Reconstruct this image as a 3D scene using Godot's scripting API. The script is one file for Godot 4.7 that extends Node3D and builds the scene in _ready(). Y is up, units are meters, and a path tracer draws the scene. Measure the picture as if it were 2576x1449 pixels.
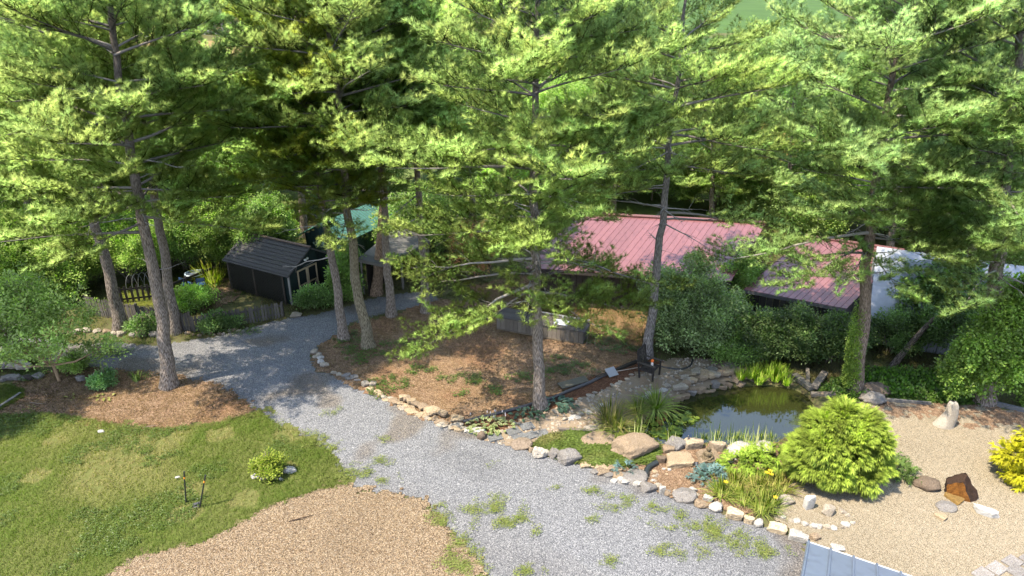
extends Node3D
# A gravel drive, a pond garden and a row of tall white pines, seen from a drone at 15 m.
const EYE := 15.0
const PITCH := 24.0
const FOCAL := 1728.0
const MID := Vector2(1288.0, 724.5)
var rng := RandomNumberGenerator.new()
var noise_a := FastNoiseLite.new()
var noise_b := FastNoiseLite.new()
var noise_c := FastNoiseLite.new()
var M := {}
var taken := {}
var pond: PackedVector2Array
var pond_box: Rect2
var sprays: Array = []
var leaf_sprays: Array = []
var rocks: Array = []

# ------------------------------------------------------------------ mesh collector
class MB:
	var v := PackedVector3Array()
	var n := PackedVector3Array()
	var uv := PackedVector2Array()
	var c := PackedColorArray()
	func vert(p: Vector3, q: Vector3, t: Vector2, col: Color) -> void:
		v.push_back(p)
		n.push_back(q)
		uv.push_back(t)
		c.push_back(col)
	func tri(a: Vector3, b: Vector3, d: Vector3, na: Vector3, nb: Vector3, nd: Vector3, ta: Vector2, tb: Vector2, td: Vector2, col: Color) -> void:
		if (b - a).cross(d - a).dot(na + nb + nd) > 0.0:
			vert(a, na, ta, col)
			vert(d, nd, td, col)
			vert(b, nb, tb, col)
		else:
			vert(a, na, ta, col)
			vert(b, nb, tb, col)
			vert(d, nd, td, col)
	func flat(a: Vector3, b: Vector3, d: Vector3, out: Vector3, col := Color.WHITE) -> void:
		var q := (b - a).cross(d - a).normalized()
		if q.dot(out) < 0.0:
			q = -q
		tri(a, b, d, q, q, q, Vector2(a.x, a.z), Vector2(b.x, b.z), Vector2(d.x, d.z), col)
	func quad(a: Vector3, b: Vector3, d: Vector3, e: Vector3, out: Vector3, col := Color.WHITE) -> void:
		var q := (b - a).cross(d - a).normalized()
		if q.dot(out) < 0.0:
			q = -q
		var w := (b - a).length()
		var h := (e - a).length()
		tri(a, b, d, q, q, q, Vector2(0, 0), Vector2(w, 0), Vector2(w, h), col)
		tri(a, d, e, q, q, q, Vector2(0, 0), Vector2(w, h), Vector2(0, h), col)
	# a box with chamfered top edges is not needed at this distance: plain faces, edges kept by size
	func box(t: Transform3D, s: Vector3, col := Color.WHITE) -> void:
		var h := s * 0.5
		for axis in 3:
			for sg in [-1.0, 1.0]:
				var nn := Vector3.ZERO
				nn[axis] = sg
				var a1 := (axis + 1) % 3
				var a2 := (axis + 2) % 3
				var p := []
				for k in [[-1, -1], [1, -1], [1, 1], [-1, 1]]:
					var q := Vector3.ZERO
					q[axis] = h[axis] * sg
					q[a1] = h[a1] * k[0]
					q[a2] = h[a2] * k[1]
					p.append(t * q)
				quad(p[0], p[1], p[2], p[3], t.basis * nn, col)
	func tube(pts: Array, rad: Array, sides: int, col := Color.WHITE, cap := false) -> void:
		var rings := []
		var norms := []
		var lens := [0.0]
		var x := Vector3.RIGHT
		for i in pts.size():
			var dir: Vector3 = (pts[mini(i + 1, pts.size() - 1)] - pts[maxi(i - 1, 0)]).normalized()
			if i == 0:
				x = dir.cross(Vector3.FORWARD)
				if x.length() < 0.2:
					x = dir.cross(Vector3.RIGHT)
			x = (x - dir * dir.dot(x)).normalized()
			var y := dir.cross(x)
			var r := PackedVector3Array()
			var q := PackedVector3Array()
			for k in sides + 1:
				var a := TAU * k / sides
				var o := x * cos(a) + y * sin(a)
				q.push_back(o)
				r.push_back(pts[i] + o * rad[i])
			rings.append(r)
			norms.append(q)
			if i > 0:
				lens.append(lens[i - 1] + (pts[i] - pts[i - 1]).length())
		for i in pts.size() - 1:
			for k in sides:
				var u0: float = TAU * rad[0] * k / sides
				var u1: float = TAU * rad[0] * (k + 1) / sides
				tri(rings[i][k], rings[i][k + 1], rings[i + 1][k + 1], norms[i][k], norms[i][k + 1], norms[i + 1][k + 1], Vector2(u0, lens[i]), Vector2(u1, lens[i]), Vector2(u1, lens[i + 1]), col)
				tri(rings[i][k], rings[i + 1][k + 1], rings[i + 1][k], norms[i][k], norms[i + 1][k + 1], norms[i + 1][k], Vector2(u0, lens[i]), Vector2(u1, lens[i + 1]), Vector2(u0, lens[i + 1]), col)
		if cap:
			for e in [0, pts.size() - 1]:
				var out: Vector3 = (pts[0] - pts[1]) if e == 0 else (pts[e] - pts[e - 1])
				for k in sides:
					flat(pts[e], rings[e][k], rings[e][k + 1], out, col)
	func lathe(t: Transform3D, prof: Array, sides: int, col := Color.WHITE) -> void:
		for i in prof.size() - 1:
			var p: Vector2 = prof[i]
			var q: Vector2 = prof[i + 1]
			var sl := Vector2(q.y - p.y, p.x - q.x).normalized()
			for k in sides:
				var a := TAU * k / sides
				var b := TAU * (k + 1) / sides
				var da := Vector3(cos(a), 0, sin(a))
				var db := Vector3(cos(b), 0, sin(b))
				var na := (t.basis * (da * sl.x + Vector3.UP * sl.y)).normalized()
				var nb := (t.basis * (db * sl.x + Vector3.UP * sl.y)).normalized()
				var p0 := t * (da * p.x + Vector3.UP * p.y)
				var p1 := t * (db * p.x + Vector3.UP * p.y)
				var q0 := t * (da * q.x + Vector3.UP * q.y)
				var q1 := t * (db * q.x + Vector3.UP * q.y)
				tri(p0, p1, q1, na, nb, nb, Vector2(0, 0), Vector2(1, 0), Vector2(1, 1), col)
				tri(p0, q1, q0, na, nb, na, Vector2(0, 0), Vector2(1, 1), Vector2(0, 1), col)
	func mesh(m: Material) -> ArrayMesh:
		var a := []
		a.resize(Mesh.ARRAY_MAX)
		a[Mesh.ARRAY_VERTEX] = v
		a[Mesh.ARRAY_NORMAL] = n
		a[Mesh.ARRAY_TEX_UV] = uv
		a[Mesh.ARRAY_COLOR] = c
		var am := ArrayMesh.new()
		am.add_surface_from_arrays(Mesh.PRIMITIVE_TRIANGLES, a)
		am.surface_set_material(0, m)
		return am

# ------------------------------------------------------------------ naming
func numbered(called: String) -> String:
	var k: int = taken.get(called, -1) + 1
	taken[called] = k
	return called if k == 0 else "%s_%03d" % [called, k]

func tag(o: Node, label: String, category: String, group := "", kind := "") -> Node:
	if label:
		o.set_meta("label", label)
	if category:
		o.set_meta("category", category)
	if group:
		o.set_meta("group", group)
	if kind:
		o.set_meta("kind", kind)
	return o

func thing(called: String, label: String, category: String, at := Vector3.ZERO, group := "") -> Node3D:
	var o := Node3D.new()
	o.name = numbered(called)
	add_child(o, true)
	o.position = at
	tag(o, label, category, group)
	return o

# one named mesh; under a thing the points given are in the thing's own axes
func part(called: String, mesh: Mesh, parent: Node, kind := "") -> MeshInstance3D:
	var o := MeshInstance3D.new()
	o.mesh = mesh
	o.name = called
	parent.add_child(o, true)
	if kind:
		o.set_meta("kind", kind)
	return o

func solo(called: String, mesh: Mesh, label: String, category: String, at := Vector3.ZERO, group := "", kind := "") -> MeshInstance3D:
	var o := MeshInstance3D.new()
	o.mesh = mesh
	o.name = numbered(called)
	add_child(o, true)
	o.position = at
	tag(o, label, category, group, kind)
	return o

func structure(called: String, mesh: Mesh, label := "") -> MeshInstance3D:
	return solo(called, mesh, label, "", Vector3.ZERO, "", "structure")

# rows of transforms and colours -> one MultiMesh
func many(called: String, mesh: Mesh, xf: Array, cols: Array, parent: Node) -> MultiMeshInstance3D:
	var mm := MultiMesh.new()
	mm.transform_format = MultiMesh.TRANSFORM_3D
	mm.use_colors = true
	mm.mesh = mesh
	mm.instance_count = xf.size()
	var b := PackedFloat32Array()
	b.resize(xf.size() * 16)
	for i in xf.size():
		var t: Transform3D = xf[i]
		var k := i * 16
		b[k] = t.basis.x.x
		b[k + 1] = t.basis.y.x
		b[k + 2] = t.basis.z.x
		b[k + 3] = t.origin.x
		b[k + 4] = t.basis.x.y
		b[k + 5] = t.basis.y.y
		b[k + 6] = t.basis.z.y
		b[k + 7] = t.origin.y
		b[k + 8] = t.basis.x.z
		b[k + 9] = t.basis.y.z
		b[k + 10] = t.basis.z.z
		b[k + 11] = t.origin.z
		var q: Color = cols[i]
		b[k + 12] = q.r
		b[k + 13] = q.g
		b[k + 14] = q.b
		b[k + 15] = 1.0
	mm.buffer = b
	var o := MultiMeshInstance3D.new()
	o.multimesh = mm
	o.name = called if parent != self else numbered(called)
	parent.add_child(o, true)
	o.set_meta("kind", "stuff")
	return o

# ------------------------------------------------------------------ survey of the place
func lie(x: float, z: float) -> float:   # height of the ground
	var y := 0.0
	if x > -22.0 and x < 22.0 and z > -50.0 and z < -12.0:
		var e := minf(minf(22.0 - absf(x), -12.0 - z), 50.0 + z)
		y = noise_c.get_noise_2d(x, z) * 0.07 * clampf(e * 0.4, 0.0, 1.0)
	if pond_box.has_point(Vector2(x, z)):
		var d := pond_depth(Vector2(x, z))
		if d > 0.0:
			y -= 0.9 * smoothstep(0.0, 0.45, d)
	return y

func pond_depth(p: Vector2) -> float:   # distance inside the bank, negative outside
	var d := 99.0
	for i in pond.size():
		d = minf(d, Geometry2D.get_closest_point_to_segment(p, pond[i], pond[(i + 1) % pond.size()]).distance_to(p))
	return d if Geometry2D.is_point_in_polygon(p, pond) else -d

func ray(px: float, py: float) -> Vector3:
	var u := (px - MID.x) / FOCAL
	var v := (py - MID.y) / FOCAL
	var s := sin(deg_to_rad(PITCH))
	var k := cos(deg_to_rad(PITCH))
	return Vector3(u, -s - v * k, -k + v * s)

func gp(px: float, py: float, h := 0.0) -> Vector3:   # where a sight line of the survey meets the level h
	var r := ray(px, py)
	var p := Vector3(0, EYE, 0) + r * ((h - EYE) / r.y)
	return p

func gg(px: float, py: float) -> Vector3:   # the same on the uneven ground
	var p := gp(px, py)
	return Vector3(p.x, lie(p.x, p.z), p.z)

func op(px: float, py: float, z: float) -> Vector3:   # where it meets the upright plane at z
	var r := ray(px, py)
	return Vector3(0, EYE, 0) + r * (z / r.z)

func far_of(p: Vector3) -> float:   # distance along the view, for sizes
	return (EYE - p.y) * sin(deg_to_rad(PITCH)) - p.z * cos(deg_to_rad(PITCH))

func poly(px: Array) -> PackedVector2Array:
	var o := PackedVector2Array()
	for q in px:
		var p := gp(q[0], q[1])
		o.push_back(Vector2(p.x, p.z))
	return o

func rf(a: float, b: float) -> float:
	return rng.randf_range(a, b)

# ------------------------------------------------------------------ textures
func noise_tex(type: int, freq: float, cols: Array, size := 512, oct := 4, sd := 1, offs: Array = []) -> NoiseTexture2D:
	var t := NoiseTexture2D.new()
	var f := FastNoiseLite.new()
	f.noise_type = type
	f.frequency = freq
	f.seed = sd
	f.fractal_octaves = oct
	if oct <= 1:
		f.fractal_type = FastNoiseLite.FRACTAL_NONE
	if type == FastNoiseLite.TYPE_CELLULAR:
		f.cellular_return_type = FastNoiseLite.RETURN_CELL_VALUE
		f.cellular_jitter = 1.0
	t.noise = f
	t.width = size
	t.height = size
	t.seamless = true
	t.generate_mipmaps = false
	if cols.size():
		var g := Gradient.new()
		var ps := PackedFloat32Array()
		var cs := PackedColorArray()
		for i in cols.size():
			ps.push_back(offs[i] if offs.size() else float(i) / (cols.size() - 1))
			cs.push_back(cols[i])
		g.offsets = ps
		g.colors = cs
		t.color_ramp = g
	return t

# chips, straws or pebbles strewn one over another: colour and relief
func litter(size: int, count: int, hl: Vector2, hw: Vector2, cols: Array, sd: int) -> Array:
	var r := RandomNumberGenerator.new()
	r.seed = sd
	var a := PackedByteArray()
	a.resize(size * size * 3)
	var b := PackedByteArray()
	b.resize(size * size)
	var c0: Color = cols[0]
	for i in size * size:
		a[i * 3] = int(c0.r * 150.0)
		a[i * 3 + 1] = int(c0.g * 150.0)
		a[i * 3 + 2] = int(c0.b * 150.0)
	for i in count:
		var cx := r.randf() * size
		var cy := r.randf() * size
		var an := r.randf() * PI
		var l := r.randf_range(hl.x, hl.y)
		var w := r.randf_range(hw.x, hw.y)
		var col: Color = cols[r.randi() % cols.size()]
		col = col * r.randf_range(0.82, 1.12)
		var r8 := clampi(int(col.r * 255.0), 0, 255)
		var g8 := clampi(int(col.g * 255.0), 0, 255)
		var b8 := clampi(int(col.b * 255.0), 0, 255)
		var hgt := clampi(int(40.0 + 200.0 * i / count + r.randf_range(-50, 20)), 10, 250)
		var dx := cos(an)
		var dy := sin(an)
		var s := -l
		while s <= l:
			var q := -w
			while q <= w:
				var x := posmod(int(cx + dx * s - dy * q), size)
				var y := posmod(int(cy + dy * s + dx * q), size)
				var k := y * size + x
				a[k * 3] = r8
				a[k * 3 + 1] = g8
				a[k * 3 + 2] = b8
				b[k] = hgt
				q += 0.85
			s += 0.85
	var out := []
	out.append(ImageTexture.create_from_image(Image.create_from_data(size, size, false, Image.FORMAT_RGB8, a)))
	out.append(ImageTexture.create_from_image(Image.create_from_data(size, size, false, Image.FORMAT_L8, b)))
	return out

func mat(rough := 0.9, spec := 0.3) -> StandardMaterial3D:
	var m := StandardMaterial3D.new()
	m.roughness = rough
	m.metallic_specular = spec
	m.vertex_color_use_as_albedo = true
	return m

func ground_mat(tex: Array, per_metre: float, relief: float) -> StandardMaterial3D:
	var m := mat(0.95, 0.2)
	m.albedo_texture = tex[0]
	m.uv1_scale = Vector3(per_metre, per_metre, per_metre)
	if tex.size() > 1 and relief > 0.0:
		m.heightmap_enabled = true
		m.heightmap_texture = tex[1]
		m.heightmap_scale = relief
	return m

func tri_mat(tex: Texture2D, per_metre: Vector3, relief_tex: Texture2D, relief: float, rough := 0.9) -> StandardMaterial3D:
	var m := mat(rough, 0.3)
	m.albedo_texture = tex
	m.uv1_triplanar = true
	m.uv1_world_triplanar = true
	m.uv1_scale = per_metre
	if relief_tex:
		m.heightmap_enabled = true
		m.heightmap_texture = relief_tex
		m.heightmap_scale = relief
	return m

func leaf_mat(back: Color, rough := 0.6, spec := 0.3) -> StandardMaterial3D:
	var m := mat(rough, spec)
	m.backlight_enabled = true
	m.backlight = back
	m.cull_mode = BaseMaterial3D.CULL_DISABLED
	return m

func li(r: float, g: float, b: float) -> Color:   # a linear base colour for an sRGB slot
	return Color(r * 0.44, g * 0.44, b * 0.44).linear_to_srgb()

func materials() -> void:
	var gravel := noise_tex(FastNoiseLite.TYPE_CELLULAR, 0.085, [li(0.10, 0.103, 0.11), li(0.19, 0.192, 0.20), li(0.25, 0.25, 0.258), li(0.31, 0.308, 0.314), li(0.50, 0.49, 0.485)], 1024, 1, 5)
	var gh := noise_tex(FastNoiseLite.TYPE_CELLULAR, 0.085, [], 1024, 1, 5)
	M.gravel = ground_mat([gravel, gh], 0.52, 0.7)
	var chips := litter(1024, 16000, Vector2(4, 13), Vector2(1.6, 4.0), [li(0.31, 0.215, 0.125), li(0.46, 0.335, 0.20), li(0.56, 0.43, 0.28), li(0.34, 0.23, 0.13), li(0.18, 0.115, 0.065), li(0.52, 0.42, 0.30)], 11)
	M.chips = ground_mat(chips, 0.44, 1.3)
	var straw := litter(1024, 26000, Vector2(9, 22), Vector2(0.5, 1.1), [li(0.30, 0.18, 0.105), li(0.54, 0.355, 0.22), li(0.42, 0.26, 0.155), li(0.70, 0.51, 0.345), li(0.19, 0.11, 0.065)], 12)
	M.straw = ground_mat(straw, 0.4, 1.0)
	var fine := litter(1024, 24000, Vector2(2.5, 8), Vector2(1.2, 2.6), [li(0.52, 0.42, 0.275), li(0.64, 0.54, 0.385), li(0.58, 0.465, 0.315), li(0.70, 0.62, 0.47), li(0.38, 0.285, 0.175)], 13)
	M.garden = ground_mat(fine, 0.58, 0.6)
	M.soil = ground_mat([noise_tex(FastNoiseLite.TYPE_SIMPLEX, 0.03, [li(0.09, 0.07, 0.045), li(0.18, 0.155, 0.075), li(0.15, 0.165, 0.06), li(0.23, 0.18, 0.11)], 512, 5, 21)], 0.3, 0.0)
	M.sand = ground_mat([noise_tex(FastNoiseLite.TYPE_SIMPLEX, 0.12, [li(0.20, 0.14, 0.09), li(0.36, 0.27, 0.18), li(0.45, 0.35, 0.25), li(0.55, 0.46, 0.35)], 512, 5, 22), noise_tex(FastNoiseLite.TYPE_SIMPLEX, 0.2, [], 512, 4, 22)], 0.5, 1.5)
	M.turf = ground_mat([noise_tex(FastNoiseLite.TYPE_SIMPLEX, 0.09, [li(0.08, 0.10, 0.03), li(0.17, 0.20, 0.05), li(0.25, 0.24, 0.09), li(0.13, 0.18, 0.035)], 512, 5, 23), noise_tex(FastNoiseLite.TYPE_SIMPLEX, 0.15, [], 512, 4, 23)], 0.6, 1.5)
	M.field = ground_mat([noise_tex(FastNoiseLite.TYPE_SIMPLEX, 0.06, [li(0.7, 0.7, 0.7), li(1, 1, 1)], 512, 5, 24)], 0.12, 0.0)
	var barkh := noise_tex(FastNoiseLite.TYPE_SIMPLEX, 0.035, [], 512, 5, 31)
	var bark := mat(0.95, 0.15)
	bark.albedo_texture = noise_tex(FastNoiseLite.TYPE_SIMPLEX, 0.035, [li(0.05, 0.04, 0.032), li(0.20, 0.17, 0.145), li(0.55, 0.48, 0.43), li(0.75, 0.68, 0.61), li(1.1, 1.02, 0.95)], 512, 5, 31)
	bark.heightmap_enabled = true
	bark.heightmap_texture = barkh
	bark.heightmap_scale = 7.0
	bark.uv1_scale = Vector3(1.0, 0.22, 1)
	M.bark = bark
	var grey := Color(0.74, 0.74, 0.74).linear_to_srgb()
	M.twig = mat(0.9, 0.2)
	M.twig.albedo_color = grey
	M.needle = leaf_mat(Color(1.35, 1.45, 1.05), 0.7, 0.15)
	M.leaf = leaf_mat(Color(0.8, 1.0, 0.35), 0.45, 0.4)
	M.blade = leaf_mat(Color(0.85, 1.0, 0.4), 0.55, 0.3)
	M.thread = leaf_mat(Color(0.9, 1.0, 0.3), 0.6, 0.3)
	var rt := noise_tex(FastNoiseLite.TYPE_SIMPLEX, 0.02, [li(0.22, 0.20, 0.18), li(0.62, 0.58, 0.53), li(1.05, 1.0, 0.94), li(0.55, 0.47, 0.38), li(1.25, 1.22, 1.17)], 512, 7, 41)
	var rh := noise_tex(FastNoiseLite.TYPE_SIMPLEX, 0.03, [], 512, 6, 42)
	M.rock = tri_mat(rt, Vector3(1.3, 2.2, 1.3), rh, 6.0)
	M.strata = tri_mat(noise_tex(FastNoiseLite.TYPE_SIMPLEX, 0.02, [li(0.28, 0.26, 0.24), li(0.85, 0.82, 0.78), li(1, 0.98, 0.95), li(0.5, 0.46, 0.42)], 512, 5, 43), Vector3(0.5, 3.2, 0.5), rh, 4.0)
	var wt := noise_tex(FastNoiseLite.TYPE_SIMPLEX, 0.03, [li(0.45, 0.43, 0.41), li(0.9, 0.88, 0.86), li(0.6, 0.57, 0.54), li(1, 0.98, 0.96)], 512, 5, 51)
	M.wood = tri_mat(wt, Vector3(2.2, 0.35, 2.2), rh, 1.0)
	M.wood_flat = tri_mat(wt, Vector3(0.35, 2.0, 2.2), rh, 1.0)
	M.paint = tri_mat(noise_tex(FastNoiseLite.TYPE_SIMPLEX, 0.02, [li(0.75, 0.75, 0.75), li(1, 1, 1)], 256, 4, 52), Vector3(0.6, 0.25, 0.6), null, 0.0, 0.7)
	var metal := tri_mat(noise_tex(FastNoiseLite.TYPE_SIMPLEX, 0.012, [li(0.72, 0.70, 0.70), li(1, 1, 1), li(0.9, 0.88, 0.88)], 512, 4, 53), Vector3(0.3, 0.3, 0.3), null, 0.0, 0.42)
	metal.metallic_specular = 0.5
	M.metal = metal
	var shin := tri_mat(noise_tex(FastNoiseLite.TYPE_SIMPLEX, 0.03, [li(0.5, 0.5, 0.5), li(1, 1, 1), li(0.75, 0.72, 0.7)], 512, 6, 54), Vector3(1.2, 1.2, 1.2), rh, 1.5)
	M.shingle = shin
	M.plastic = mat(0.45, 0.5)
	M.plastic.albedo_color = grey
	var steel := mat(0.5, 0.5)
	steel.metallic = 0.6
	M.steel = steel
	var w := StandardMaterial3D.new()
	w.albedo_color = Color(0.016, 0.018, 0.005).linear_to_srgb()
	w.roughness = 0.04
	w.metallic_specular = 0.62
	w.normal_enabled = true
	var ripple := noise_tex(FastNoiseLite.TYPE_SIMPLEX, 0.012, [], 256, 3, 61)
	ripple.as_normal_map = true
	ripple.bump_strength = 2.0
	w.normal_texture = ripple
	w.normal_scale = 0.06
	w.uv1_scale = Vector3(0.5, 0.5, 0.5)
	M.water = w

# ------------------------------------------------------------------ foliage pieces
func needle_tuft(m: MB, at: Vector3, dir: Vector3, len: float, count: int, width: float, col: Color) -> void:
	var x := dir.cross(Vector3.UP)
	if x.length() < 0.1:
		x = Vector3.RIGHT
	x = x.normalized()
	var y := x.cross(dir).normalized()
	for i in count:
		var a := rng.randf() * TAU
		var o := rf(0.35, 1.25)
		var d := (dir * cos(o) + (x * cos(a) + y * sin(a)) * sin(o)).normalized()
		var tip := at + d * len * rf(0.75, 1.1) + Vector3.DOWN * len * 0.06
		var base := at + dir * rf(-0.05, 0.03)
		var side := d.cross(Vector3(rf(-1, 1), rf(-1, 1), rf(-1, 1))).normalized() * width * 0.5
		var nn := (d * 0.55 + Vector3.UP * 0.75).normalized()
		var q := col * rf(0.85, 1.15)
		m.tri(base - side, base + side, tip, nn, nn, nn, Vector2.ZERO, Vector2.ZERO, Vector2.ZERO, q)

# a flat plume of pine: a twig along +x with side twigs, a tuft of needles at every tip
func make_spray(len: float, wid: float, thin: float) -> ArrayMesh:
	var m := MB.new()
	var tw := Color(0.10, 0.075, 0.05)
	m.tube([Vector3.ZERO, Vector3(len * 0.5, 0.02, 0), Vector3(len, 0.09, 0)], [0.008, 0.006, 0.003], 3, tw)
	var x := 0.12 * len
	var side := 1.0
	while x < len:
		var k := x / len
		var l := wid * (1.0 - 0.7 * k) * rf(0.6, 1.1)
		var an := rf(0.55, 0.95) * side
		var d := Vector3(cos(an), rf(0.0, 0.3), sin(an)).normalized()
		var from := Vector3(x, 0.09 * k, 0)
		var to := from + d * l
		m.tube([from, to], [0.005, 0.002], 3, tw)
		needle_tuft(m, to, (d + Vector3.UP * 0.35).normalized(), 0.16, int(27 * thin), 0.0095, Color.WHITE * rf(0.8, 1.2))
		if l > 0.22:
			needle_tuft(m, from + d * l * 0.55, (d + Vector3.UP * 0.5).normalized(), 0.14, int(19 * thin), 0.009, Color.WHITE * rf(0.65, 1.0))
		side = -side
		x += rf(0.07, 0.11)
	needle_tuft(m, Vector3(len, 0.09, 0), Vector3(1, 0.35, 0).normalized(), 0.17, int(34 * thin), 0.0095, Color.WHITE * 1.1)
	return m.mesh(M.needle)

# a tuft of broad leaves about r across; leaf length ll
func make_leaves(r: float, ll: float, count: int, slim: float, hang := 0.0) -> ArrayMesh:
	var m := MB.new()
	for i in count:
		var d := Vector3(rf(-1, 1), rf(-0.6, 1), rf(-1, 1)).normalized()
		var at := d * r * rf(0.25, 1.0)
		var dir := (d + Vector3(rf(-0.7, 0.7), rf(-0.5, 0.3) - hang, rf(-0.7, 0.7))).normalized()
		var up := (Vector3.UP + d * 0.6 + Vector3(rf(-0.5, 0.5), 0, rf(-0.5, 0.5))).normalized()
		var sd := dir.cross(up).normalized()
		up = sd.cross(dir).normalized()
		var l := ll * rf(0.7, 1.2)
		var w := l * slim
		var a := at
		var b := at + dir * l * 0.45 + sd * w * 0.5 + up * l * 0.06
		var c := at + dir * l
		var e := at + dir * l * 0.45 - sd * w * 0.5 + up * l * 0.06
		var q := Color.WHITE * rf(0.75, 1.2)
		var n1 := (up - sd * 0.35).normalized()
		var n2 := (up + sd * 0.35).normalized()
		m.tri(a, b, c, n1, n1, n1, Vector2.ZERO, Vector2.ZERO, Vector2.ZERO, q)
		m.tri(a, c, e, n2, n2, n2, Vector2.ZERO, Vector2.ZERO, Vector2.ZERO, q)
	return m.mesh(M.leaf)

# feathery golden sprays of a thread cypress, along +x and drooping
func make_thread(len: float, droop: float, count: int, fine: float) -> ArrayMesh:
	var m := MB.new()
	for i in count:
		var k := rf(0.05, 1.0)
		var at := Vector3(len * k, -droop * k * k, 0)
		var an := rf(-1.0, 1.0)
		var d := Vector3(cos(an), rf(-0.55, 0.3), sin(an)).normalized()
		var l := rf(0.10, 0.22) * lerpf(0.35, 1.0, fine)
		var sd := d.cross(Vector3.UP).normalized() * rf(0.012, 0.02) * fine
		var mid := at + d * l * 0.5 + Vector3.UP * 0.012
		var tip := at + d * l + Vector3.DOWN * l * 0.3
		var nn := (Vector3.UP + d * 0.6 + Vector3(rf(-0.4, 0.4), 0, rf(-0.4, 0.4))).normalized()
		var q := Color.WHITE * rf(0.7, 1.25)
		m.tri(at - sd * 0.4, at + sd * 0.4, mid + sd, nn, nn, nn, Vector2.ZERO, Vector2.ZERO, Vector2.ZERO, q)
		m.tri(at - sd * 0.4, mid + sd, mid - sd, nn, nn, nn, Vector2.ZERO, Vector2.ZERO, Vector2.ZERO, q)
		m.tri(mid - sd, mid + sd, tip, nn, nn, nn, Vector2.ZERO, Vector2.ZERO, Vector2.ZERO, q)
	return m.mesh(M.thread)

func foliage_pieces() -> void:
	sprays = [make_spray(0.95, 0.42, 1.0), make_spray(0.75, 0.36, 1.0), make_spray(1.1, 0.34, 1.0), make_spray(0.8, 0.30, 0.7)]
	leaf_sprays = [make_leaves(0.30, 0.13, 34, 0.55), make_leaves(0.26, 0.085, 46, 0.5), make_leaves(0.34, 0.20, 22, 0.6, 0.3), make_leaves(0.22, 0.11, 22, 0.8)]

func basis_to(dir: Vector3, roll: float, size: float) -> Basis:   # x along dir, y as upright as it goes
	var x := dir.normalized()
	var z := x.cross(Vector3.UP)
	if z.length() < 0.05:
		z = Vector3.BACK
	z = z.normalized()
	var y := z.cross(x).normalized()
	var b := Basis(x, y, z)
	b = b * Basis(Vector3.RIGHT, roll)
	return b.scaled(Vector3(size, size, size))

# ------------------------------------------------------------------ pines
func along(axis: Array, y: float) -> Vector3:
	for i in axis.size() - 1:
		var a: Vector3 = axis[i]
		var b: Vector3 = axis[i + 1]
		if y <= b.y or i == axis.size() - 2:
			return a.lerp(b, (y - a.y) / (b.y - a.y))
	return axis[0]

# px: trunk sightings from the foot upwards; o: options
func pine(label: String, px: Array, r0: float, o: Dictionary, called := "pine_tree") -> Node3D:
	rng.seed = o.get("seed", 1) * 7919 + 13
	var foot := gg(px[0][0], px[0][1])
	var top_y: float = o.get("tall", 22.0)
	var t := thing(called, label, "pine tree", foot, "tall white pines round the drive and pond")
	var axis := [Vector3(0, -0.15, 0)]
	for i in range(1, px.size()):
		axis.append(op(px[i][0], px[i][1], foot.z + o.get("zlean", 0.0) * i) - foot)
	var last: Vector3 = axis[axis.size() - 1]
	var prev: Vector3 = axis[axis.size() - 2]
	if top_y > last.y + 1.0:
		var d := (last - prev) / maxf(last.y - prev.y, 0.5) * 0.5
		axis.append(Vector3(last.x + d.x * (top_y - last.y) * 0.5, top_y, last.z))
	top_y = axis[axis.size() - 1].y
	var pts := []
	var rad := []
	var y := -0.15
	while y < top_y:
		var p := along(axis, y)
		var k := y / top_y
		pts.append(p + Vector3(noise_a.get_noise_2d(y * 9.0, foot.x * 7.0), 0, noise_a.get_noise_2d(y * 9.0, 99.0 + foot.x)) * 0.12 * clampf(y, 0.0, 1.0))
		rad.append(0.9 * (r0 * (1.0 - 0.9 * k) + r0 * 0.55 * exp(-maxf(y, 0.0) * 2.6)) * (1.0 + 0.05 * noise_a.get_noise_1d(y * 40.0)))
		y += 0.22 if y < 1.0 else 0.55
	pts.append(Vector3(along(axis, top_y)))
	rad.append(0.015)
	var mb := MB.new()
	mb.tube(pts, rad, 12, (o.get("bark", Color(1, 1, 1)) as Color) * Color(1.02, 0.93, 0.85))
	part("trunk", mb.mesh(M.bark), t)
	var xf := [[], [], [], []]
	var col := [[], [], [], []]
	var tint: Color = o.get("tint", Color(0.098, 0.120, 0.026)) * 3.4
	var dens: float = o.get("dens", 0.88)
	var h0: float = o.get("from", 7.0)
	var R: float = o.get("wide", 4.2) * 1.08
	var list := []
	var h := h0
	while h < top_y - 0.4:
		var k := (h - h0) / (top_y - h0)
		var f := minf(1.0, 0.62 + k * 2.2) * pow(1.0 - k, 0.62)
		var n := rng.randi_range(4, 6)
		var a0 := rng.randf() * TAU
		for i in n:
			if rng.randf() > o.get("full", 0.9):
				continue
			var L := maxf(R * f * rf(0.62, 1.15), 0.5)
			list.append([h + rf(-0.2, 0.2), a0 + TAU * i / n + rf(-0.35, 0.35), L, lerpf(0.08, 0.70, k) + rf(-0.15, 0.15), rf(0.05, 0.16), 1.0, 0.25])
		h += rf(0.62, 0.95) * o.get("gap", 1.0)
	for q in o.get("low", []):
		list.append(q)
	for q in list:
		limb(t, along(axis, q[0]), q[1], q[2], q[3], q[4], dens * q[5], q[6], tint, xf, col, r0)
	# bare stubs and dead twigs below the crown
	for i in o.get("dead", 8):
		var hy := rf(h0 * 0.55, h0 + 3.0)
		dead_limb(t, along(axis, hy), rng.randf() * TAU, rf(0.6, 2.4))
	for i in 4:
		if xf[i].size():
			many("needles", sprays[i], xf[i], col[i], t)
	return t

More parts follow.
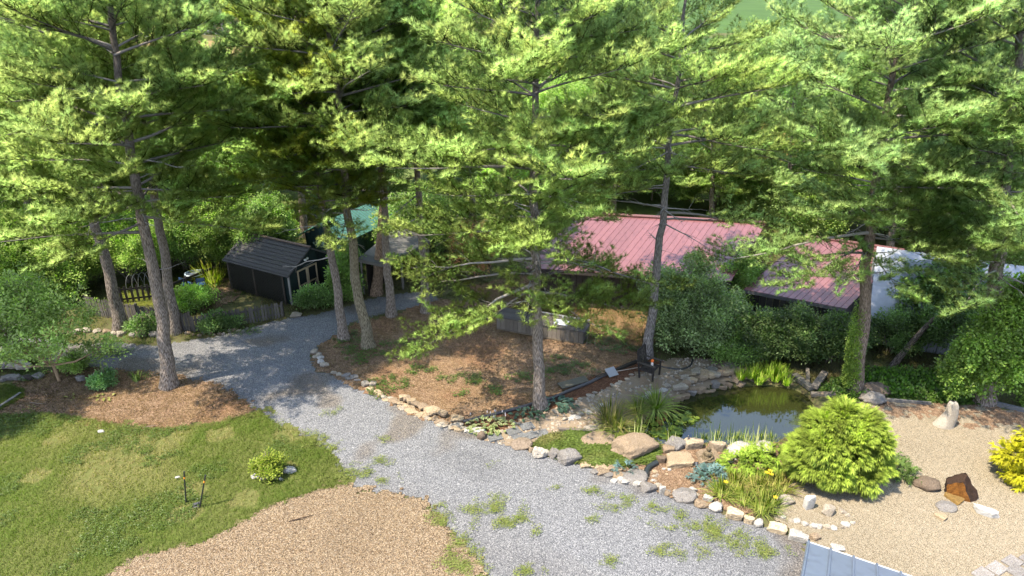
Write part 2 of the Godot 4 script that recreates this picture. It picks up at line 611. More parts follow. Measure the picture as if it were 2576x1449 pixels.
# a limb: curve, side twigs and needle plumes. rise: slope at the trunk, sag: how far it bends down, bare: share without needles
func limb(t: Node3D, from: Vector3, az: float, L: float, rise: float, sag: float, dens: float, bare: float, tint: Color, xf: Array, col: Array, r0: float) -> void:
	var mb := MB.new()
	var dir := Vector3(cos(az), 0, sin(az))
	var side := Vector3(-dir.z, 0, dir.x)
	var pts := []
	var rad := []
	var r := clampf(0.012 * L + 0.008, 0.012, 0.07)
	var w1 := rf(-0.25, 0.25)
	for i in 7:
		var k := i / 6.0
		pts.append(from + dir * L * k * 0.97 + Vector3.UP * L * (rise * k - sag * k * k * 1.6 + sag * k * k * k * 0.9) + side * L * (w1 * k * k + rf(-0.02, 0.02)))
		rad.append(lerpf(r, 0.008, k))
	var wood := Color(0.20, 0.18, 0.16) * rf(0.6, 1.4)
	mb.tube(pts, rad, 5, wood)
	var shade := rf(0.86, 1.14)
	var step := 0.30
	var d := bare * L
	var sg := 1.0
	while d < L:
		var k := d / L
		var i := mini(int(k * 6.0), 5)
		var p: Vector3 = pts[i].lerp(pts[i + 1], k * 6.0 - i)
		var along_dir: Vector3 = (pts[i + 1] - pts[i]).normalized()
		var l2 := clampf(L * 0.36 * (1.15 - k), 0.25, 1.5) * rf(0.65, 1.2)
		var an := rf(0.65, 1.05) * sg
		var d2 := (along_dir * cos(an) + side * sin(an) + Vector3.UP * rf(-0.15, 0.65)).normalized()
		var e := p + d2 * l2
		mb.tube([p, p.lerp(e, 0.5) + Vector3.UP * 0.03, e], [0.012, 0.008, 0.004], 3, wood * 0.8)
		var m := int(ceil(l2 / 0.27))
		for j in m:
			if rng.randf() > dens:
				continue
			var at := p.lerp(e, (j + 0.45) / m)
			var yaw := rf(-0.7, 0.7)
			var dd := (d2.rotated(Vector3.UP, yaw) + Vector3.UP * rf(-0.1, 0.75)).normalized()
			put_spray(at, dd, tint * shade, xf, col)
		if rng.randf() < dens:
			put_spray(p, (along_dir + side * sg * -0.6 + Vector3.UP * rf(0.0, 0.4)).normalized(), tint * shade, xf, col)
		sg = -sg
		d += step * rf(0.75, 1.2)
	var tipdir: Vector3 = (pts[6] - pts[5]).normalized()
	for j in 3:
		put_spray(pts[6] - tipdir * 0.35 * j, (tipdir + Vector3.UP * 0.2 + side * rf(-0.4, 0.4)).normalized(), tint * shade * 1.08, xf, col)
	part("branch", mb.mesh(M.twig), t)

func put_spray(at: Vector3, dir: Vector3, tint: Color, xf: Array, col: Array) -> void:
	var v := rng.randi() % 4
	xf[v].append(Transform3D(basis_to(dir, rf(-0.6, 0.6), rf(0.85, 1.3)), at))
	var q := tint * rf(0.78, 1.25)
	q.r *= rf(0.92, 1.12)
	col[v].append(q)

func dead_limb(t: Node3D, from: Vector3, az: float, L: float) -> void:
	var mb := MB.new()
	var dir := Vector3(cos(az), rf(-0.25, 0.2), sin(az))
	var pts := []
	var rad := []
	for i in 5:
		var k := i / 4.0
		pts.append(from + dir * L * k + Vector3(rf(-0.05, 0.05), rf(-0.07, 0.05), rf(-0.05, 0.05)) * L * k)
		rad.append(lerpf(0.035, 0.006, k))
	var wood := Color(0.30, 0.275, 0.25) * rf(0.8, 1.2)
	mb.tube(pts, rad, 4, wood)
	for i in int(L * 4):
		var k := rf(0.3, 1.0)
		var j := mini(int(k * 4.0), 3)
		var p: Vector3 = pts[j].lerp(pts[j + 1], k * 4.0 - j)
		var d := (dir + Vector3(rf(-1, 1), rf(-0.8, 0.5), rf(-1, 1))).normalized()
		var e := p + d * rf(0.25, 0.7)
		mb.tube([p, p.lerp(e, 0.5) + Vector3(0, rf(-0.04, 0.06), 0), e], [0.009, 0.006, 0.003], 3, wood * 0.9)
	part("dead_branch", mb.mesh(M.twig), t)

# ------------------------------------------------------------------ broadleaf trees and shrubs
# lumps: [centre, radii] in the plant's own axes; kind: leaf piece; n: tufts per square metre of lump surface
func shrub(called: String, label: String, category: String, foot: Vector3, lumps: Array, kind: int, n: float, tint: Color, stem: float, sd: int, group := "", size := 1.0, stem_col := Color(0.16, 0.13, 0.10)) -> Node3D:
	rng.seed = sd * 104729 + 7
	tint = tint * 2.7 + Color(0.01, 0.006, 0.006)
	var t := thing(called, label, category, foot, group)
	var mb := MB.new()
	var xf := []
	var col := []
	var low: float = 0.5
	if stem > 0.0:
		for q in lumps:
			var c: Vector3 = q[0]
			var b := Vector3(c.x * 0.12 + rf(-0.05, 0.05), -0.1, c.z * 0.12 + rf(-0.05, 0.05))
			var fork := Vector3(b.x, 0.2, b.z)
			if category == "tree" or category == "hedge tree":
				b = Vector3(0, -0.1, 0)
				fork = Vector3(-0.05, 0.75, 0.0)
			var m := Vector3(c.x * 0.45, maxf(c.y * 0.5, 0.9), c.z * 0.45) + Vector3(rf(-0.1, 0.1), 0, rf(-0.1, 0.1))
			mb.tube([b, fork, m, c, c + Vector3(rf(-0.2, 0.2), q[1].y * 0.7, rf(-0.2, 0.2))], [stem * 1.15, stem, stem * 0.7, stem * 0.4, stem * 0.1], 6, stem_col)
			for i in 5:
				var e: Vector3 = c + Vector3(rf(-1, 1), rf(-0.6, 0.9), rf(-1, 1)).normalized() * q[1] * 0.85
				mb.tube([m.lerp(c, rf(0.3, 1.0)), e], [stem * 0.35, stem * 0.08], 4, stem_col)
	for q in lumps:
		var c: Vector3 = q[0]
		var rr: Vector3 = q[1]
		var area := 4.0 * PI * pow((pow(rr.x * rr.y, 1.6) + pow(rr.x * rr.z, 1.6) + pow(rr.y * rr.z, 1.6)) / 3.0, 1.0 / 1.6)
		var lump_tint := tint * rf(0.85, 1.15)
		for i in int(area * n):
			var d := Vector3(rng.randfn(), rng.randfn(), rng.randfn()).normalized()
			if d.y < -0.55 and rng.randf() < low:
				continue
			var wob := 1.0 + 0.55 * noise_b.get_noise_3dv((c + d * rr) * 8.0 + foot * 3.0)
			if noise_b.get_noise_3dv((c + d * rr) * 19.0 + foot) < -0.16 and rng.randf() < 0.75:
				continue
			var at := c + d * rr * wob * sqrt(rf(0.3, 1.0)) * (rf(1.08, 1.3) if rng.randf() < 0.10 else 1.0)
			if at.y < 0.02:
				continue
			var clumpy := 1.0 + 0.9 * noise_b.get_noise_3dv(at * 15.0 + foot)
			var b := Basis(Vector3.UP, rng.randf() * TAU) * Basis(Vector3.RIGHT, rf(-0.5, 0.5))
			var k := size * rf(0.75, 1.25)
			xf.append(Transform3D(b.scaled(Vector3(k, k, k)), at))
			col.append(lump_tint * rf(0.65, 1.3) * clumpy)
	if stem > 0.0:
		part("stem", mb.mesh(M.twig), t)
	var mix_xf := []
	var mix_col := []
	for i in xf.size():   # two sizes of leaf, strewn through one another
		if i % 4 == 0 and kind < 2:
			mix_xf.append(xf[i])
			mix_col.append(col[i])
	if mix_xf.size():
		var keep_xf := []
		var keep_col := []
		for i in xf.size():
			if i % 4:
				keep_xf.append(xf[i])
				keep_col.append(col[i])
		many("foliage", leaf_sprays[1 - kind], mix_xf, mix_col, t)
		xf = keep_xf
		col = keep_col
	many("foliage", leaf_sprays[kind], xf, col, t)
	return t

# an arching clump of grass-like blades as one mesh
func blade_mesh(n: int, len: float, wid: float, spread: float, cols: Array, sd: int, droop := 0.55, base := 0.12) -> ArrayMesh:
	rng.seed = sd * 331 + 5
	var m := MB.new()
	for i in n:
		var a := rng.randf() * TAU
		var dir := Vector3(cos(a), 0, sin(a))
		var at := dir * base * sqrt(rng.randf())
		var lean := rf(0.08, 1.0) * spread
		var l := len * rf(0.6, 1.1)
		var sd2 := Vector3(-dir.z, 0, dir.x)
		var col: Color = cols[rng.randi() % cols.size()] * 1.45 * rf(0.75, 1.25)
		var prev := at
		var pw := wid * 0.5
		for j in range(1, 5):
			var k := j / 4.0
			var p := at + dir * l * lean * (k * 0.75 + 0.3 * k * k) + Vector3.UP * l * (k * (1.0 - lean * 0.2) - droop * lean * k * k)
			var w := wid * 0.5 * (1.0 - pow(k, 2.2)) + 0.001
			var nn := (Vector3.UP * 0.7 + dir.rotated(Vector3.UP, rf(-0.5, 0.5)) * 0.3).normalized()
			m.tri(prev - sd2 * pw, prev + sd2 * pw, p + sd2 * w, nn, nn, nn, Vector2.ZERO, Vector2.ZERO, Vector2.ZERO, col)
			if j < 4:
				m.tri(prev - sd2 * pw, p + sd2 * w, p - sd2 * w, nn, nn, nn, Vector2.ZERO, Vector2.ZERO, Vector2.ZERO, col)
			prev = p
			pw = w
	return m.mesh(M.blade)

func broad_leaf(len: float, wid: float, bend: float, col: Color, edge: Color) -> ArrayMesh:   # one hosta-like leaf along +x
	var m := MB.new()
	var prof := [0.12, 0.75, 1.0, 0.62, 0.0]
	for j in 4:
		var k0 := j / 4.0
		var k1 := (j + 1) / 4.0
		var a := Vector3(len * k0, len * (0.5 * k0 - bend * k0 * k0), 0)
		var b := Vector3(len * k1, len * (0.5 * k1 - bend * k1 * k1), 0)
		for sg in [-1.0, 1.0]:
			var ea: Vector3 = a + Vector3(0, 0.05 * wid, sg * wid * 0.5 * prof[j])
			var eb: Vector3 = b + Vector3(0, 0.05 * wid, sg * wid * 0.5 * prof[j + 1])
			var nn := Vector3(-0.2, 1, -sg * 0.3).normalized()
			m.tri(a, b, ea, nn, nn, nn, Vector2.ZERO, Vector2.ZERO, Vector2.ZERO, col)
			m.tri(b, ea, eb, nn, nn, nn, Vector2.ZERO, Vector2.ZERO, Vector2.ZERO, edge)
	m.tube([Vector3(-len * 0.5, -len * 0.45, 0), Vector3.ZERO], [0.006, 0.005], 3, col * 0.8)
	return m.mesh(M.leaf)

func hosta(label: String, foot: Vector3, n: int, size: float, col: Color, edge: Color, sd: int, spread := 0.35) -> Node3D:
	rng.seed = sd * 71 + 3
	var t := thing("hosta", label, "hosta", foot)
	var kinds := [broad_leaf(size, size * 0.62, 0.5, col, edge), broad_leaf(size * 1.15, size * 0.7, 0.75, col * 0.85, edge * 0.9), broad_leaf(size * 0.85, size * 0.55, 0.35, col * 1.15, edge * 1.1)]
	for i in n:
		var a := rng.randf() * TAU
		var k := sqrt(rng.randf())
		var o := part("leaf", kinds[rng.randi() % 3], t)
		o.position = Vector3(cos(a) * spread * k * 1.7, size * (1.0 - 0.55 * k) * rf(0.7, 1.1), sin(a) * spread * k)
		o.rotation = Vector3(rf(-0.3, 0.3), -a + rf(-0.6, 0.6), rf(-0.35, 0.25) * k)
	return t

# ------------------------------------------------------------------ stones
# a stone about 1 m across: a ball cut by random planes, then roughened. flatness squashes nothing, scale does that
func stone_mesh(sd: int, cuts: int, rough: float, res := 7, least := 0.55) -> MB:
	var r := RandomNumberGenerator.new()
	r.seed = sd
	var planes := []
	if cuts < 0:   # a quarried block: six tilted faces first
		for ax in 3:
			for sg in [-1.0, 1.0]:
				var q := Vector3(r.randfn(), r.randfn(), r.randfn()) * 0.13
				q[ax] += sg
				planes.append([q.normalized(), r.randf_range(0.55, 0.68)])
	for i in absi(cuts):
		planes.append([Vector3(r.randfn(), r.randfn(), r.randfn()).normalized(), r.randf_range(least, 0.90)])
	var m := MB.new()
	var pos := {}
	for f in 6:
		var ax := f / 2
		var sg := 1.0 if f % 2 == 0 else -1.0
		var grid := []
		for i in res + 1:
			var row := []
			for j in res + 1:
				var q := Vector3.ZERO
				q[ax] = sg
				q[(ax + 1) % 3] = tan((i * 2.0 / res - 1.0) * PI / 4.0)
				q[(ax + 2) % 3] = tan((j * 2.0 / res - 1.0) * PI / 4.0)
				var d := q.normalized()
				var R := 1.0
				for p in planes:
					var c: float = d.dot(p[0])
					if c > 0.15:
						R = minf(R, p[1] / c)
				R *= 1.0 + rough * noise_b.get_noise_3dv(d * 24.0 + Vector3(sd * 13.0, 0, 0)) + rough * 0.5 * noise_b.get_noise_3dv(d * 70.0 + Vector3(0, sd * 7.0, 0))
				row.append(d * R * 0.5)
			grid.append(row)
		for i in res:
			for j in res:
				var a: Vector3 = grid[i][j]
				var b: Vector3 = grid[i + 1][j]
				var c: Vector3 = grid[i + 1][j + 1]
				var e: Vector3 = grid[i][j + 1]
				m.flat(a, b, c, a + b + c)
				m.flat(a, c, e, a + c + e)
	return m

func soften(m: MB, share: float) -> MB:   # blend flat normals with joined ones, so that worn stones look rounded
	var sum := {}
	for i in m.v.size():
		var k := (m.v[i] * 2000.0).round()
		sum[k] = sum.get(k, Vector3.ZERO) + m.n[i]
	for i in m.v.size():
		var k := (m.v[i] * 2000.0).round()
		m.n[i] = m.n[i].lerp(sum[k].normalized(), share).normalized()
	return m

func stone_pieces() -> void:
	# 0-3 rounded, 4-8 angular, 9-11 slabs and blocks
	for i in 12:
		var m: MB
		if i < 4:
			m = soften(stone_mesh(100 + i, 12, 0.14, 7, 0.6), 0.8)
		elif i < 9:
			m = soften(stone_mesh(200 + i, 11, 0.12, 9, 0.36), 0.3)
		else:
			m = soften(stone_mesh(300 + i, -6, 0.09, 9, 0.62), 0.2)
		rocks.append(m)

var rock_mesh := {}
func rock_of(i: int, col: Color, m: Material) -> ArrayMesh:
	var key := [i, col, m]
	if not rock_mesh.has(key):
		var b: MB = rocks[i]
		var c := PackedColorArray()
		c.resize(b.v.size())
		c.fill(col)
		b.c = c
		rock_mesh[key] = b.mesh(m)
	return rock_mesh[key]

const TONES := {"rust": Color(0.40, 0.17, 0.05), "pale": Color(0.80, 0.74, 0.63), "cream": Color(0.88, 0.72, 0.50), "grey": Color(0.50, 0.49, 0.48), "brown": Color(0.38, 0.30, 0.23), "white": Color(1.05, 1.02, 0.97), "tan": Color(0.64, 0.51, 0.37), "dark": Color(0.14, 0.12, 0.11)}

# a stone sighted with its foot centre at px, py; w, h: its width and height in survey pixels
func stone(label: String, px: float, py: float, w: float, h: float, shape: int, tone: String, group := "", deep := 0.8, yaw := 0.0, mt := "rock", called := "stone") -> MeshInstance3D:
	var p := gg(px, py)
	var k := far_of(p) / FOCAL
	var W := w * k
	var D := W * deep
	var H := h * k
	if group:   # a row's stones are seen from above: the sighted height holds their depth too
		H = maxf(H * 0.8, 0.10)
	var o := solo(called, rock_of(shape, TONES[tone], M[mt]), label, "stone", Vector3(p.x, p.y + H * 0.24, p.z - D * 0.35), group)
	o.scale = Vector3(W * 1.1, H * 1.35, D * 1.12)
	o.rotation.y = yaw
	return o

# ------------------------------------------------------------------ ground sheets
# a sheet of ground cover: cells of a grid whose (ragged) place lies inside the outline
func sheet(called: String, outline: PackedVector2Array, cell: float, above: float, m: Material, tint: Callable, label := "", ragged := 0.16, kind := "structure") -> MeshInstance3D:
	var box := Rect2(outline[0], Vector2.ZERO)
	for p in outline:
		box = box.expand(p)
	box = box.grow(0.3)
	var nx := int(box.size.x / cell) + 1
	var nz := int(box.size.y / cell) + 1
	var index := PackedInt32Array()
	index.resize((nx + 1) * (nz + 1))
	index.fill(-1)
	var v := PackedVector3Array()
	var n := PackedVector3Array()
	var uv := PackedVector2Array()
	var c := PackedColorArray()
	var idx := PackedInt32Array()
	for j in nz:
		for i in nx:
			var x := box.position.x + (i + 0.5) * cell
			var z := box.position.y + (j + 0.5) * cell
			var q := Vector2(x + ragged * (noise_a.get_noise_2d(x * 20.0, z * 20.0) + 0.8 * noise_a.get_noise_2d(x * 60.0, z * 60.0)), z + ragged * (noise_a.get_noise_2d(x * 20.0 + 500.0, z * 20.0) + 0.8 * noise_a.get_noise_2d(x * 60.0, z * 60.0 + 300.0)))
			if not Geometry2D.is_point_in_polygon(q, outline):
				continue
			var ids := []
			var wet := false
			for k in 4:
				var a := i + (1 if k == 1 or k == 2 else 0)
				var b := j + (1 if k >= 2 else 0)
				var at := b * (nx + 1) + a
				if index[at] < 0:
					var wx := box.position.x + a * cell + cell * 0.4 * noise_a.get_noise_2d(a * 31.0, b * 31.0)
					var wz := box.position.y + b * cell + cell * 0.4 * noise_a.get_noise_2d(a * 31.0 + 77.0, b * 31.0)
					index[at] = v.size()
					var y := lie(wx, wz) + far_lie(wx, wz)
					v.push_back(Vector3(wx, y + above, wz))
					n.push_back(Vector3.UP)
					uv.push_back(Vector2(wx, wz))
					c.push_back(tint.call(wx, wz))
				ids.append(index[at])
				if v[index[at]].y < -0.12:
					wet = true
			if not wet:
				idx.append_array(PackedInt32Array([ids[0], ids[1], ids[2], ids[0], ids[2], ids[3]]))
	var arr := []
	arr.resize(Mesh.ARRAY_MAX)
	arr[Mesh.ARRAY_VERTEX] = v
	arr[Mesh.ARRAY_NORMAL] = n
	arr[Mesh.ARRAY_TEX_UV] = uv
	arr[Mesh.ARRAY_COLOR] = c
	arr[Mesh.ARRAY_INDEX] = idx
	var am := ArrayMesh.new()
	am.add_surface_from_arrays(Mesh.PRIMITIVE_TRIANGLES, arr)
	am.surface_set_material(0, m)
	return solo(called, am, label, "", Vector3.ZERO, "", kind)

func lines(a: float, b: float, near_a: float, near_b: float, fine: float) -> PackedFloat32Array:
	var o := PackedFloat32Array()
	var x := near_a
	while x <= near_b:
		o.push_back(x)
		x += fine
	var st := fine
	x = near_b
	while x < b:
		st *= 1.5
		x = minf(x + st, b)
		o.push_back(x)
	st = fine
	x = near_a
	while x > a:
		st *= 1.5
		x = maxf(x - st, a)
		o.insert(0, x)
	return o

func far_lie(x: float, z: float) -> float:   # the land rises far behind
	var d := maxf(-z - 230.0, 0.0)
	return d * 0.012 + smoothstep(-30.0, -140.0, x) * pow(d, 1.3) * 0.045

func build_ground() -> void:
	var xs := lines(-900.0, 900.0, -22.0, 22.0, 0.22)
	var zs := lines(-1500.0, 60.0, -50.0, -12.0, 0.22)
	var v := PackedVector3Array()
	var n := PackedVector3Array()
	var uv := PackedVector2Array()
	var c := PackedColorArray()
	var idx := PackedInt32Array()
	for j in zs.size():
		for i in xs.size():
			var x := xs[i]
			var z := zs[j]
			v.push_back(Vector3(x, lie(x, z) + far_lie(x, z), z))
			n.push_back(Vector3.UP)
			uv.push_back(Vector2(x, z))
			var w := 1.0 + 0.35 * noise_a.get_noise_2d(x * 2.0, z * 2.0)
			var q := Color(1, 1, 1) * w
			if z < -42.0:
				q = Color(0.9, 1.25, 0.7) * w * 1.1
			c.push_back(q)
			if i and j:
				var k := j * xs.size() + i
				idx.append_array(PackedInt32Array([k - xs.size() - 1, k - xs.size(), k, k - xs.size() - 1, k, k - 1]))
	var arr := []
	arr.resize(Mesh.ARRAY_MAX)
	arr[Mesh.ARRAY_VERTEX] = v
	arr[Mesh.ARRAY_NORMAL] = n
	arr[Mesh.ARRAY_TEX_UV] = uv
	arr[Mesh.ARRAY_COLOR] = c
	arr[Mesh.ARRAY_INDEX] = idx
	var am := ArrayMesh.new()
	am.add_surface_from_arrays(Mesh.PRIMITIVE_TRIANGLES, arr)
	am.surface_set_material(0, M.soil)
	structure("ground", am)

func scatter(outline: PackedVector2Array, count: int, keep: Callable) -> Array:
	var box := Rect2(outline[0], Vector2.ZERO)
	for p in outline:
		box = box.expand(p)
	var o := []
	for i in count:
		var p := Vector2(rf(box.position.x, box.end.x), rf(box.position.y, box.end.y))
		if Geometry2D.is_point_in_polygon(p, outline) and keep.call(p):
			o.append(Vector3(p.x, lie(p.x, p.y), p.y))
	return o

var P := {}
var bare: Array = []   # worn patches of the lawn: x, z, radius
func outlines() -> void:
	pond = poly([[1575, 1085], [1600, 1058], [1650, 1035], [1690, 1012], [1715, 990], [1760, 973], [1830, 962], [1900, 955], [1960, 958], [2005, 966], [2040, 985], [2058, 1005], [2045, 1040], [2010, 1085], [1960, 1112], [1880, 1122], [1790, 1118], [1700, 1118], [1620, 1108]])
	pond_box = Rect2(pond[0], Vector2.ZERO)
	for p in pond:
		pond_box = pond_box.expand(p)
	for q in [[88, 1203, 0.55], [740, 1090, 0.7], [480, 1235, 0.45], [700, 1185, 0.6], [420, 1110, 0.5], [560, 1095, 0.6], [470, 1290, 0.5], [140, 1110, 0.35], [620, 1260, 0.5]]:
		var p := gp(q[0], q[1])
		bare.append(Vector3(p.x, p.z, q[2]))
	P.drive = poly([[1250, 1530], [1225, 1449], [1170, 1375], [1110, 1300], [1050, 1250], [960, 1232], [868, 1222], [852, 1170], [800, 1120], [740, 1085], [690, 1072], [645, 1038], [600, 1000], [545, 972], [440, 955], [300, 936], [170, 916], [60, 900], [-150, 880], [-200, 780], [-20, 770], [60, 790], [50, 840], [160, 862], [280, 864], [400, 872], [520, 850], [640, 820], [720, 802], [790, 795], [850, 780], [930, 752], [1010, 738], [1090, 735], [1110, 752], [1040, 772], [940, 795], [880, 815], [842, 845], [800, 872], [782, 900], [792, 932], [832, 940], [905, 976], [985, 1010], [1065, 1048], [1150, 1074], [1220, 1100], [1290, 1112], [1340, 1135], [1480, 1168], [1560, 1195], [1650, 1230], [1760, 1272], [1900, 1318], [2030, 1370], [2060, 1530]])
	P.lawn = poly([[-160, 1040], [0, 1042], [120, 1042], [300, 1068], [420, 1078], [560, 1066], [655, 1038], [700, 1075], [745, 1085], [805, 1120], [858, 1170], [880, 1218], [800, 1236], [700, 1268], [590, 1330], [500, 1370], [330, 1402], [250, 1450], [200, 1530], [-220, 1530]])
	P.lawn_b = poly([[-120, 968], [20, 968], [62, 980], [58, 1000], [0, 1030], [-150, 1036]])
	P.bed_left = poly([[-160, 1042], [0, 1030], [60, 984], [30, 960], [130, 935], [300, 932], [440, 948], [560, 965], [645, 1035], [665, 1050], [560, 1076], [420, 1088], [300, 1078], [120, 1052], [-160, 1052]])
	P.chips = poly([[245, 1460], [330, 1400], [500, 1368], [590, 1328], [700, 1266], [800, 1234], [875, 1218], [970, 1232], [1050, 1252], [1105, 1300], [1165, 1375], [1215, 1449], [1240, 1540], [190, 1540]])
	P.bed_mid = poly([[785, 905], [800, 872], [845, 845], [900, 812], [1000, 785], [1100, 752], [1260, 770], [1470, 862], [1640, 885], [1605, 908], [1500, 948], [1390, 1002], [1280, 1038], [1165, 1066], [1120, 1072], [1050, 1050], [980, 1015], [900, 980], [830, 942], [795, 930]])
	P.strip = poly([[1165, 1066], [1280, 1038], [1390, 1002], [1500, 948], [1605, 908], [1680, 910], [1600, 945], [1500, 990], [1400, 1030], [1290, 1078], [1230, 1100], [1180, 1085]])
	P.path = poly([[1215, 1108], [1290, 1070], [1400, 1028], [1500, 988], [1600, 940], [1680, 905], [1760, 905], [1860, 915], [1960, 935], [2010, 950], [1990, 975], [1870, 970], [1760, 985], [1700, 1020], [1610, 1060], [1570, 1095], [1500, 1092], [1420, 1095], [1350, 1110], [1290, 1125]])
	P.cover = poly([[1345, 1120], [1380, 1095], [1450, 1085], [1530, 1085], [1600, 1105], [1660, 1120], [1650, 1160], [1560, 1175], [1480, 1172], [1400, 1150]])
	P.rockbed = poly([[1480, 1180], [1560, 1150], [1660, 1120], [1750, 1115], [1880, 1122], [1960, 1118], [1990, 1150], [1960, 1260], [1900, 1300], [1760, 1275], [1650, 1235], [1560, 1205]])
	P.garden = poly([[1950, 1265], [1985, 1215], [2080, 1160], [2160, 1040], [2175, 1000], [2215, 1008], [2330, 1018], [2450, 1022], [2576, 1042], [2750, 1062], [2850, 1530], [2250, 1530], [2180, 1450], [2045, 1372], [1960, 1320]])
	P.shade = poly([[2170, 1005], [2215, 1012], [2330, 1022], [2450, 1026], [2700, 1062], [2750, 1075], [2576, 1078], [2440, 1062], [2300, 1050], [2200, 1040]])
	P.ivy = poly([[2060, 985], [2110, 960], [2200, 930], [2330, 940], [2440, 970], [2480, 1015], [2420, 1018], [2330, 1012], [2200, 1000], [2150, 1010]])

func flat_tint(_x: float, _z: float) -> Color:
	return Color.WHITE

func build_cover() -> void:
	var track := poly([[2050, 1500], [1800, 1400], [1450, 1275], [1250, 1195], [1050, 1120], [880, 1045], [760, 975], [690, 915], [700, 860], [800, 820]])
	var gravel_tint := func(x: float, z: float) -> Color:
		var td := 99.0
		for i in track.size() - 1:
			td = minf(td, Geometry2D.get_closest_point_to_segment(Vector2(x, z), track[i], track[i + 1]).distance_to(Vector2(x, z)))
		td += 0.35 * noise_a.get_noise_2d(x * 6.0, z * 6.0)
		var worn := exp(-pow((td - 0.85) / 0.3, 2.0))
		var verge := smoothstep(1.3, 2.6, td)
		var k := 1.0 + 0.22 * noise_a.get_noise_2d(x * 3.0, z * 3.0)
		var dirt := smoothstep(0.18, 0.5, noise_a.get_noise_2d(x * 4.0 + 900.0, z * 4.0))
		return ((Color(0.97, 0.97, 0.97) * (1.0 + 0.10 * worn)).lerp(Color(0.90, 0.85, 0.78), verge * 0.35) * k).lerp(Color(0.74, 0.63, 0.50) * k, dirt * 0.8)
	sheet("gravel_driveway", P.drive, 0.11, 0.012, M.gravel, gravel_tint)
	var straw_tint := func(x: float, z: float) -> Color:
		var k := 1.0 + 0.35 * noise_a.get_noise_2d(x * 4.0, z * 4.0)
		var pale := smoothstep(0.0, 0.5, noise_a.get_noise_2d(x * 2.0 + 200.0, z * 2.0))
		return Color(1.1 * k, 1.0 * k, 0.92 * k).lerp(Color(1.4, 1.32, 1.15) * k, pale * 0.6)
	sheet("pine_straw_bed", P.bed_left, 0.12, 0.02, M.straw, straw_tint, "", 0.4)
	sheet("pine_straw_bed", P.bed_mid, 0.12, 0.02, M.straw, straw_tint, "", 0.22)
	sheet("mulch_strip", P.strip, 0.12, 0.026, M.straw, func(x: float, z: float) -> Color: return Color(0.62, 0.47, 0.42))
	sheet("garden_path", P.path, 0.12, 0.032, M.sand, func(x: float, z: float) -> Color: return Color(1.15, 1.1, 1.05) * (1.0 + 0.35 * noise_a.get_noise_2d(x * 8.0, z * 8.0)))
	var turf_tint := func(x: float, z: float) -> Color:
		var d := lawn_dry(x, z)
		return Color(0.95, 1.0, 0.9).lerp(Color(1.9, 1.55, 1.5), d)
	sheet("lawn", P.lawn, 0.12, 0.028, M.turf, turf_tint, "", 0.55)
	sheet("lawn", P.lawn_b, 0.12, 0.03, M.turf, turf_tint)
	sheet("wood_chip_bed", P.chips, 0.11, 0.04, M.chips, func(x: float, z: float) -> Color: return Color(1, 1, 1) * (1.05 + 0.25 * noise_a.get_noise_2d(x * 3.0, z * 3.0)), "", 0.4)
	sheet("planting_bed", P.cover, 0.12, 0.036, M.soil, func(_x: float, _z: float) -> Color: return Color(1, 1.1, 0.8))
	sheet("planting_bed", P.rockbed, 0.12, 0.040, M.straw, func(x: float, z: float) -> Color: return Color(1.5, 1.55, 1.5) * (1.0 + 0.3 * noise_a.get_noise_2d(x * 6.0, z * 6.0)))
	sheet("gravel_garden", P.garden, 0.13, 0.044, M.garden, func(x: float, z: float) -> Color: return Color(1, 1, 1) * (1.0 + 0.14 * noise_a.get_noise_2d(x * 3.0, z * 3.0)))
	sheet("leaf_litter", P.shade, 0.13, 0.052, M.straw, func(x: float, z: float) -> Color: return Color(1.3, 1.3, 1.2), "", 0.9)
	# the pond: water surface over the hollow
	var water := MB.new()
	var grown: PackedVector2Array = Geometry2D.offset_polygon(pond, 0.12)[0]
	var ids := Geometry2D.triangulate_polygon(grown)
	for i in range(0, ids.size(), 3):
		var q := []
		for k in 3:
			q.append(Vector3(grown[ids[i + k]].x, -0.2, grown[ids[i + k]].y))
		water.flat(q[0], q[1], q[2], Vector3.UP)
	structure("pond_water", water.mesh(M.water))
	# far fields
	sheet("meadow", PackedVector2Array([Vector2(-70, -46), Vector2(90, -46), Vector2(110, -100), Vector2(-70, -100)]), 3.0, 0.05, M.field, func(x: float, z: float) -> Color: return Color(0.24, 0.30, 0.09) * (1.0 + 0.5 * noise_a.get_noise_2d(x * 3.0, z * 3.0)))
	sheet("corn_field", PackedVector2Array([Vector2(10, -104), Vector2(300, -104), Vector2(560, -560), Vector2(20, -540)]), 8.0, 0.08, M.field, func(x: float, z: float) -> Color: return Color(0.10, 0.19, 0.035) * (1.0 + 0.4 * noise_a.get_noise_2d(x, z)))
	sheet("wheat_field", PackedVector2Array([Vector2(-40, -345), Vector2(10, -345), Vector2(16, -545), Vector2(560, -570), Vector2(900, -1200), Vector2(-40, -1200)]), 25.0, 0.6, M.field, func(x: float, z: float) -> Color: return Color(0.44, 0.54, 0.19) * (1.0 + 0.2 * noise_a.get_noise_2d(x * 0.3, z)))
	sheet("stubble_field", PackedVector2Array([Vector2(-150, -104), Vector2(-20, -104), Vector2(-20, -200), Vector2(-180, -200)]), 6.0, 0.3, M.field, func(x: float, z: float) -> Color: return Color(0.46, 0.33, 0.13) * (1.0 + 0.2 * noise_a.get_noise_2d(x * 0.7, z)))

func lawn_dry(x: float, z: float) -> float:
	for q in bare:
		var d := Vector2((x - q.x) / q.z, (z - q.y) / (q.z * 0.8)).length() + 0.5 * noise_a.get_noise_2d(x * 14.0, z * 14.0)
		if d < 1.0:
			return 1.0
	return clampf(0.18 + smoothstep(-0.1, 0.4, noise_a.get_noise_2d(x * 2.4 + 40.0, z * 2.4)) * 0.75 + 0.25 * noise_a.get_noise_2d(x * 9.0, z * 9.0), 0.0, 1.0)

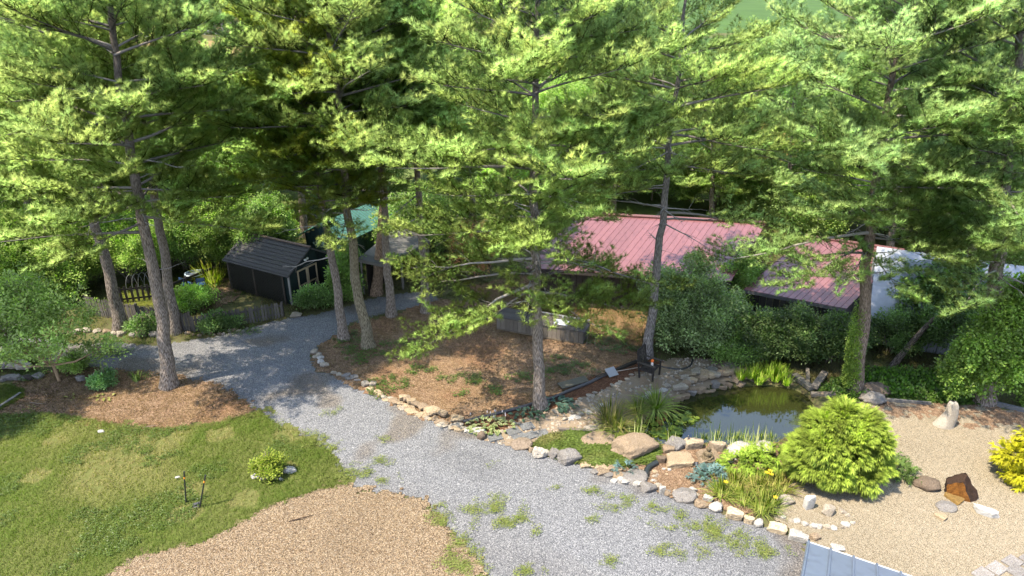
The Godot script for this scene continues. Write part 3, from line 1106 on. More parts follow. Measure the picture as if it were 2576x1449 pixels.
func tuft_mesh(n: int, h: float, w: float, spread: float) -> ArrayMesh:
	var m := MB.new()
	for i in n:
		var a := rng.randf() * TAU
		var d := Vector3(cos(a), 0, sin(a))
		var at := d * rf(0, spread)
		var sd := Vector3(-d.z, 0, d.x).rotated(Vector3.UP, rf(-1, 1)) * w * 0.5
		var tip := at + d * h * rf(0.2, 1.1) + Vector3.UP * h * rf(0.5, 1.0)
		var nn := (Vector3.UP + d * 0.3).normalized()
		m.tri(at - sd, at + sd, tip, nn, nn, nn, Vector2.ZERO, Vector2.ZERO, Vector2.ZERO, Color.WHITE * rf(0.7, 1.25))
	return m.mesh(M.blade)

func clover_mesh(n: int, r: float, leaf: float) -> ArrayMesh:
	var m := MB.new()
	for i in n:
		var a := rng.randf() * TAU
		var at := Vector3(cos(a), 0, sin(a)) * r * sqrt(rng.randf()) + Vector3.UP * rf(0.02, 0.09)
		var b := Basis(Vector3.UP, rng.randf() * TAU) * Basis(Vector3.RIGHT, rf(-0.5, 0.5))
		var q := Color.WHITE * rf(0.7, 1.25)
		var nn := b.y
		var l := leaf * rf(0.6, 1.2)
		m.tri(at + b.x * l * 0.5, at + b.z * l * 0.35, at - b.x * l * 0.5, nn, nn, nn, Vector2.ZERO, Vector2.ZERO, Vector2.ZERO, q)
		m.tri(at + b.x * l * 0.5, at - b.x * l * 0.5, at - b.z * l * 0.35, nn, nn, nn, Vector2.ZERO, Vector2.ZERO, Vector2.ZERO, q)
	return m.mesh(M.leaf)

func strew(called: String, mesh: Mesh, spots: Array, smin: float, smax: float, tint: Callable, label: String, cat: String) -> void:
	var xf := []
	var col := []
	for p in spots:
		var k := rf(smin, smax)
		xf.append(Transform3D(Basis(Vector3.UP, rng.randf() * TAU).scaled(Vector3(k, k, k)), p + Vector3.UP * 0.03))
		col.append((tint.call(p.x, p.z) as Color) * 0.78)
	var o := many(called, mesh, xf, col, self)
	tag(o, label, cat)

func build_small_growth() -> void:
	rng.seed = 501
	var all := func(_p: Vector2) -> bool: return true
	var grass := tuft_mesh(11, 0.075, 0.013, 0.07)
	var gt := func(x: float, z: float) -> Color:
		var d := lawn_dry(x, z)
		var q := Color(0.150, 0.215, 0.038).lerp(Color(0.34, 0.30, 0.125), d)
		return q * rf(0.75, 1.3)
	var lawn_keep := func(p: Vector2) -> bool: return rng.randf() < 1.0 - 0.75 * lawn_dry(p.x, p.y)
	var spots := scatter(P.lawn, 62000, lawn_keep)
	spots.append_array(scatter(P.lawn_b, 4000, lawn_keep))
	strew("lawn_grass", grass, spots, 0.7, 1.3, gt, "short mown lawn grass with straw-coloured dry patches left of the driveway", "grass")
	var clov := clover_mesh(12, 0.10, 0.045)
	var ck := func(p: Vector2) -> bool: return noise_a.get_noise_2d(p.x * 6.0, p.y * 6.0 + 50.0) > 0.18
	strew("clover", clov, scatter(P.lawn, 16000, ck), 0.7, 1.3, func(_x: float, _z: float) -> Color: return Color(0.12, 0.175, 0.03) * rf(0.75, 1.3), "bright green clover spreading through the lawn", "clover")
	# weeds in the drive: patches where the photograph has them
	var weeds := []
	for q in [[1240, 1295, 70, 40], [1300, 1330, 55, 25], [950, 1205, 60, 14], [1110, 1320, 30, 40], [1150, 1400, 55, 55], [1205, 1440, 35, 20], [840, 1045, 25, 14], [960, 1105, 26, 16], [900, 1190, 45, 20], [1400, 1225, 20, 10], [1480, 1240, 40, 12], [1560, 1270, 60, 20], [1700, 1310, 80, 22], [1800, 1340, 60, 25], [1640, 1275, 50, 14], [1880, 1375, 60, 25], [1740, 1395, 40, 20], [1950, 1400, 40, 24], [1660, 1390, 25, 14], [1480, 1310, 25, 12], [830, 1130, 50, 22], [790, 1100, 40, 14], [850, 1200, 40, 20], [700, 1060, 26, 10], [960, 1160, 30, 12], [1250, 1175, 20, 8], [1520, 1420, 30, 16], [1330, 1440, 40, 14]]:
		for i in int(q[2] * q[3] * 0.16):
			var a := rng.randf() * TAU
			var r := pow(rng.randf(), 0.8) * 1.25
			var w := gg(q[0] + cos(a) * r * q[2], q[1] + sin(a) * r * q[3])
			if noise_a.get_noise_2d(w.x * 22.0, w.z * 22.0) > 0.02:
				weeds.append(w)
	strew("driveway_weeds", clover_mesh(9, 0.14, 0.045), weeds, 0.4, 1.1, func(_x: float, _z: float) -> Color: return Color(0.20, 0.26, 0.045).lerp(Color(0.31, 0.29, 0.11), rng.randf() * 0.7) * rf(0.8, 1.25), "low yellow-green weeds growing in patches on the gravel driveway", "weeds")
	# weeds in the pine straw
	var w2 := []
	for q in [[985, 968, 55, 18], [960, 990, 30, 16], [1060, 935, 40, 12], [1110, 945, 12, 10], [1175, 955, 45, 18], [1240, 985, 28, 14], [1165, 993, 18, 8], [1330, 950, 60, 14], [1440, 935, 70, 16], [1000, 870, 60, 10], [880, 860, 40, 30], [960, 890, 30, 10], [900, 900, 40, 20], [1380, 905, 40, 10], [1560, 880, 60, 14], [1500, 860, 50, 12], [350, 950, 30, 8], [250, 890, 90, 12], [60, 945, 60, 14], [600, 830, 60, 16]]:
		for i in int(q[2] * q[3] * 0.045):
			var a := rng.randf() * TAU
			var r := sqrt(rng.randf())
			w2.append(gg(q[0] + cos(a) * r * q[2], q[1] + sin(a) * r * q[3]))
	strew("bed_weeds", clover_mesh(18, 0.15, 0.07), w2, 0.6, 1.5, func(_x: float, _z: float) -> Color: return Color(0.115, 0.175, 0.035) * rf(0.65, 1.35), "loose green weeds sprouting through the brown pine straw", "weeds")
	# creeping cover by the pond and ivy on the shady ground at the right
	strew("creeping_cover", clover_mesh(22, 0.16, 0.06), scatter(P.cover, 2600, all), 0.8, 1.5, func(x: float, z: float) -> Color: return Color(0.13, 0.18, 0.032).lerp(Color(0.22, 0.19, 0.065), clampf(noise_a.get_noise_2d(x * 8.0, z * 8.0) * 1.5, 0, 0.7)) * rf(0.7, 1.3), "low creeping green groundcover between the big boulder and the driveway stones", "groundcover")
	strew("ground_ivy", leaf_sprays[3], scatter(P.ivy, 1900, all), 0.7, 1.3, func(_x: float, _z: float) -> Color: return Color(0.13, 0.22, 0.04) * rf(0.6, 1.5), "dense ivy carpet on the shady ground behind the tan gravel garden", "ivy")
	# loose stones, chips and needles that break the evenness of the ground
	var rough_keep := func(p: Vector2) -> bool:
		for k in ["drive", "bed_mid", "bed_left", "lawn", "lawn_b", "path", "strip", "cover", "garden", "rockbed"]:
			if Geometry2D.is_point_in_polygon(p, P[k]):
				return false
		return pond_depth(p) < 0.0 and noise_a.get_noise_2d(p.x * 5.0, p.y * 5.0) > -0.25
	strew("rough_grass", tuft_mesh(12, 0.2, 0.02, 0.16), scatter(PackedVector2Array([Vector2(-24, -48), Vector2(24, -48), Vector2(24, -20), Vector2(-24, -20)]), 26000, rough_keep), 0.5, 1.3, func(x: float, z: float) -> Color: return Color(0.15, 0.20, 0.045).lerp(Color(0.26, 0.20, 0.10), clampf(0.4 + noise_a.get_noise_2d(x * 4.0, z * 4.0), 0.0, 1.0)) * rf(0.6, 1.2), "rough unmown grass and litter round the sheds and behind the shrubs", "grass")
	var pebble := MB.new()
	for k in 8:
		var a := k * TAU / 8
		var b := (k + 1) * TAU / 8
		pebble.flat(Vector3(cos(a) * 0.5, 0, sin(a) * 0.42), Vector3(cos(b) * 0.5, 0, sin(b) * 0.42), Vector3(0.05, 0.45, 0.0), Vector3(cos(a), 1, sin(a)))
	var pm := pebble.mesh(M.plastic.duplicate())
	(pm.surface_get_material(0) as StandardMaterial3D).roughness = 0.9
	strew("loose_gravel", pm, scatter(P.drive, 42000, func(p: Vector2) -> bool: return p.y > -32.0), 0.014, 0.034, func(_x: float, _z: float) -> Color: return Color(0.205, 0.205, 0.212) * rf(0.5, 1.25), "loose grey gravel lying over the driveway", "gravel")
	strew("loose_wood_chips", pm, scatter(P.chips, 16000, all), 0.02, 0.075, func(_x: float, _z: float) -> Color: return Color(0.26, 0.18, 0.105) * rf(0.35, 1.3), "loose wood chips lying over the chip bed at the bottom", "wood chips")
	strew("loose_garden_chips", pm, scatter(P.garden, 16000, func(p: Vector2) -> bool: return p.x < 20.0), 0.012, 0.04, func(_x: float, _z: float) -> Color: return Color(0.33, 0.265, 0.18) * (rf(0.7, 1.2) if rng.randf() < 0.85 else 0.35), "fine tan chips strewn over the gravel garden at the right", "gravel")
	strew("path_stones", pm, scatter(P.path, 5200, func(p: Vector2) -> bool: return pond_depth(p) < -0.1 and noise_a.get_noise_2d(p.x * 12.0, p.y * 12.0) > -0.15), 0.03, 0.16, func(_x: float, _z: float) -> Color: return Color(0.34, 0.28, 0.21) * rf(0.5, 1.3), "small flat tan stones trodden into the garden path", "stones")
	var straw_all := scatter(P.bed_mid, 9000, all)
	straw_all.append_array(scatter(P.bed_left, 7000, all))
	straw_all.append_array(scatter(P.rockbed, 1500, all))
	strew("fallen_needles", tuft_mesh(9, 0.05, 0.012, 0.13), straw_all, 0.6, 1.5, func(_x: float, _z: float) -> Color: return Color(0.27, 0.17, 0.10) * rf(0.4, 1.4), "fallen brown needles and twigs over the straw beds", "pine straw")

# ------------------------------------------------------------------ carpentry
func bar(m: MB, a: Vector3, b: Vector3, w: float, h: float, col := Color.WHITE) -> void:   # a beam from a to b, w wide, h high
	var d := (b - a)
	var z := d.normalized()
	var x := Vector3.UP.cross(z)
	if x.length() < 0.05:
		x = Vector3.RIGHT
	x = x.normalized()
	m.box(Transform3D(Basis(x, z.cross(x), z), (a + b) * 0.5), Vector3(w, h, d.length()), col)

func one_bar(called: String, a: Vector3, b: Vector3, w: float, h: float, col: Color, m: Material, parent: Node) -> MeshInstance3D:
	var q := MB.new()
	bar(q, a, b, w, h, col)
	return part(called, q.mesh(m), parent)

# metal roof between an eave a-b and a ridge d-c: one part per sheet, each with its raised rib
func roof_sheets(t: Node3D, called: String, a: Vector3, b: Vector3, c: Vector3, d: Vector3, n: int, col: Color, m: Material, rib: float, ribs := 1) -> void:
	var up := (b - a).cross(d - a).normalized()
	if up.y < 0.0:
		up = -up
	for i in n:
		var k0 := float(i) / n
		var k1 := float(i + 1) / n
		var q := MB.new()
		var e0 := a.lerp(b, k0)
		var e1 := a.lerp(b, k1)
		var r0 := d.lerp(c, k0)
		var r1 := d.lerp(c, k1)
		var tone := col * rf(0.93, 1.07)
		q.quad(e0, e1, r1, r0, up, tone)
		q.quad(e0 - up * 0.025, e1 - up * 0.025, r1 - up * 0.025, r0 - up * 0.025, -up, tone)
		q.quad(e0, e1, e1 - up * 0.025, e0 - up * 0.025, e0 - r0, tone)
		for j in ribs:
			var f0 := e0.lerp(e1, (j + 0.08) / ribs)
			var f1 := r0.lerp(r1, (j + 0.08) / ribs)
			var side := (b - a).normalized()
			var w := rib * 0.9
			q.quad(f0 - side * w, f0 + up * rib - side * w * 0.4, f1 + up * rib - side * w * 0.4, f1 - side * w, up - side, tone)
			q.quad(f0 + up * rib - side * w * 0.4, f0 + up * rib + side * w * 0.4, f1 + up * rib + side * w * 0.4, f1 + up * rib - side * w * 0.4, up, tone)
			q.quad(f0 + side * w, f0 + up * rib + side * w * 0.4, f1 + up * rib + side * w * 0.4, f1 + side * w, up + side, tone)
		part(called, q.mesh(m), t)

func slab(called: String, pts: Array, thick: float, col: Color, m: Material, parent: Node) -> MeshInstance3D:   # a flat polygon of four with thickness below it
	var q := MB.new()
	var up: Vector3 = (pts[1] - pts[0]).cross(pts[3] - pts[0]).normalized()
	if up.y < 0.0:
		up = -up
	var mid: Vector3 = (pts[0] + pts[1] + pts[2] + pts[3]) * 0.25
	q.quad(pts[0], pts[1], pts[2], pts[3], up, col)
	q.quad(pts[0] - up * thick, pts[1] - up * thick, pts[2] - up * thick, pts[3] - up * thick, -up, col)
	for i in 4:
		var a: Vector3 = pts[i]
		var b: Vector3 = pts[(i + 1) % 4]
		q.quad(a, b, b - up * thick, a - up * thick, (a + b) * 0.5 - mid, col)
	return part(called, q.mesh(m), parent)

# upright boards side by side from a to b, each a part; tops may follow a gable
func board_wall(t: Node3D, called: String, a: Vector3, b: Vector3, w: float, top_a: float, top_mid: float, top_b: float, col: Color, m: Material, deep := 0.05) -> void:
	var n := maxi(int(a.distance_to(b) / w), 1)
	for i in n:
		var q := MB.new()
		var k := (i + 0.5) / n
		var top := lerpf(top_a, top_mid, k * 2.0) if k < 0.5 else lerpf(top_mid, top_b, k * 2.0 - 1.0)
		var p0 := a.lerp(b, (i + 0.03) / n)
		var p1 := a.lerp(b, (i + 0.97) / n)
		var x := (p1 - p0)
		var z := x.normalized().cross(Vector3.UP)
		q.box(Transform3D(Basis(x.normalized(), Vector3.UP, z), (p0 + p1) * 0.5 + Vector3.UP * top * 0.5 + z * rf(-0.006, 0.006)), Vector3(x.length(), top, deep), col * rf(0.75, 1.25))
		part(called, q.mesh(m), t)

func build_house_roof() -> void:   # corner of the metal roof below the drone
	var a := gp(2030, 1362, 3.0)
	var b := gp(2290, 1449, 3.0)
	var e := (b - a).normalized()
	var up := Vector3(-absf(e.z), 0, absf(e.x))
	var t := thing("house", "house corner with blue-grey standing seam metal roof at the bottom edge", "house", Vector3(a.x, 0, a.z))
	var f := t.position
	var len := 7.2
	var rise := up * 3.2 + Vector3.UP * 1.15
	roof_sheets(t, "roof_panel", a - f, a + e * len - f, a + e * len + rise - f, a + rise - f, 15, Color(0.21, 0.255, 0.335), M.metal, 0.042)
	var q := MB.new()
	bar(q, a - f - Vector3.UP * 0.06, a + e * len - f - Vector3.UP * 0.06, 0.03, 0.14, Color(0.5, 0.5, 0.5))
	part("fascia", q.mesh(M.plastic), t)
	var w0 := a + up * 0.35 + e * 0.35 - f
	var w := MB.new()
	bar(w, w0 - Vector3.UP * 1.52, w0 + e * (len - 0.4) - Vector3.UP * 1.52, 0.14, 2.96, Color(0.55, 0.53, 0.48))
	bar(w, w0 + up * 0.08 - Vector3.UP * 1.52, w0 + up * 3.0 - Vector3.UP * 1.52, 0.14, 2.96, Color(0.55, 0.53, 0.48))
	part("wall", w.mesh(M.paint), t)

func build_shed() -> void:
	var k0 := Vector3(-11.2, 0, -31.6)
	var t := thing("shed", "dark green garden shed with cream door trim and grey shingle roof", "shed", k0)
	var ld := Vector3(-0.875, 0, -0.484)
	var gd := Vector3(0.484, 0, -0.875)
	var L := 4.3
	var G := 3.0
	var eave := 1.75
	var apex := 2.6
	var green := Color(0.022, 0.040, 0.036)
	board_wall(t, "wall_board", gd * 0.02, gd * G, 0.24, eave, apex, eave, green, M.paint)
	board_wall(t, "wall_board", ld * L + gd * 0.03, gd * 0.03, 0.3, eave, eave, eave, green, M.paint)
	board_wall(t, "wall_board", ld * L + gd * G, gd * G, 0.6, eave, eave, eave, green, M.paint)
	board_wall(t, "wall_board", ld * L, ld * L + gd * G, 0.4, eave, apex, eave, green, M.paint)
	var o1 := -ld * 0.22
	var o2 := ld * (L + 0.2)
	var dip := Vector3.UP * 0.13
	var gh := gd * G * 0.5
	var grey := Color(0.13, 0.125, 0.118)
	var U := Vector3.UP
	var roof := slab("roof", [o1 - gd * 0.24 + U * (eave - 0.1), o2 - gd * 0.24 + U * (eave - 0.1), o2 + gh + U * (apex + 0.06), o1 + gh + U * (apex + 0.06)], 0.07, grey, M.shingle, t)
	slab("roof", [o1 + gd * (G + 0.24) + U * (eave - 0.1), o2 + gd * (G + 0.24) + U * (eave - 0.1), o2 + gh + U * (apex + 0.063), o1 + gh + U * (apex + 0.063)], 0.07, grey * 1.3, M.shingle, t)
	for i in 9:   # shingle courses stand a little proud of one another
		var k := (i + 0.5) / 9.0
		var p := (o1 - gd * 0.24 + U * (eave - 0.1)).lerp(o1 + gh + U * (apex + 0.06), k)
		var q := (o2 - gd * 0.24 + U * (eave - 0.1)).lerp(o2 + gh + U * (apex + 0.06), k)
		one_bar("shingle_course", p + U * 0.012, q + U * 0.012, 0.05, 0.02, grey * rf(0.7, 1.1), M.shingle, roof)
	one_bar("ridge_cap", o1 + gh + U * (apex + 0.09), o2 + gh + U * (apex + 0.09), 0.16, 0.04, Color(0.34, 0.24, 0.19), M.wood, t)
	var cream := Color(0.62, 0.50, 0.31)
	var out := -ld * 0.06
	for dx in [0.55, 1.24]:
		var leaf := MB.new()
		leaf.box(Transform3D(Basis(gd, U, gd.cross(U)), gd * (dx + 0.33) + out * 0.75 + U * 0.83), Vector3(0.64, 1.6, 0.03), Color(0.016, 0.03, 0.028))
		var dp := part("door", leaf.mesh(M.paint), t)
		var tr := MB.new()
		bar(tr, gd * (dx + 0.04) + out * 1.3 + U * 0.05, gd * (dx + 0.04) + out * 1.3 + U * 1.62, 0.08, 0.03, cream)
		bar(tr, gd * (dx + 0.63) + out * 1.3 + U * 0.05, gd * (dx + 0.63) + out * 1.3 + U * 1.62, 0.08, 0.03, cream)
		bar(tr, gd * (dx + 0.0) + out * 1.36 + U * 1.63, gd * (dx + 0.67) + out * 1.36 + U * 1.63, 0.03, 0.09, cream)
		bar(tr, gd * (dx + 0.08) + out * 1.33 + U * 0.82, gd * (dx + 0.6) + out * 1.33 + U * 0.82, 0.03, 0.07, cream)
		bar(tr, gd * (dx + 0.1) + out * 1.42 + U * 0.1, gd * (dx + 0.58) + out * 1.42 + U * 0.78, 0.03, 0.06, cream)
		part("trim", tr.mesh(M.paint), dp)
	one_bar("corner_trim", out * 0.6 - gd * 0.02, out * 0.6 - gd * 0.02 + U * 1.62, 0.09, 0.09, Color(0.42, 0.40, 0.36), M.paint, t)
	var lamp := MB.new()
	for sd in [-1.0, 1.0]:
		lamp.lathe(Transform3D(Basis(-ld, gd, U).rotated(U, sd * 0.4), gd * (1.2 + sd * 0.09) + out * 1.2 + U * 2.06), [Vector2(0.02, 0), Vector2(0.05, 0.02), Vector2(0.07, 0.12), Vector2(0.0, 0.13)], 10, Color(0.7, 0.7, 0.68))
	part("flood_lamp", lamp.mesh(M.plastic), t)
	# lattice in front of the long wall
	for span in [[0.35, 2.3], [2.45, 4.2]]:
		var lat := MB.new()
		var a: float = span[0]
		var b: float = span[1]
		var H := 1.55
		var face := -gd * 0.10
		var x := a - H
		while x < b:
			var xa := maxf(x, a)
			var xb := minf(x + H, b)
			if xb - xa > 0.05:
				bar(lat, ld * xa + face + U * (xa - x + 0.02), ld * xb + face + U * (xb - x + 0.02), 0.012, 0.035, Color(0.07, 0.06, 0.045))
				bar(lat, ld * xa + face * 1.15 + U * (H - (xa - x) + 0.02), ld * xb + face * 1.15 + U * (H - (xb - x) + 0.02), 0.012, 0.035, Color(0.07, 0.06, 0.045))
			x += 0.16
		part("lattice", lat.mesh(M.wood), t)
	for u in [0.3, 2.38, 4.26]:
		one_bar("lattice_post", ld * u - gd * 0.11, ld * u - gd * 0.11 + U * 1.6, 0.08, 0.08, Color(0.13, 0.11, 0.09), M.wood, t)

func build_green_building() -> void:
	var c0 := Vector3(-9.4, 0, -36.4)
	var t := thing("green_roofed_building", "teal sided building with green corrugated metal roof behind the shed", "building", c0)
	var a := Vector3.ZERO
	var far := Vector3(2.3, 0, -4.4)
	var lft := Vector3(-2.5, 0, -1.0)
	var U := Vector3.UP
	var teal := Color(0.085, 0.155, 0.155)
	board_wall(t, "wall_panel", lft, a, 0.3, 1.75, 2.5, 1.75, teal, M.paint)
	board_wall(t, "wall_panel", a, far, 0.3, 1.75, 1.75, 1.75, teal, M.paint)
	board_wall(t, "wall_panel", far, far + lft, 0.6, 1.75, 2.5, 1.75, teal, M.paint)
	board_wall(t, "wall_panel", far + lft, lft, 0.6, 1.75, 1.75, 1.75, teal, M.paint)
	var n := far.normalized() * 0.3
	var outw := -lft.normalized() * 0.25
	var ridge := lft * 0.5 + U * 2.62
	roof_sheets(t, "roof_sheet", a + outw - n + U * 1.72, far + outw + n + U * 1.72, far + ridge + n, ridge - n, 8, Color(0.07, 0.22, 0.165), M.metal, 0.045, 3)
	roof_sheets(t, "roof_sheet", lft - outw - n + U * 1.72, far + lft - outw + n + U * 1.72, far + ridge + n, ridge - n, 8, Color(0.07, 0.24, 0.18), M.metal, 0.045, 3)

func build_leanto() -> void:
	var c0 := Vector3(-7.2, 0, -33.0)
	var t := thing("open_shed", "open fronted shed with weathered grey shingle roof on posts", "shed", c0)
	var U := Vector3.UP
	var A := Vector3(-7.95, 2.0, -32.9) - c0
	var B := Vector3(-6.4, 1.95, -32.2) - c0
	var C := Vector3(-4.5, 1.95, -35.7) - c0
	var D := Vector3(-6.4, 2.35, -37.4) - c0
	var grey := Color(0.20, 0.195, 0.18)
	for i in 8:   # board courses
		var k := i / 8.0
		var k2 := (i + 1) / 8.0
		slab("roof_course", [A.lerp(D, k) + U * 0.01 * (i % 2), B.lerp(C, k) + U * 0.01 * (i % 2), B.lerp(C, k2 + 0.01) + U * 0.01 * (i % 2), A.lerp(D, k2 + 0.01) + U * 0.01 * (i % 2)], 0.05, grey * rf(0.8, 1.15), M.shingle, t)
	one_bar("fascia", A - U * 0.1, B - U * 0.1, 0.03, 0.14, Color(0.28, 0.26, 0.23), M.wood, t)
	one_bar("fascia", B - U * 0.1, C - U * 0.1, 0.03, 0.14, Color(0.20, 0.19, 0.17), M.wood, t)
	for k in [0.04, 0.36, 0.68, 0.97]:
		var p := B.lerp(C, k)
		p.y = 0
		one_bar("post", p + (A - B).normalized() * 0.1, p + (A - B).normalized() * 0.1 + U * 1.86, 0.11, 0.11, Color(0.30, 0.28, 0.25), M.wood, t)
	var a0 := A.lerp(B, 0.12)
	a0.y = 0
	one_bar("post", a0, a0 + U * 1.9, 0.10, 0.10, Color(0.32, 0.30, 0.27), M.wood, t)
	var a1 := Vector3(A.x, 0, A.z) + (B - A) * 0.3
	var d1 := Vector3(D.x, 0, D.z) + (B - A) * 0.15
	d1.y = 0
	a1.y = 0
	board_wall(t, "wall_board", a1, d1, 0.25, 1.95, 2.1, 2.25, Color(0.06, 0.05, 0.04), M.wood)
	board_wall(t, "wall_board", d1, Vector3(C.x, 0, C.z), 0.3, 2.2, 2.05, 1.85, Color(0.06, 0.05, 0.04), M.wood)

func build_barns() -> void:
	var U := Vector3.UP
	var c0 := Vector3(0.67, 0, -31.2)
	var t := thing("red_roofed_barn", "long barn with faded red ribbed metal roof behind the centre pine", "barn", c0)
	var a := Vector3(0, 2.2, 0)
	var d := Vector3(2.85, 3.65, -4.2)
	var e := Vector3(9.6, 0, 1.65)
	var red := Color(0.29, 0.115, 0.115)
	roof_sheets(t, "roof_panel", a, a + e, d + e, d, 30, red, M.metal, 0.02)
	var back := Vector3(1.6, -1.45, -2.6)
	roof_sheets(t, "roof_panel", d + back, d + back + e, d + e, d, 13, red, M.metal, 0.028)
	one_bar("ridge_cap", d + U * 0.03, d + e + U * 0.03, 0.3, 0.05, red * 0.9, M.metal, t)
	one_bar("fascia", a - U * 0.12, a + e - U * 0.12, 0.04, 0.16, Color(0.10, 0.085, 0.075), M.wood, t)
	one_bar("barge_board", a - U * 0.08, d - U * 0.08, 0.04, 0.16, Color(0.36, 0.33, 0.30), M.wood, t)
	var brown := Color(0.10, 0.08, 0.06)
	var a0 := Vector3(0.35, 0, -0.25)
	board_wall(t, "wall_board", a0 + Vector3(0.1, 0, -0.3), a0 + e * 0.96 + Vector3(0.1, 0, -0.3), 0.3, 2.05, 2.05, 2.05, brown, M.wood)
	board_wall(t, "wall_board", a0 + Vector3(0.1, 0, -0.3), a0 + Vector3(4.1, 0, -6.2), 0.4, 2.1, 3.3, 2.0, brown, M.wood)
	board_wall(t, "wall_board", a0 + e * 0.96 + Vector3(0.1, 0, -0.3), a0 + e * 0.96 + Vector3(4.1, 0, -6.2), 0.5, 2.1, 3.3, 2.0, brown, M.wood)
	# the lower wing further right
	var c1 := Vector3(10.9, 0, -29.5)
	var w := thing("red_roofed_wing", "lower outbuilding with red metal roof between the leafy shrub and the ivy pine", "outbuilding", c1)
	var a1 := Vector3(0, 1.8, 0)
	var d1 := Vector3(4.0, 3.25, -3.4)
	var e1 := Vector3(3.9, 0, 2.1)
	roof_sheets(w, "roof_panel", a1, a1 + e1, d1 + e1, d1, 16, red * 0.98, M.metal, 0.02)
	one_bar("ridge_cap", d1 + U * 0.03, d1 + e1 + U * 0.03, 0.25, 0.05, red * 0.9, M.metal, w)
	one_bar("fascia", a1 - U * 0.1, a1 + e1 - U * 0.1, 0.04, 0.14, Color(0.3, 0.3, 0.31), M.wood, w)
	var f0 := Vector3(0.3, 0, -0.3)
	board_wall(w, "wall_board", f0, f0 + e1 * 0.95, 0.3, 1.7, 1.7, 1.7, Color(0.16, 0.15, 0.14), M.wood)
	board_wall(w, "wall_board", f0 + e1 * 0.95, f0 + e1 * 0.95 + Vector3(3.4, 0, -2.9), 0.4, 1.7, 2.3, 3.0, Color(0.16, 0.15, 0.14), M.wood)
	board_wall(w, "wall_board", f0 + Vector3(3.4, 0, -2.9), f0 + e1 * 0.95 + Vector3(3.4, 0, -2.9), 0.5, 3.0, 3.0, 3.0, Color(0.16, 0.15, 0.14), M.wood)
	# the pale metal building at the right
	var c2 := Vector3(16.0, 0, -27.6)
	var g := thing("pale_metal_building", "low building with pale silver ribbed metal roof behind the ivy pine", "building", c2)
	var e2 := Vector3(5.6, 0, 2.6)
	var d2 := Vector3(1.0, 3.7, -2.4)
	var a2 := Vector3(0, 1.3, 0)
	for i in 14:
		var k := i / 14.0
		var k2 := (i + 1) / 14.0
		slab("roof_panel", [a2.lerp(d2, k), a2.lerp(d2, k) + e2, a2.lerp(d2, k2 + 0.012) + e2 + U * 0.02, a2.lerp(d2, k2 + 0.012) + U * 0.02], 0.02, Color(0.52, 0.56, 0.63) * rf(0.8, 1.05), M.metal, g)
	board_wall(g, "wall_panel", Vector3(0.1, 0, -0.12), Vector3(0.1, 0, -0.12) + e2 * 0.98, 0.35, 1.25, 1.25, 1.25, Color(0.4, 0.42, 0.45), M.paint)
	board_wall(g, "wall_panel", Vector3(0.1, 0, -0.12), Vector3(0.95, 0, -2.35), 0.3, 1.25, 2.4, 3.55, Color(0.55, 0.57, 0.6), M.paint)
	board_wall(g, "wall_panel", Vector3(0.95, 0, -2.35), Vector3(0.95, 0, -2.35) + e2 * 0.98, 0.6, 3.55, 3.55, 3.55, Color(0.55, 0.57, 0.6), M.paint)

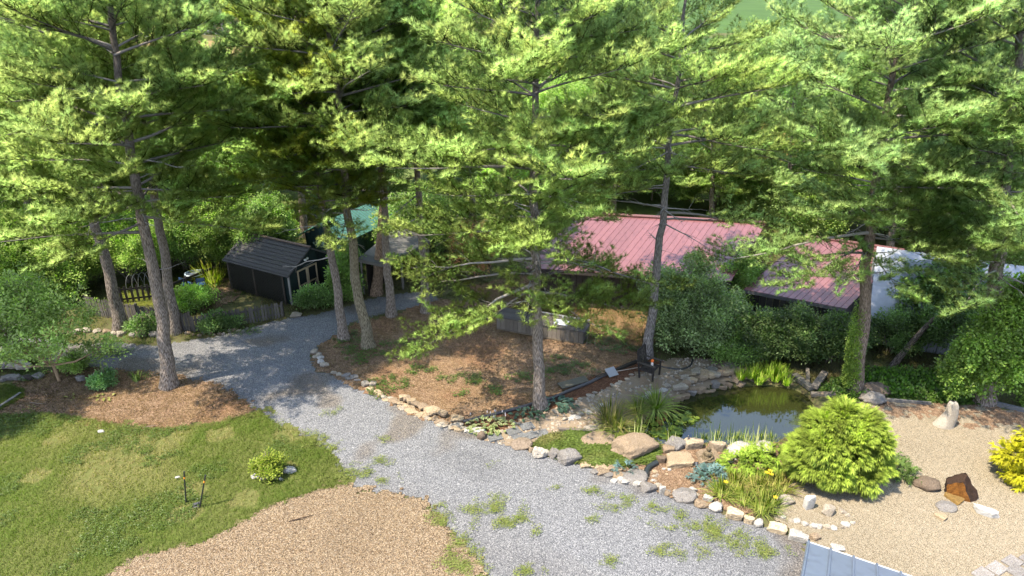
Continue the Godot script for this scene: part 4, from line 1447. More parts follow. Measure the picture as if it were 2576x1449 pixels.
func build_counter() -> void:
	var a := gp(1250, 828)
	var b := gp(1466, 868)
	var t := thing("outdoor_counter", "weathered plank outdoor counter with a steel sink set in its top", "counter", a)
	var e := b - a
	var x := e.normalized()
	var back := Vector3(x.z, 0, -x.x) * 1.0
	if back.z > 0:
		back = -back
	var H := 0.66
	var U := Vector3.UP
	sheet("yard_dirt", poly([[1230, 770], [1180, 720], [1300, 690], [1640, 700], [1660, 860], [1600, 890], [1470, 866]]), 0.2, 0.014, M.straw, func(x: float, z: float) -> Color: return Color(0.75, 0.72, 0.6) * (1.0 + 0.4 * noise_a.get_noise_2d(x * 6.0, z * 6.0)))
	board_wall(t, "plank", Vector3(0, 0, 0), e, 0.21, H, H, H, Color(0.31, 0.27, 0.22), M.wood, 0.03)
	board_wall(t, "plank", e, e + back, 0.25, H, H, H, Color(0.25, 0.22, 0.18), M.wood, 0.03)
	board_wall(t, "plank", Vector3.ZERO, back, 0.25, H, H, H, Color(0.25, 0.22, 0.18), M.wood, 0.03)
	one_bar("base_rail", -back * 0.03 + U * 0.04, e - back * 0.03 + U * 0.04, 0.03, 0.06, Color(0.30, 0.24, 0.17), M.wood_flat, t)
	for i in 4:   # top boards, open where the sink is
		var k := i / 4.0
		var p := back * (k * 1.08 - 0.06) + U * (H + 0.03)
		var q := back * ((k + 0.245) * 1.08 - 0.06) + U * (H + 0.03)
		var spans := [[-0.02, 1.02]] if i == 0 or i == 3 else [[-0.02, 0.64], [0.8, 1.02]]
		for sp in spans:
			slab("top_board", [p + e * sp[0], p + e * sp[1], q + e * sp[1], q + e * sp[0]], 0.035, Color(0.17, 0.155, 0.14) * rf(0.8, 1.2), M.wood_flat, t)
	var sk := MB.new()
	var m0 := e * 0.645 + back * 0.22 + U * (H + 0.045)
	var sx := e * 0.15
	var sz := back * 0.52
	var inn := [m0 + sx * 0.08 + sz * 0.1, m0 + sx * 0.92 + sz * 0.1, m0 + sx * 0.92 + sz * 0.9, m0 + sx * 0.08 + sz * 0.9]
	var outr := [m0, m0 + sx, m0 + sx + sz, m0 + sz]
	for i in 4:
		var j := (i + 1) % 4
		sk.quad(outr[i], outr[j], inn[j], inn[i], U, Color(0.45, 0.46, 0.48))
		sk.quad(inn[i], inn[j], inn[j] - U * 0.18, inn[i] - U * 0.18, (m0 + sx * 0.5 + sz * 0.5) - (inn[i] + inn[j]) * 0.5, Color(0.6, 0.61, 0.63))
	sk.quad(inn[0] - U * 0.18, inn[1] - U * 0.18, inn[2] - U * 0.18, inn[3] - U * 0.18, U, Color(0.55, 0.56, 0.58))
	var sp := part("sink", sk.mesh(M.steel), t)
	var tap := MB.new()
	var tp := m0 + sx * 0.5 + sz * 0.96
	tap.tube([tp, tp + U * 0.2, tp + U * 0.24 - sz.normalized() * 0.06, tp + U * 0.2 - sz.normalized() * 0.14], [0.014, 0.014, 0.013, 0.012], 6, Color(0.7, 0.7, 0.72))
	part("tap", tap.mesh(M.steel), sp)
	one_bar("splash_rail", back * 1.05 + e * 0.3 + U * (H + 0.09), back * 1.05 + e + U * (H + 0.09), 0.03, 0.07, Color(0.55, 0.55, 0.54), M.wood_flat, t)

# a paling fence: each picket a part
func paling(label: String, a: Vector3, b: Vector3, h: float, pw: float, gap: float, col: Color, sd: int, point := true, missing := 0.0) -> Node3D:
	rng.seed = sd * 17 + 1
	var t := thing("picket_fence", label, "fence", a)
	var e := b - a
	var x := e.normalized()
	var z := x.cross(Vector3.UP)
	var kinds := []
	for i in 4:
		var m := MB.new()
		var hh := h * rf(0.93, 1.04)
		var c := col * rf(0.7, 1.3)
		m.box(Transform3D(Basis.IDENTITY, Vector3(0, hh * 0.46, 0)), Vector3(pw, hh * 0.92, 0.022), c)
		if point:
			var y := hh * 0.92
			for sg in [-1.0, 1.0]:
				m.flat(Vector3(-pw / 2, y, 0.011 * sg), Vector3(pw / 2, y, 0.011 * sg), Vector3(0, hh * 1.02, 0.011 * sg), Vector3(0, 0, sg), c)
			m.quad(Vector3(-pw / 2, y, -0.011), Vector3(-pw / 2, y, 0.011), Vector3(0, hh * 1.02, 0.011), Vector3(0, hh * 1.02, -0.011), Vector3(-1, 0.5, 0), c)
			m.quad(Vector3(pw / 2, y, -0.011), Vector3(pw / 2, y, 0.011), Vector3(0, hh * 1.02, 0.011), Vector3(0, hh * 1.02, -0.011), Vector3(1, 0.5, 0), c)
		kinds.append(m.mesh(M.wood))
	var n := int(e.length() / (pw + gap))
	for i in n:
		if rng.randf() < missing:
			continue
		var o := part("picket", kinds[rng.randi() % 4], t)
		o.basis = Basis(x, Vector3.UP, z) * Basis(Vector3.BACK, rf(-0.05, 0.05))
		o.position = e * ((i + 0.5) / n) + z * 0.035
	for k in [0.25, 0.75]:
		one_bar("rail", Vector3.UP * h * k, e + Vector3.UP * h * k, 0.04, 0.08, col * 0.8, M.wood_flat, t)
	var posts := maxi(int(e.length() / 2.2), 1)
	for i in posts + 1:
		one_bar("post", e * (float(i) / posts) - z * 0.05 - Vector3.UP * 0.1, e * (float(i) / posts) - z * 0.05 + Vector3.UP * h * 0.95, 0.09, 0.09, col * 0.9, M.wood, t)
	return t

func build_fences() -> void:
	var grey := Color(0.20, 0.185, 0.165)
	paling("leaning weathered grey picket fence behind the left pines", gg(225, 792), gg(482, 836), 1.12, 0.10, 0.03, grey, 1, false, 0.04)
	paling("short weathered pointed picket fence running up to the shed", gg(486, 836), gg(714, 797), 0.85, 0.095, 0.05, grey * 0.9, 2, true, 0.05)
	paling("dark wide-gapped picket fence in front of the sunny garden", gg(290, 768), gg(425, 752), 1.05, 0.11, 0.12, Color(0.05, 0.045, 0.04), 3, false)
	paling("tan paddock fence glimpsed left of the red barn roof", gp(1262, 612), gp(1395, 604), 1.0, 0.11, 0.15, Color(0.42, 0.34, 0.20), 4, false)
	var r := thing("rail_fence", "low two-rail timber fence beside the sunny garden", "fence", gg(428, 752))
	var e := gg(560, 700) - r.position
	for k in [0.35, 0.75]:
		one_bar("rail", Vector3.UP * k, e + Vector3.UP * k, 0.05, 0.12, Color(0.09, 0.08, 0.07), M.wood_flat, r)
	for k in [0.0, 0.33, 0.66, 1.0]:
		one_bar("post", e * k - Vector3.UP * 0.1, e * k + Vector3.UP * 0.9, 0.1, 0.1, Color(0.1, 0.09, 0.08), M.wood, r)

func folding_chair(label: String, at: Vector3, turn: float) -> void:
	var t := thing("folding_chair", label, "chair", at, "blue folding chairs at the patio table")
	t.rotation.y = turn
	var blue := Color(0.05, 0.11, 0.26)
	var dark := Color(0.03, 0.03, 0.035)
	var sm := MB.new()
	sm.box(Transform3D(Basis.IDENTITY, Vector3(0, 0.45, 0)), Vector3(0.44, 0.03, 0.42), blue)
	part("seat", sm.mesh(M.plastic), t)
	var bk := MB.new()
	bk.box(Transform3D(Basis(Vector3.RIGHT, 0.2), Vector3(0, 0.78, -0.27)), Vector3(0.42, 0.2, 0.025), blue * 0.5)
	part("backrest", bk.mesh(M.plastic), t)
	for sx in [-0.21, 0.21]:
		for q in [[Vector3(sx, 0, 0.24), Vector3(sx, 0.9, -0.3)], [Vector3(sx, 0, -0.26), Vector3(sx, 0.45, 0.18)]]:
			var lm := MB.new()
			lm.tube([q[0], q[1]], [0.014, 0.014], 6, dark)
			part("leg", lm.mesh(M.plastic), t)

func build_patio() -> void:
	sheet("brick_patio", poly([[440, 760], [470, 725], [530, 700], [620, 705], [600, 745], [560, 770], [480, 785]]), 0.2, 0.03, M.straw, func(x: float, z: float) -> Color: return Color(1.5, 1.35, 1.3))
	sheet("sunny_lawn", poly([[290, 765], [300, 720], [420, 700], [520, 690], [520, 700], [430, 750], [400, 775]]), 0.25, 0.02, M.turf, func(x: float, z: float) -> Color: return Color(1.2, 1.9, 0.5))
	var at := gg(494, 716)
	var t := thing("patio_table", "small round glass-topped patio table with a pale rim", "table", at)
	var tm := MB.new()
	tm.lathe(Transform3D(Basis.IDENTITY, Vector3(0, 0.7, 0)), [Vector2(0.0, 0.0), Vector2(0.42, 0.0), Vector2(0.42, 0.02), Vector2(0, 0.02)], 20, Color(0.10, 0.12, 0.15))
	part("tabletop", tm.mesh(M.plastic), t)
	var rim := MB.new()
	rim.lathe(Transform3D(Basis.IDENTITY, Vector3(0, 0.7, 0)), [Vector2(0.40, 0.021), Vector2(0.42, 0.04), Vector2(0.50, 0.03), Vector2(0.50, -0.02), Vector2(0.43, -0.02)], 20, Color(0.6, 0.66, 0.72))
	part("rim", rim.mesh(M.plastic), t)
	for i in 3:
		var a := i * TAU / 3 + 0.4
		var lg := MB.new()
		lg.tube([Vector3(cos(a) * 0.34, 0, sin(a) * 0.34), Vector3(cos(a) * 0.18, 0.4, sin(a) * 0.18), Vector3(cos(a) * 0.3, 0.7, sin(a) * 0.3)], [0.015, 0.015, 0.015], 6, Color(0.12, 0.12, 0.13))
		part("leg", lg.mesh(M.plastic), t)
	folding_chair("left blue folding chair by the patio table", gg(474, 731), 2.6)
	folding_chair("right blue folding chair nearest the shed lattice", gg(509, 731), -2.7)
	# white hoops standing in the garden
	for i in 4:
		var h := MB.new()
		var p := gg(338 + i * 15, 745 - i * 3)
		var pts := []
		for k in 9:
			var a := PI * k / 8
			pts.append(Vector3(cos(a) * 0.28, 0.35 + sin(a) * 0.85 if k > 0 and k < 8 else -0.05, 0))
		h.tube(pts, [0.009, 0.009, 0.009, 0.009, 0.009, 0.009, 0.009, 0.009, 0.009], 5, Color(0.3, 0.3, 0.29))
		var o := solo("garden_hoop", h.mesh(M.plastic), "pale wire garden hoop, %s of four behind the dark picket fence" % ["first from the left", "second from the left", "third from the left", "rightmost"][i], "hoop", p, "garden hoops behind the fence")
		o.rotation.y = 0.7

func build_chair() -> void:
	var at := gg(1633, 946)
	var t := thing("garden_armchair", "dark weathered wooden armchair beside the slim pine at the pond", "chair", at)
	t.rotation.y = 0.95
	t.scale = Vector3.ONE * 1.12
	var c := Color(0.075, 0.065, 0.055)
	var U := Vector3.UP
	var seat := MB.new()
	for i in 5:
		seat.box(Transform3D(Basis.IDENTITY, Vector3(0, 0.42, -0.22 + i * 0.11)), Vector3(0.56, 0.025, 0.095), c * rf(0.9, 1.3))
	part("seat", seat.mesh(M.wood_flat), t)
	for i in 5:
		one_bar("back_slat", Vector3(-0.22 + i * 0.11, 0.42, -0.26), Vector3(-0.22 + i * 0.11, 1.08, -0.40), 0.06, 0.02, c * rf(0.9, 1.4), M.wood, t)
	one_bar("top_rail", Vector3(-0.3, 1.1, -0.405), Vector3(0.3, 1.1, -0.405), 0.03, 0.07, c, M.wood_flat, t)
	for sx in [-0.3, 0.3]:
		one_bar("leg", Vector3(sx, -0.03, -0.25), Vector3(sx, 1.1, -0.405), 0.055, 0.055, c, M.wood, t)
		one_bar("leg", Vector3(sx, -0.03, 0.27), Vector3(sx, 0.63, 0.27), 0.055, 0.055, c, M.wood, t)
		one_bar("armrest", Vector3(sx, 0.65, -0.36), Vector3(sx, 0.65, 0.33), 0.09, 0.025, c * 2.2, M.wood_flat, t)
		one_bar("side_rail", Vector3(sx, 0.38, -0.28), Vector3(sx, 0.38, 0.27), 0.03, 0.07, c, M.wood_flat, t)
	var b := thing("spray_bottle", "white bottle with orange cap standing on the wooden armchair seat", "bottle", t.transform * Vector3(0.05, 0.435, 0.05))
	var bm := MB.new()
	bm.lathe(Transform3D.IDENTITY, [Vector2(0, 0), Vector2(0.05, 0), Vector2(0.055, 0.02), Vector2(0.055, 0.16), Vector2(0.02, 0.2), Vector2(0.02, 0.22)], 12, Color(0.7, 0.62, 0.55))
	part("body", bm.mesh(M.plastic), b)
	var cm := MB.new()
	cm.lathe(Transform3D.IDENTITY, [Vector2(0.03, 0.21), Vector2(0.055, 0.22), Vector2(0.06, 0.30), Vector2(0.03, 0.33), Vector2(0, 0.33)], 12, Color(0.85, 0.16, 0.02))
	part("cap", cm.mesh(M.plastic), b)

func ground_tube(called: String, label: String, cat: String, px: Array, r: float, col: Color, lift := 0.0) -> MeshInstance3D:
	var m := MB.new()
	var base := gg(px[0][0], px[0][1])
	var curve := Curve3D.new()
	for i in px.size():
		var p := gg(px[i][0], px[i][1]) - base + Vector3.UP * (r + lift)
		var a := gg(px[maxi(i - 1, 0)][0], px[maxi(i - 1, 0)][1])
		var b := gg(px[mini(i + 1, px.size() - 1)][0], px[mini(i + 1, px.size() - 1)][1])
		curve.add_point(p, -(b - a) / 6.0, (b - a) / 6.0)
	var pts := []
	var rad := []
	var L := curve.get_baked_length()
	var n := maxi(int(L / 0.15), 3)
	for i in n + 1:
		pts.append(curve.sample_baked(L * i / n, true))
		rad.append(r)
	m.tube(pts, rad, 7, col, true)
	return solo(called, m.mesh(M.plastic), label, cat, base)

func beam(label: String, a: Vector3, b: Vector3, w: float, h: float, col: Color, called := "timber", cat := "timber", group := "") -> void:
	var m := MB.new()
	bar(m, Vector3.ZERO, b - a, w, h, col)
	solo(called, m.mesh(M.wood_flat), label, cat, a, group)

# ------------------------------------------------------------------ planting
func build_pines() -> void:
	var yg := Color(0.110, 0.127, 0.078)
	var mid := Color(0.128, 0.149, 0.088)
	var pale := Color(0.113, 0.136, 0.100)
	var deep := Color(0.130, 0.156, 0.084)
	var grey := Color(1, 1, 1)
	pine("big white pine with bare lower trunk on the left straw bed beside the driveway", [[425, 972], [401, 760], [366, 590], [345, 480], [298, 185], [270, 0]], 0.30, {"seed": 1, "dens": 1.0, "from": 7.6, "wide": 5.0, "tint": yg, "tall": 19.5, "low": [[6.6, 2.9, 5.0, 0.12, 0.10, 0.8, 0.5], [7.2, 0.3, 4.4, 0.05, 0.2, 0.9, 0.35], [7.0, 1.9, 3.6, 0.02, 0.15, 0.8, 0.4], [7.9, 3.6, 5.2, 0.05, 0.1, 1.0, 0.3]]})
	pine("dark trunked pine behind the boulders, furthest left of the fence pines", [[305, 828], [278, 700], [236, 555], [205, 400]], 0.30, {"seed": 2, "from": 8.2, "wide": 4.2, "tint": mid, "tall": 17.5})
	pine("pine just right of the big left pine, standing in the picket fence", [[440, 838], [420, 690], [395, 520], [372, 350]], 0.27, {"seed": 3, "from": 8.0, "wide": 4.2, "tint": mid, "tall": 18.0, "low": [[6.9, 0.2, 3.8, 0.05, 0.15, 0.7, 0.4]]})
	pine("left one of the two close pines at the edge of the middle straw bed", [[865, 852], [843, 700], [818, 560], [795, 400], [775, 240]], 0.24, {"seed": 4, "from": 7.0, "wide": 3.7, "tint": Color(0.132, 0.138, 0.052), "tall": 16.5, "low": [[6.6, 0.1, 2.6, 0.15, 0.15, 0.8, 0.4]]})
	pine("mossy right one of the two close pines at the edge of the middle straw bed", [[928, 872], [893, 680], [874, 545], [850, 240], [822, 60]], 0.27, {"seed": 5, "from": 7.4, "wide": 4.6, "tint": yg, "tall": 19.5, "bark": Color(0.85, 0.9, 0.75), "low": [[6.5, 1.3, 2.8, 0.0, 0.25, 0.9, 0.35]]})
	pine("pine with a split reddish trunk beside the open shed", [[945, 738], [955, 650], [962, 560], [962, 420]], 0.30, {"seed": 6, "from": 8.6, "wide": 3.8, "tint": deep, "tall": 17.5, "bark": Color(1.1, 0.85, 0.7)})
	pine("straight dark pine in front of the open shed roof", [[985, 792], [975, 660], [965, 530], [955, 380]], 0.24, {"seed": 7, "from": 7.8, "wide": 4.0, "tint": mid, "tall": 17.5})
	pine("centre pine with drooping lower boughs at the corner of the straw bed", [[1360, 1027], [1354, 880], [1348, 700], [1343, 560], [1344, 345], [1352, 70]], 0.25, {"seed": 8, "from": 7.6, "wide": 4.7, "tint": yg * 1.02, "tall": 19.5, "dead": 14, "low": [[5.2, 2.75, 4.5, 0.02, 0.60, 0.85, 0.38], [5.0, 2.45, 3.3, 0.05, 0.50, 0.8, 0.4], [5.6, 3.3, 4.4, 0.05, 0.36, 0.7, 0.35], [6.2, 3.05, 4.6, 0.0, 0.20, 0.45, 0.5], [6.4, 0.1, 4.4, -0.02, 0.25, 0.12, 0.7], [4.9, 0.25, 3.9, 0.05, 0.28, 0.85, 0.3], [4.8, 0.75, 3.0, 0.05, 0.26, 0.8, 0.25], [6.0, 1.35, 2.4, 0.0, 0.40, 0.8, 0.2], [5.8, 1.9, 2.4, 0.05, 0.36, 0.7, 0.25], [6.1, 6.0, 3.2, 0.05, 0.4, 0.8, 0.3], [5.4, 5.5, 3.4, 0.1, 0.4, 0.8, 0.3], [5.9, 3.9, 3.6, 0.1, 0.4, 0.8, 0.3], [7.4, 1.4, 2.6, 0.1, 0.25, 1.0, 0.2], [7.6, 1.9, 2.4, 0.1, 0.25, 1.0, 0.2], [7.2, 3.0, 4.6, 0.08, 0.12, 0.8, 0.4]]})
	pine("slim leaning pine with a long pale trunk behind the wooden armchair", [[1626, 897], [1652, 690], [1675, 470], [1692, 290], [1718, 80]], 0.24, {"seed": 9, "from": 8.4, "wide": 4.5, "tint": yg * 1.05, "tall": 17.0, "dens": 0.8, "full": 0.85, "gap": 1.05, "dead": 16, "bark": Color(1.45, 1.4, 1.35), "low": [[6.6, 0.1, 4.4, 0.05, 0.22, 0.7, 0.4], [6.3, 0.0, 3.4, 0.1, 0.2, 0.3, 0.55], [6.8, 3.2, 2.6, 0.2, 0.1, 0.5, 0.5], [7.6, 2.9, 2.6, 0.1, 0.2, 0.8, 0.3]]})
	pine("pine with ivy up one side and flaking red bark behind the golden cypress", [[2150, 985], [2168, 830], [2185, 620], [2203, 450], [2232, 280], [2252, 130]], 0.29, {"seed": 10, "from": 7.6, "wide": 4.6, "tint": pale, "tall": 17.5, "bark": Color(1.05, 0.92, 0.85), "low": [[6.8, 2.95, 5.4, 0.02, 0.3, 0.9, 0.3], [6.3, 2.7, 4.0, 0.0, 0.32, 0.85, 0.3], [6.0, 3.3, 3.8, 0.0, 0.34, 0.85, 0.3], [6.2, 2.2, 2.6, 0.0, 0.34, 0.9, 0.25], [6.0, 1.4, 2.0, 0.0, 0.5, 1.0, 0.1], [6.6, 0.5, 3.4, 0.05, 0.2, 1.0, 0.25], [7.0, 0.05, 3.8, 0.05, 0.2, 1.0, 0.3], [6.8, 1.0, 2.8, 0.05, 0.25, 1.0, 0.2]]})
	pine("pine swathed in climbing vine at the right edge of the gravel garden", [[2475, 1012], [2495, 850], [2515, 600], [2540, 350], [2565, 100]], 0.36, {"seed": 11, "from": 6.6, "wide": 4.8, "tint": pale, "tall": 17.5, "low": [[5.6, 2.6, 3.2, 0.0, 0.25, 1.0, 0.3], [5.4, 0.8, 2.6, 0.0, 0.3, 1.0, 0.3]]})
	pine("shaded pine trunk behind the middle straw bed, right of the open shed", [[1072, 782], [1064, 640], [1052, 490], [1044, 350]], 0.24, {"seed": 12, "from": 7.6, "wide": 4.2, "tint": deep, "tall": 17.5})
	pine("pine standing behind the green roofed building", [[765, 598], [758, 480], [748, 350]], 0.28, {"seed": 14, "from": 6.0, "wide": 4.4, "tint": deep, "tall": 18.5})
	pine("pine far behind the broadleaf bushes at the left edge", [[90, 690], [75, 560], [60, 420]], 0.28, {"seed": 15, "from": 5.5, "wide": 4.6, "tint": mid, "tall": 16.5})
	pine("pine behind the barn, seen between the centre pine and the dark trunk", [[1190, 655], [1188, 520], [1184, 380]], 0.26, {"seed": 16, "from": 5.5, "wide": 4.2, "tint": mid, "tall": 15.5})
	pine("young pine at the right edge behind the pale metal building", [[2440, 690], [2460, 560], [2480, 420]], 0.24, {"seed": 17, "from": 3.5, "wide": 4.4, "tint": mid, "tall": 17.0})
	pine("pine behind the lower red roof at the right", [[2240, 640], [2250, 520], [2262, 400]], 0.24, {"seed": 18, "from": 4.5, "wide": 4.2, "tint": deep, "tall": 15.5})
	pine("small spire-topped pine glimpsed in the gap left of the double pines", [[560, 560], [556, 420], [552, 300]], 0.2, {"seed": 19, "from": 1.5, "wide": 3.6, "tint": deep, "tall": 11.5})
	pine("light green bushy pine behind the barn, right of the centre pine", [[1545, 560], [1548, 430], [1550, 320]], 0.2, {"seed": 22, "from": 1.6, "wide": 3.8, "tint": yg, "tall": 12.5, "dead": 0})
	pine("light green bushy pine rising between the slim pine and the brown bush", [[1790, 545], [1792, 420], [1794, 300]], 0.2, {"seed": 23, "from": 1.4, "wide": 3.8, "tint": yg, "tall": 11.5, "dead": 0})
	pine("light green bushy pine left of the ivy pine's crown", [[1985, 560], [1988, 430], [1992, 300]], 0.2, {"seed": 24, "from": 1.6, "wide": 4.0, "tint": pale, "tall": 12.5, "dead": 0})
	pine("smaller bushy pine far behind the slim pine's trunk", [[1660, 430], [1662, 340], [1664, 260]], 0.2, {"seed": 25, "from": 1.2, "wide": 4.4, "tint": yg, "tall": 12.0, "dead": 0})
	pine("smaller bushy pine before the corn field, right of its neighbour", [[1900, 420], [1902, 330], [1904, 250]], 0.2, {"seed": 26, "from": 1.2, "wide": 4.6, "tint": mid, "tall": 11.5, "dead": 0})
	pine("bushy pine behind the right edge of the ivy pine's crown", [[2360, 560], [2364, 430], [2368, 300]], 0.2, {"seed": 27, "from": 1.6, "wide": 4.2, "tint": pale, "tall": 14.0, "dead": 0})
	pine("pine outside the left edge that throws shade on the lawn", [[-420, 1080], [-500, 800]], 0.3, {"seed": 20, "from": 7.5, "wide": 4.4, "tint": mid, "tall": 16.0, "dead": 0, "dens": 0.8})

func bush(label: String, px: float, py: float, w: float, h: float, kind: int, tint: Color, sd: int, n := 26.0, stem := 0.035, called := "leafy_bush", category := "bush", group := "", size := 1.0, deep := 0.8) -> Node3D:
	var r := RandomNumberGenerator.new()
	r.seed = sd * 31 + 9
	var lumps := []
	var m := 6 if w > 3.0 else 4
	for i in m:
		var a := TAU * i / m + r.randf_range(-0.4, 0.4)
		var k := r.randf_range(0.45, 0.7)
		lumps.append([Vector3(cos(a) * w * 0.5 * k, h * r.randf_range(0.32, 0.62), sin(a) * w * 0.5 * deep * k), Vector3(w * r.randf_range(0.2, 0.28), h * r.randf_range(0.26, 0.38), w * deep * r.randf_range(0.2, 0.28))])
	lumps.append([Vector3(0, h * 0.68, 0), Vector3(w * 0.27, h * 0.34, w * deep * 0.27)])
	return shrub(called, label, category, gg(px, py), lumps, kind, n, tint, stem, sd, group, size)

func build_broadleaf() -> void:
	var bright := Color(0.115, 0.160, 0.030)
	var green := Color(0.085, 0.128, 0.030)
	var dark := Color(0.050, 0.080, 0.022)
	# the small tree at the left of the drive
	var f := gg(150, 960)
	shrub("small_broadleaf_tree", "small broadleaf tree with a forked slender trunk left of the driveway", "tree", f, [[Vector3(-2.6, 3.0, 0.1), Vector3(1.0, 0.9, 1.0)], [Vector3(-0.3, 3.3, 0.1), Vector3(1.2, 1.0, 1.2)], [Vector3(-1.5, 2.6, 0.3), Vector3(1.1, 1.0, 1.1)], [Vector3(0.9, 2.8, -0.2), Vector3(1.1, 1.0, 1.0)], [Vector3(-1.9, 1.7, 0.6), Vector3(0.9, 0.7, 0.9)], [Vector3(0.2, 2.2, 0.8), Vector3(1.2, 0.8, 0.9)], [Vector3(1.9, 1.4, -0.3), Vector3(0.75, 0.5, 0.6)], [Vector3(-0.6, 4.1, -0.2), Vector3(0.8, 0.7, 0.8)]], 0, 11.0, Color(0.140, 0.170, 0.050), 0.06, 31, "", 1.05, Color(0.30, 0.20, 0.12))
	bush("tall light green bush at the left edge behind the small tree", 20, 760, 6.0, 5.2, 1, bright * 0.78, 32, 20.0)
	bush("bright green bush right behind the small tree, left of the fence pines", 165, 735, 5.4, 4.6, 1, bright * 0.78, 33, 20.0)
	bush("bushy green growth seen between the two left fence pines", 330, 712, 5.2, 4.4, 1, bright * 0.78, 34, 20.0)
	bush("rounded green bush left of the patio chairs", 470, 678, 5.0, 4.6, 1, green * 0.78, 35, 20.0)
	bush("leafy bush behind the shed's left end", 610, 678, 5.0, 4.8, 0, bright * 0.78, 36, 17.0)
	bush("leafy bough hanging over the grey shed roof", 668, 690, 3.6, 4.2, 0, green * 0.78, 37, 22.0, 0.06, "overhanging_tree", "tree")
	bush("light leafed bush against the green roofed building", 700, 640, 3.2, 2.6, 0, bright * 0.78, 38, 18.0)
	bush("tall pale green bush further back at the far left", 60, 640, 8.0, 7.0, 1, bright * 0.78, 39, 14.0)
	bush("broad green bush in the left background below the pines", 270, 620, 8.0, 7.0, 1, green * 0.78, 40, 14.0)
	bush("green thicket far behind the shed", 480, 600, 8.0, 6.5, 1, green * 0.78, 41, 14.0)
	# round the sheds
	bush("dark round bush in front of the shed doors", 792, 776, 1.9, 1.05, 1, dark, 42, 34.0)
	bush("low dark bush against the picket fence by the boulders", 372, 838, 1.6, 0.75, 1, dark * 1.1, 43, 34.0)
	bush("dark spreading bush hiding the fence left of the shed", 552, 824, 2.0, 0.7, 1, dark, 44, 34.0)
	bush("bright leafy bush beside the open shed post", 872, 752, 1.6, 1.9, 0, green, 45, 30.0)
	bush("taller bush between the shed and the open shed", 885, 730, 1.8, 2.6, 0, green * 0.9, 46, 26.0)
	bush("flowering low bush by the patio", 480, 770, 2.4, 1.0, 0, bright, 47, 26.0)
	# middle and right
	bush("large rounded small-leafed shrub right of the slim pine", 1735, 862, 4.9, 3.9, 0, Color(0.100, 0.125, 0.052), 48, 19.0, 0.07, "rounded_shrub", "shrub")
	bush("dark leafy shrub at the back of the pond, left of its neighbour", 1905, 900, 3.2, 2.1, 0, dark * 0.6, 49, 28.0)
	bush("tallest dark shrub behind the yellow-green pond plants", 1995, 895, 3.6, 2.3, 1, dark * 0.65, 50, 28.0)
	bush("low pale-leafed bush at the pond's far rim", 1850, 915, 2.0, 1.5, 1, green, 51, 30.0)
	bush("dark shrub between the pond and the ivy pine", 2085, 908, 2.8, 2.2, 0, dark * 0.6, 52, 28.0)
	bush("bushy sapling in the gap between the two red roofs", 1862, 790, 2.4, 3.2, 0, green, 98, 20.0)
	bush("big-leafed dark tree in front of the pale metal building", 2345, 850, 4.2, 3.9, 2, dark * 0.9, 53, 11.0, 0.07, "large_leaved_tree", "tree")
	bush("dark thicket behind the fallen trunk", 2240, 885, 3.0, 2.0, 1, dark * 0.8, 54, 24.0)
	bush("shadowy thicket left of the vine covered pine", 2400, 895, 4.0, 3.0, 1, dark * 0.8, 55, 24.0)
	# behind the barns
	var behind := [[1080, 640, 6.0, 4.0, green], [1330, 575, 7.0, 5.0, bright], [1480, 500, 8.0, 4.5, bright], [1640, 505, 8.0, 5.0, green], [1800, 520, 7.0, 4.5, bright], [1960, 545, 7.0, 4.6, green], [2080, 585, 6.0, 4.2, bright], [2300, 600, 7.0, 5.5, green], [2520, 660, 7.0, 6.0, green], [1420, 400, 11.0, 5.0, bright], [1560, 330, 12.0, 6.0, green], [1720, 400, 10.0, 4.0, bright], [2010, 420, 11.0, 5.0, bright], [2200, 450, 11.0, 6.0, green], [2420, 480, 12.0, 8.0, green], [1650, 230, 13.0, 6.0, green], [900, 520, 9.0, 6.0, green], [1120, 470, 10.0, 6.0, green], [700, 480, 10.0, 7.0, green], [380, 430, 12.0, 7.0, bright], [150, 450, 12.0, 8.0, green], [1300, 320, 14.0, 7.0, green], [2480, 300, 16.0, 9.0, green]]
	var where := ["behind the open shed", "left behind the red barn ridge", "over the left end of the red barn ridge", "over the middle of the red barn ridge", "over the right end of the red barn ridge", "over the gap between the two red roofs", "behind the lower red roof", "behind the pale metal building", "at the right edge behind the pale metal building", "in the second row left of the slim pine", "in the third row left of the slim pine", "in the second row just right of the slim pine", "in the second row left of the ivy pine", "in the second row behind the ivy pine", "in the second row at the right edge", "standing alone before the corn field", "behind the green roofed building", "in the second row behind the dark trunk", "in the second row behind the shed", "in the second row behind the left fence pines", "in the second row at the left edge", "far behind the centre pine", "far off at the right edge"]
	for i in behind.size():
		var q: Array = behind[i]
		bush("sunlit green hedge tree %s" % where[i], q[0], q[1], q[2], q[3] * (1.0 if i < 9 else 1.45), 1, q[4] * 1.0 + Color(0.015, 0.01, 0.012), 70 + i, 11.0, 0.08, "hedge_tree", "hedge tree", "hedge trees behind the buildings", 1.35, 0.9)
	bush("rusty brown bush beyond the barn, right of the slim pine", 1880, 470, 7.0, 4.5, 1, Color(0.20, 0.13, 0.05), 95, 12.0, 0.08, "brown_bush", "bush", "", 1.2)
	bush("dead reddish conifer behind the centre pine's left boughs", 1195, 690, 3.0, 3.4, 1, Color(0.23, 0.10, 0.05), 96, 9.0, 0.05, "dead_tree", "tree", "", 0.8)
	# the leaning dead trunk in the shade at the right
	var a := gg(2244, 918)
	var m := MB.new()
	m.tube([Vector3(0, -0.1, 0), Vector3(0.5, 0.8, -0.1), Vector3(1.2, 1.9, -0.2), Vector3(1.7, 2.5, -0.3)], [0.16, 0.13, 0.09, 0.05], 9, Color(0.5, 0.47, 0.43))
	var t := thing("leaning_trunk", "bare leaning trunk in the deep shade right of the ivy pine", "trunk", a)
	part("trunk", m.mesh(M.bark), t)
	var m2 := MB.new()
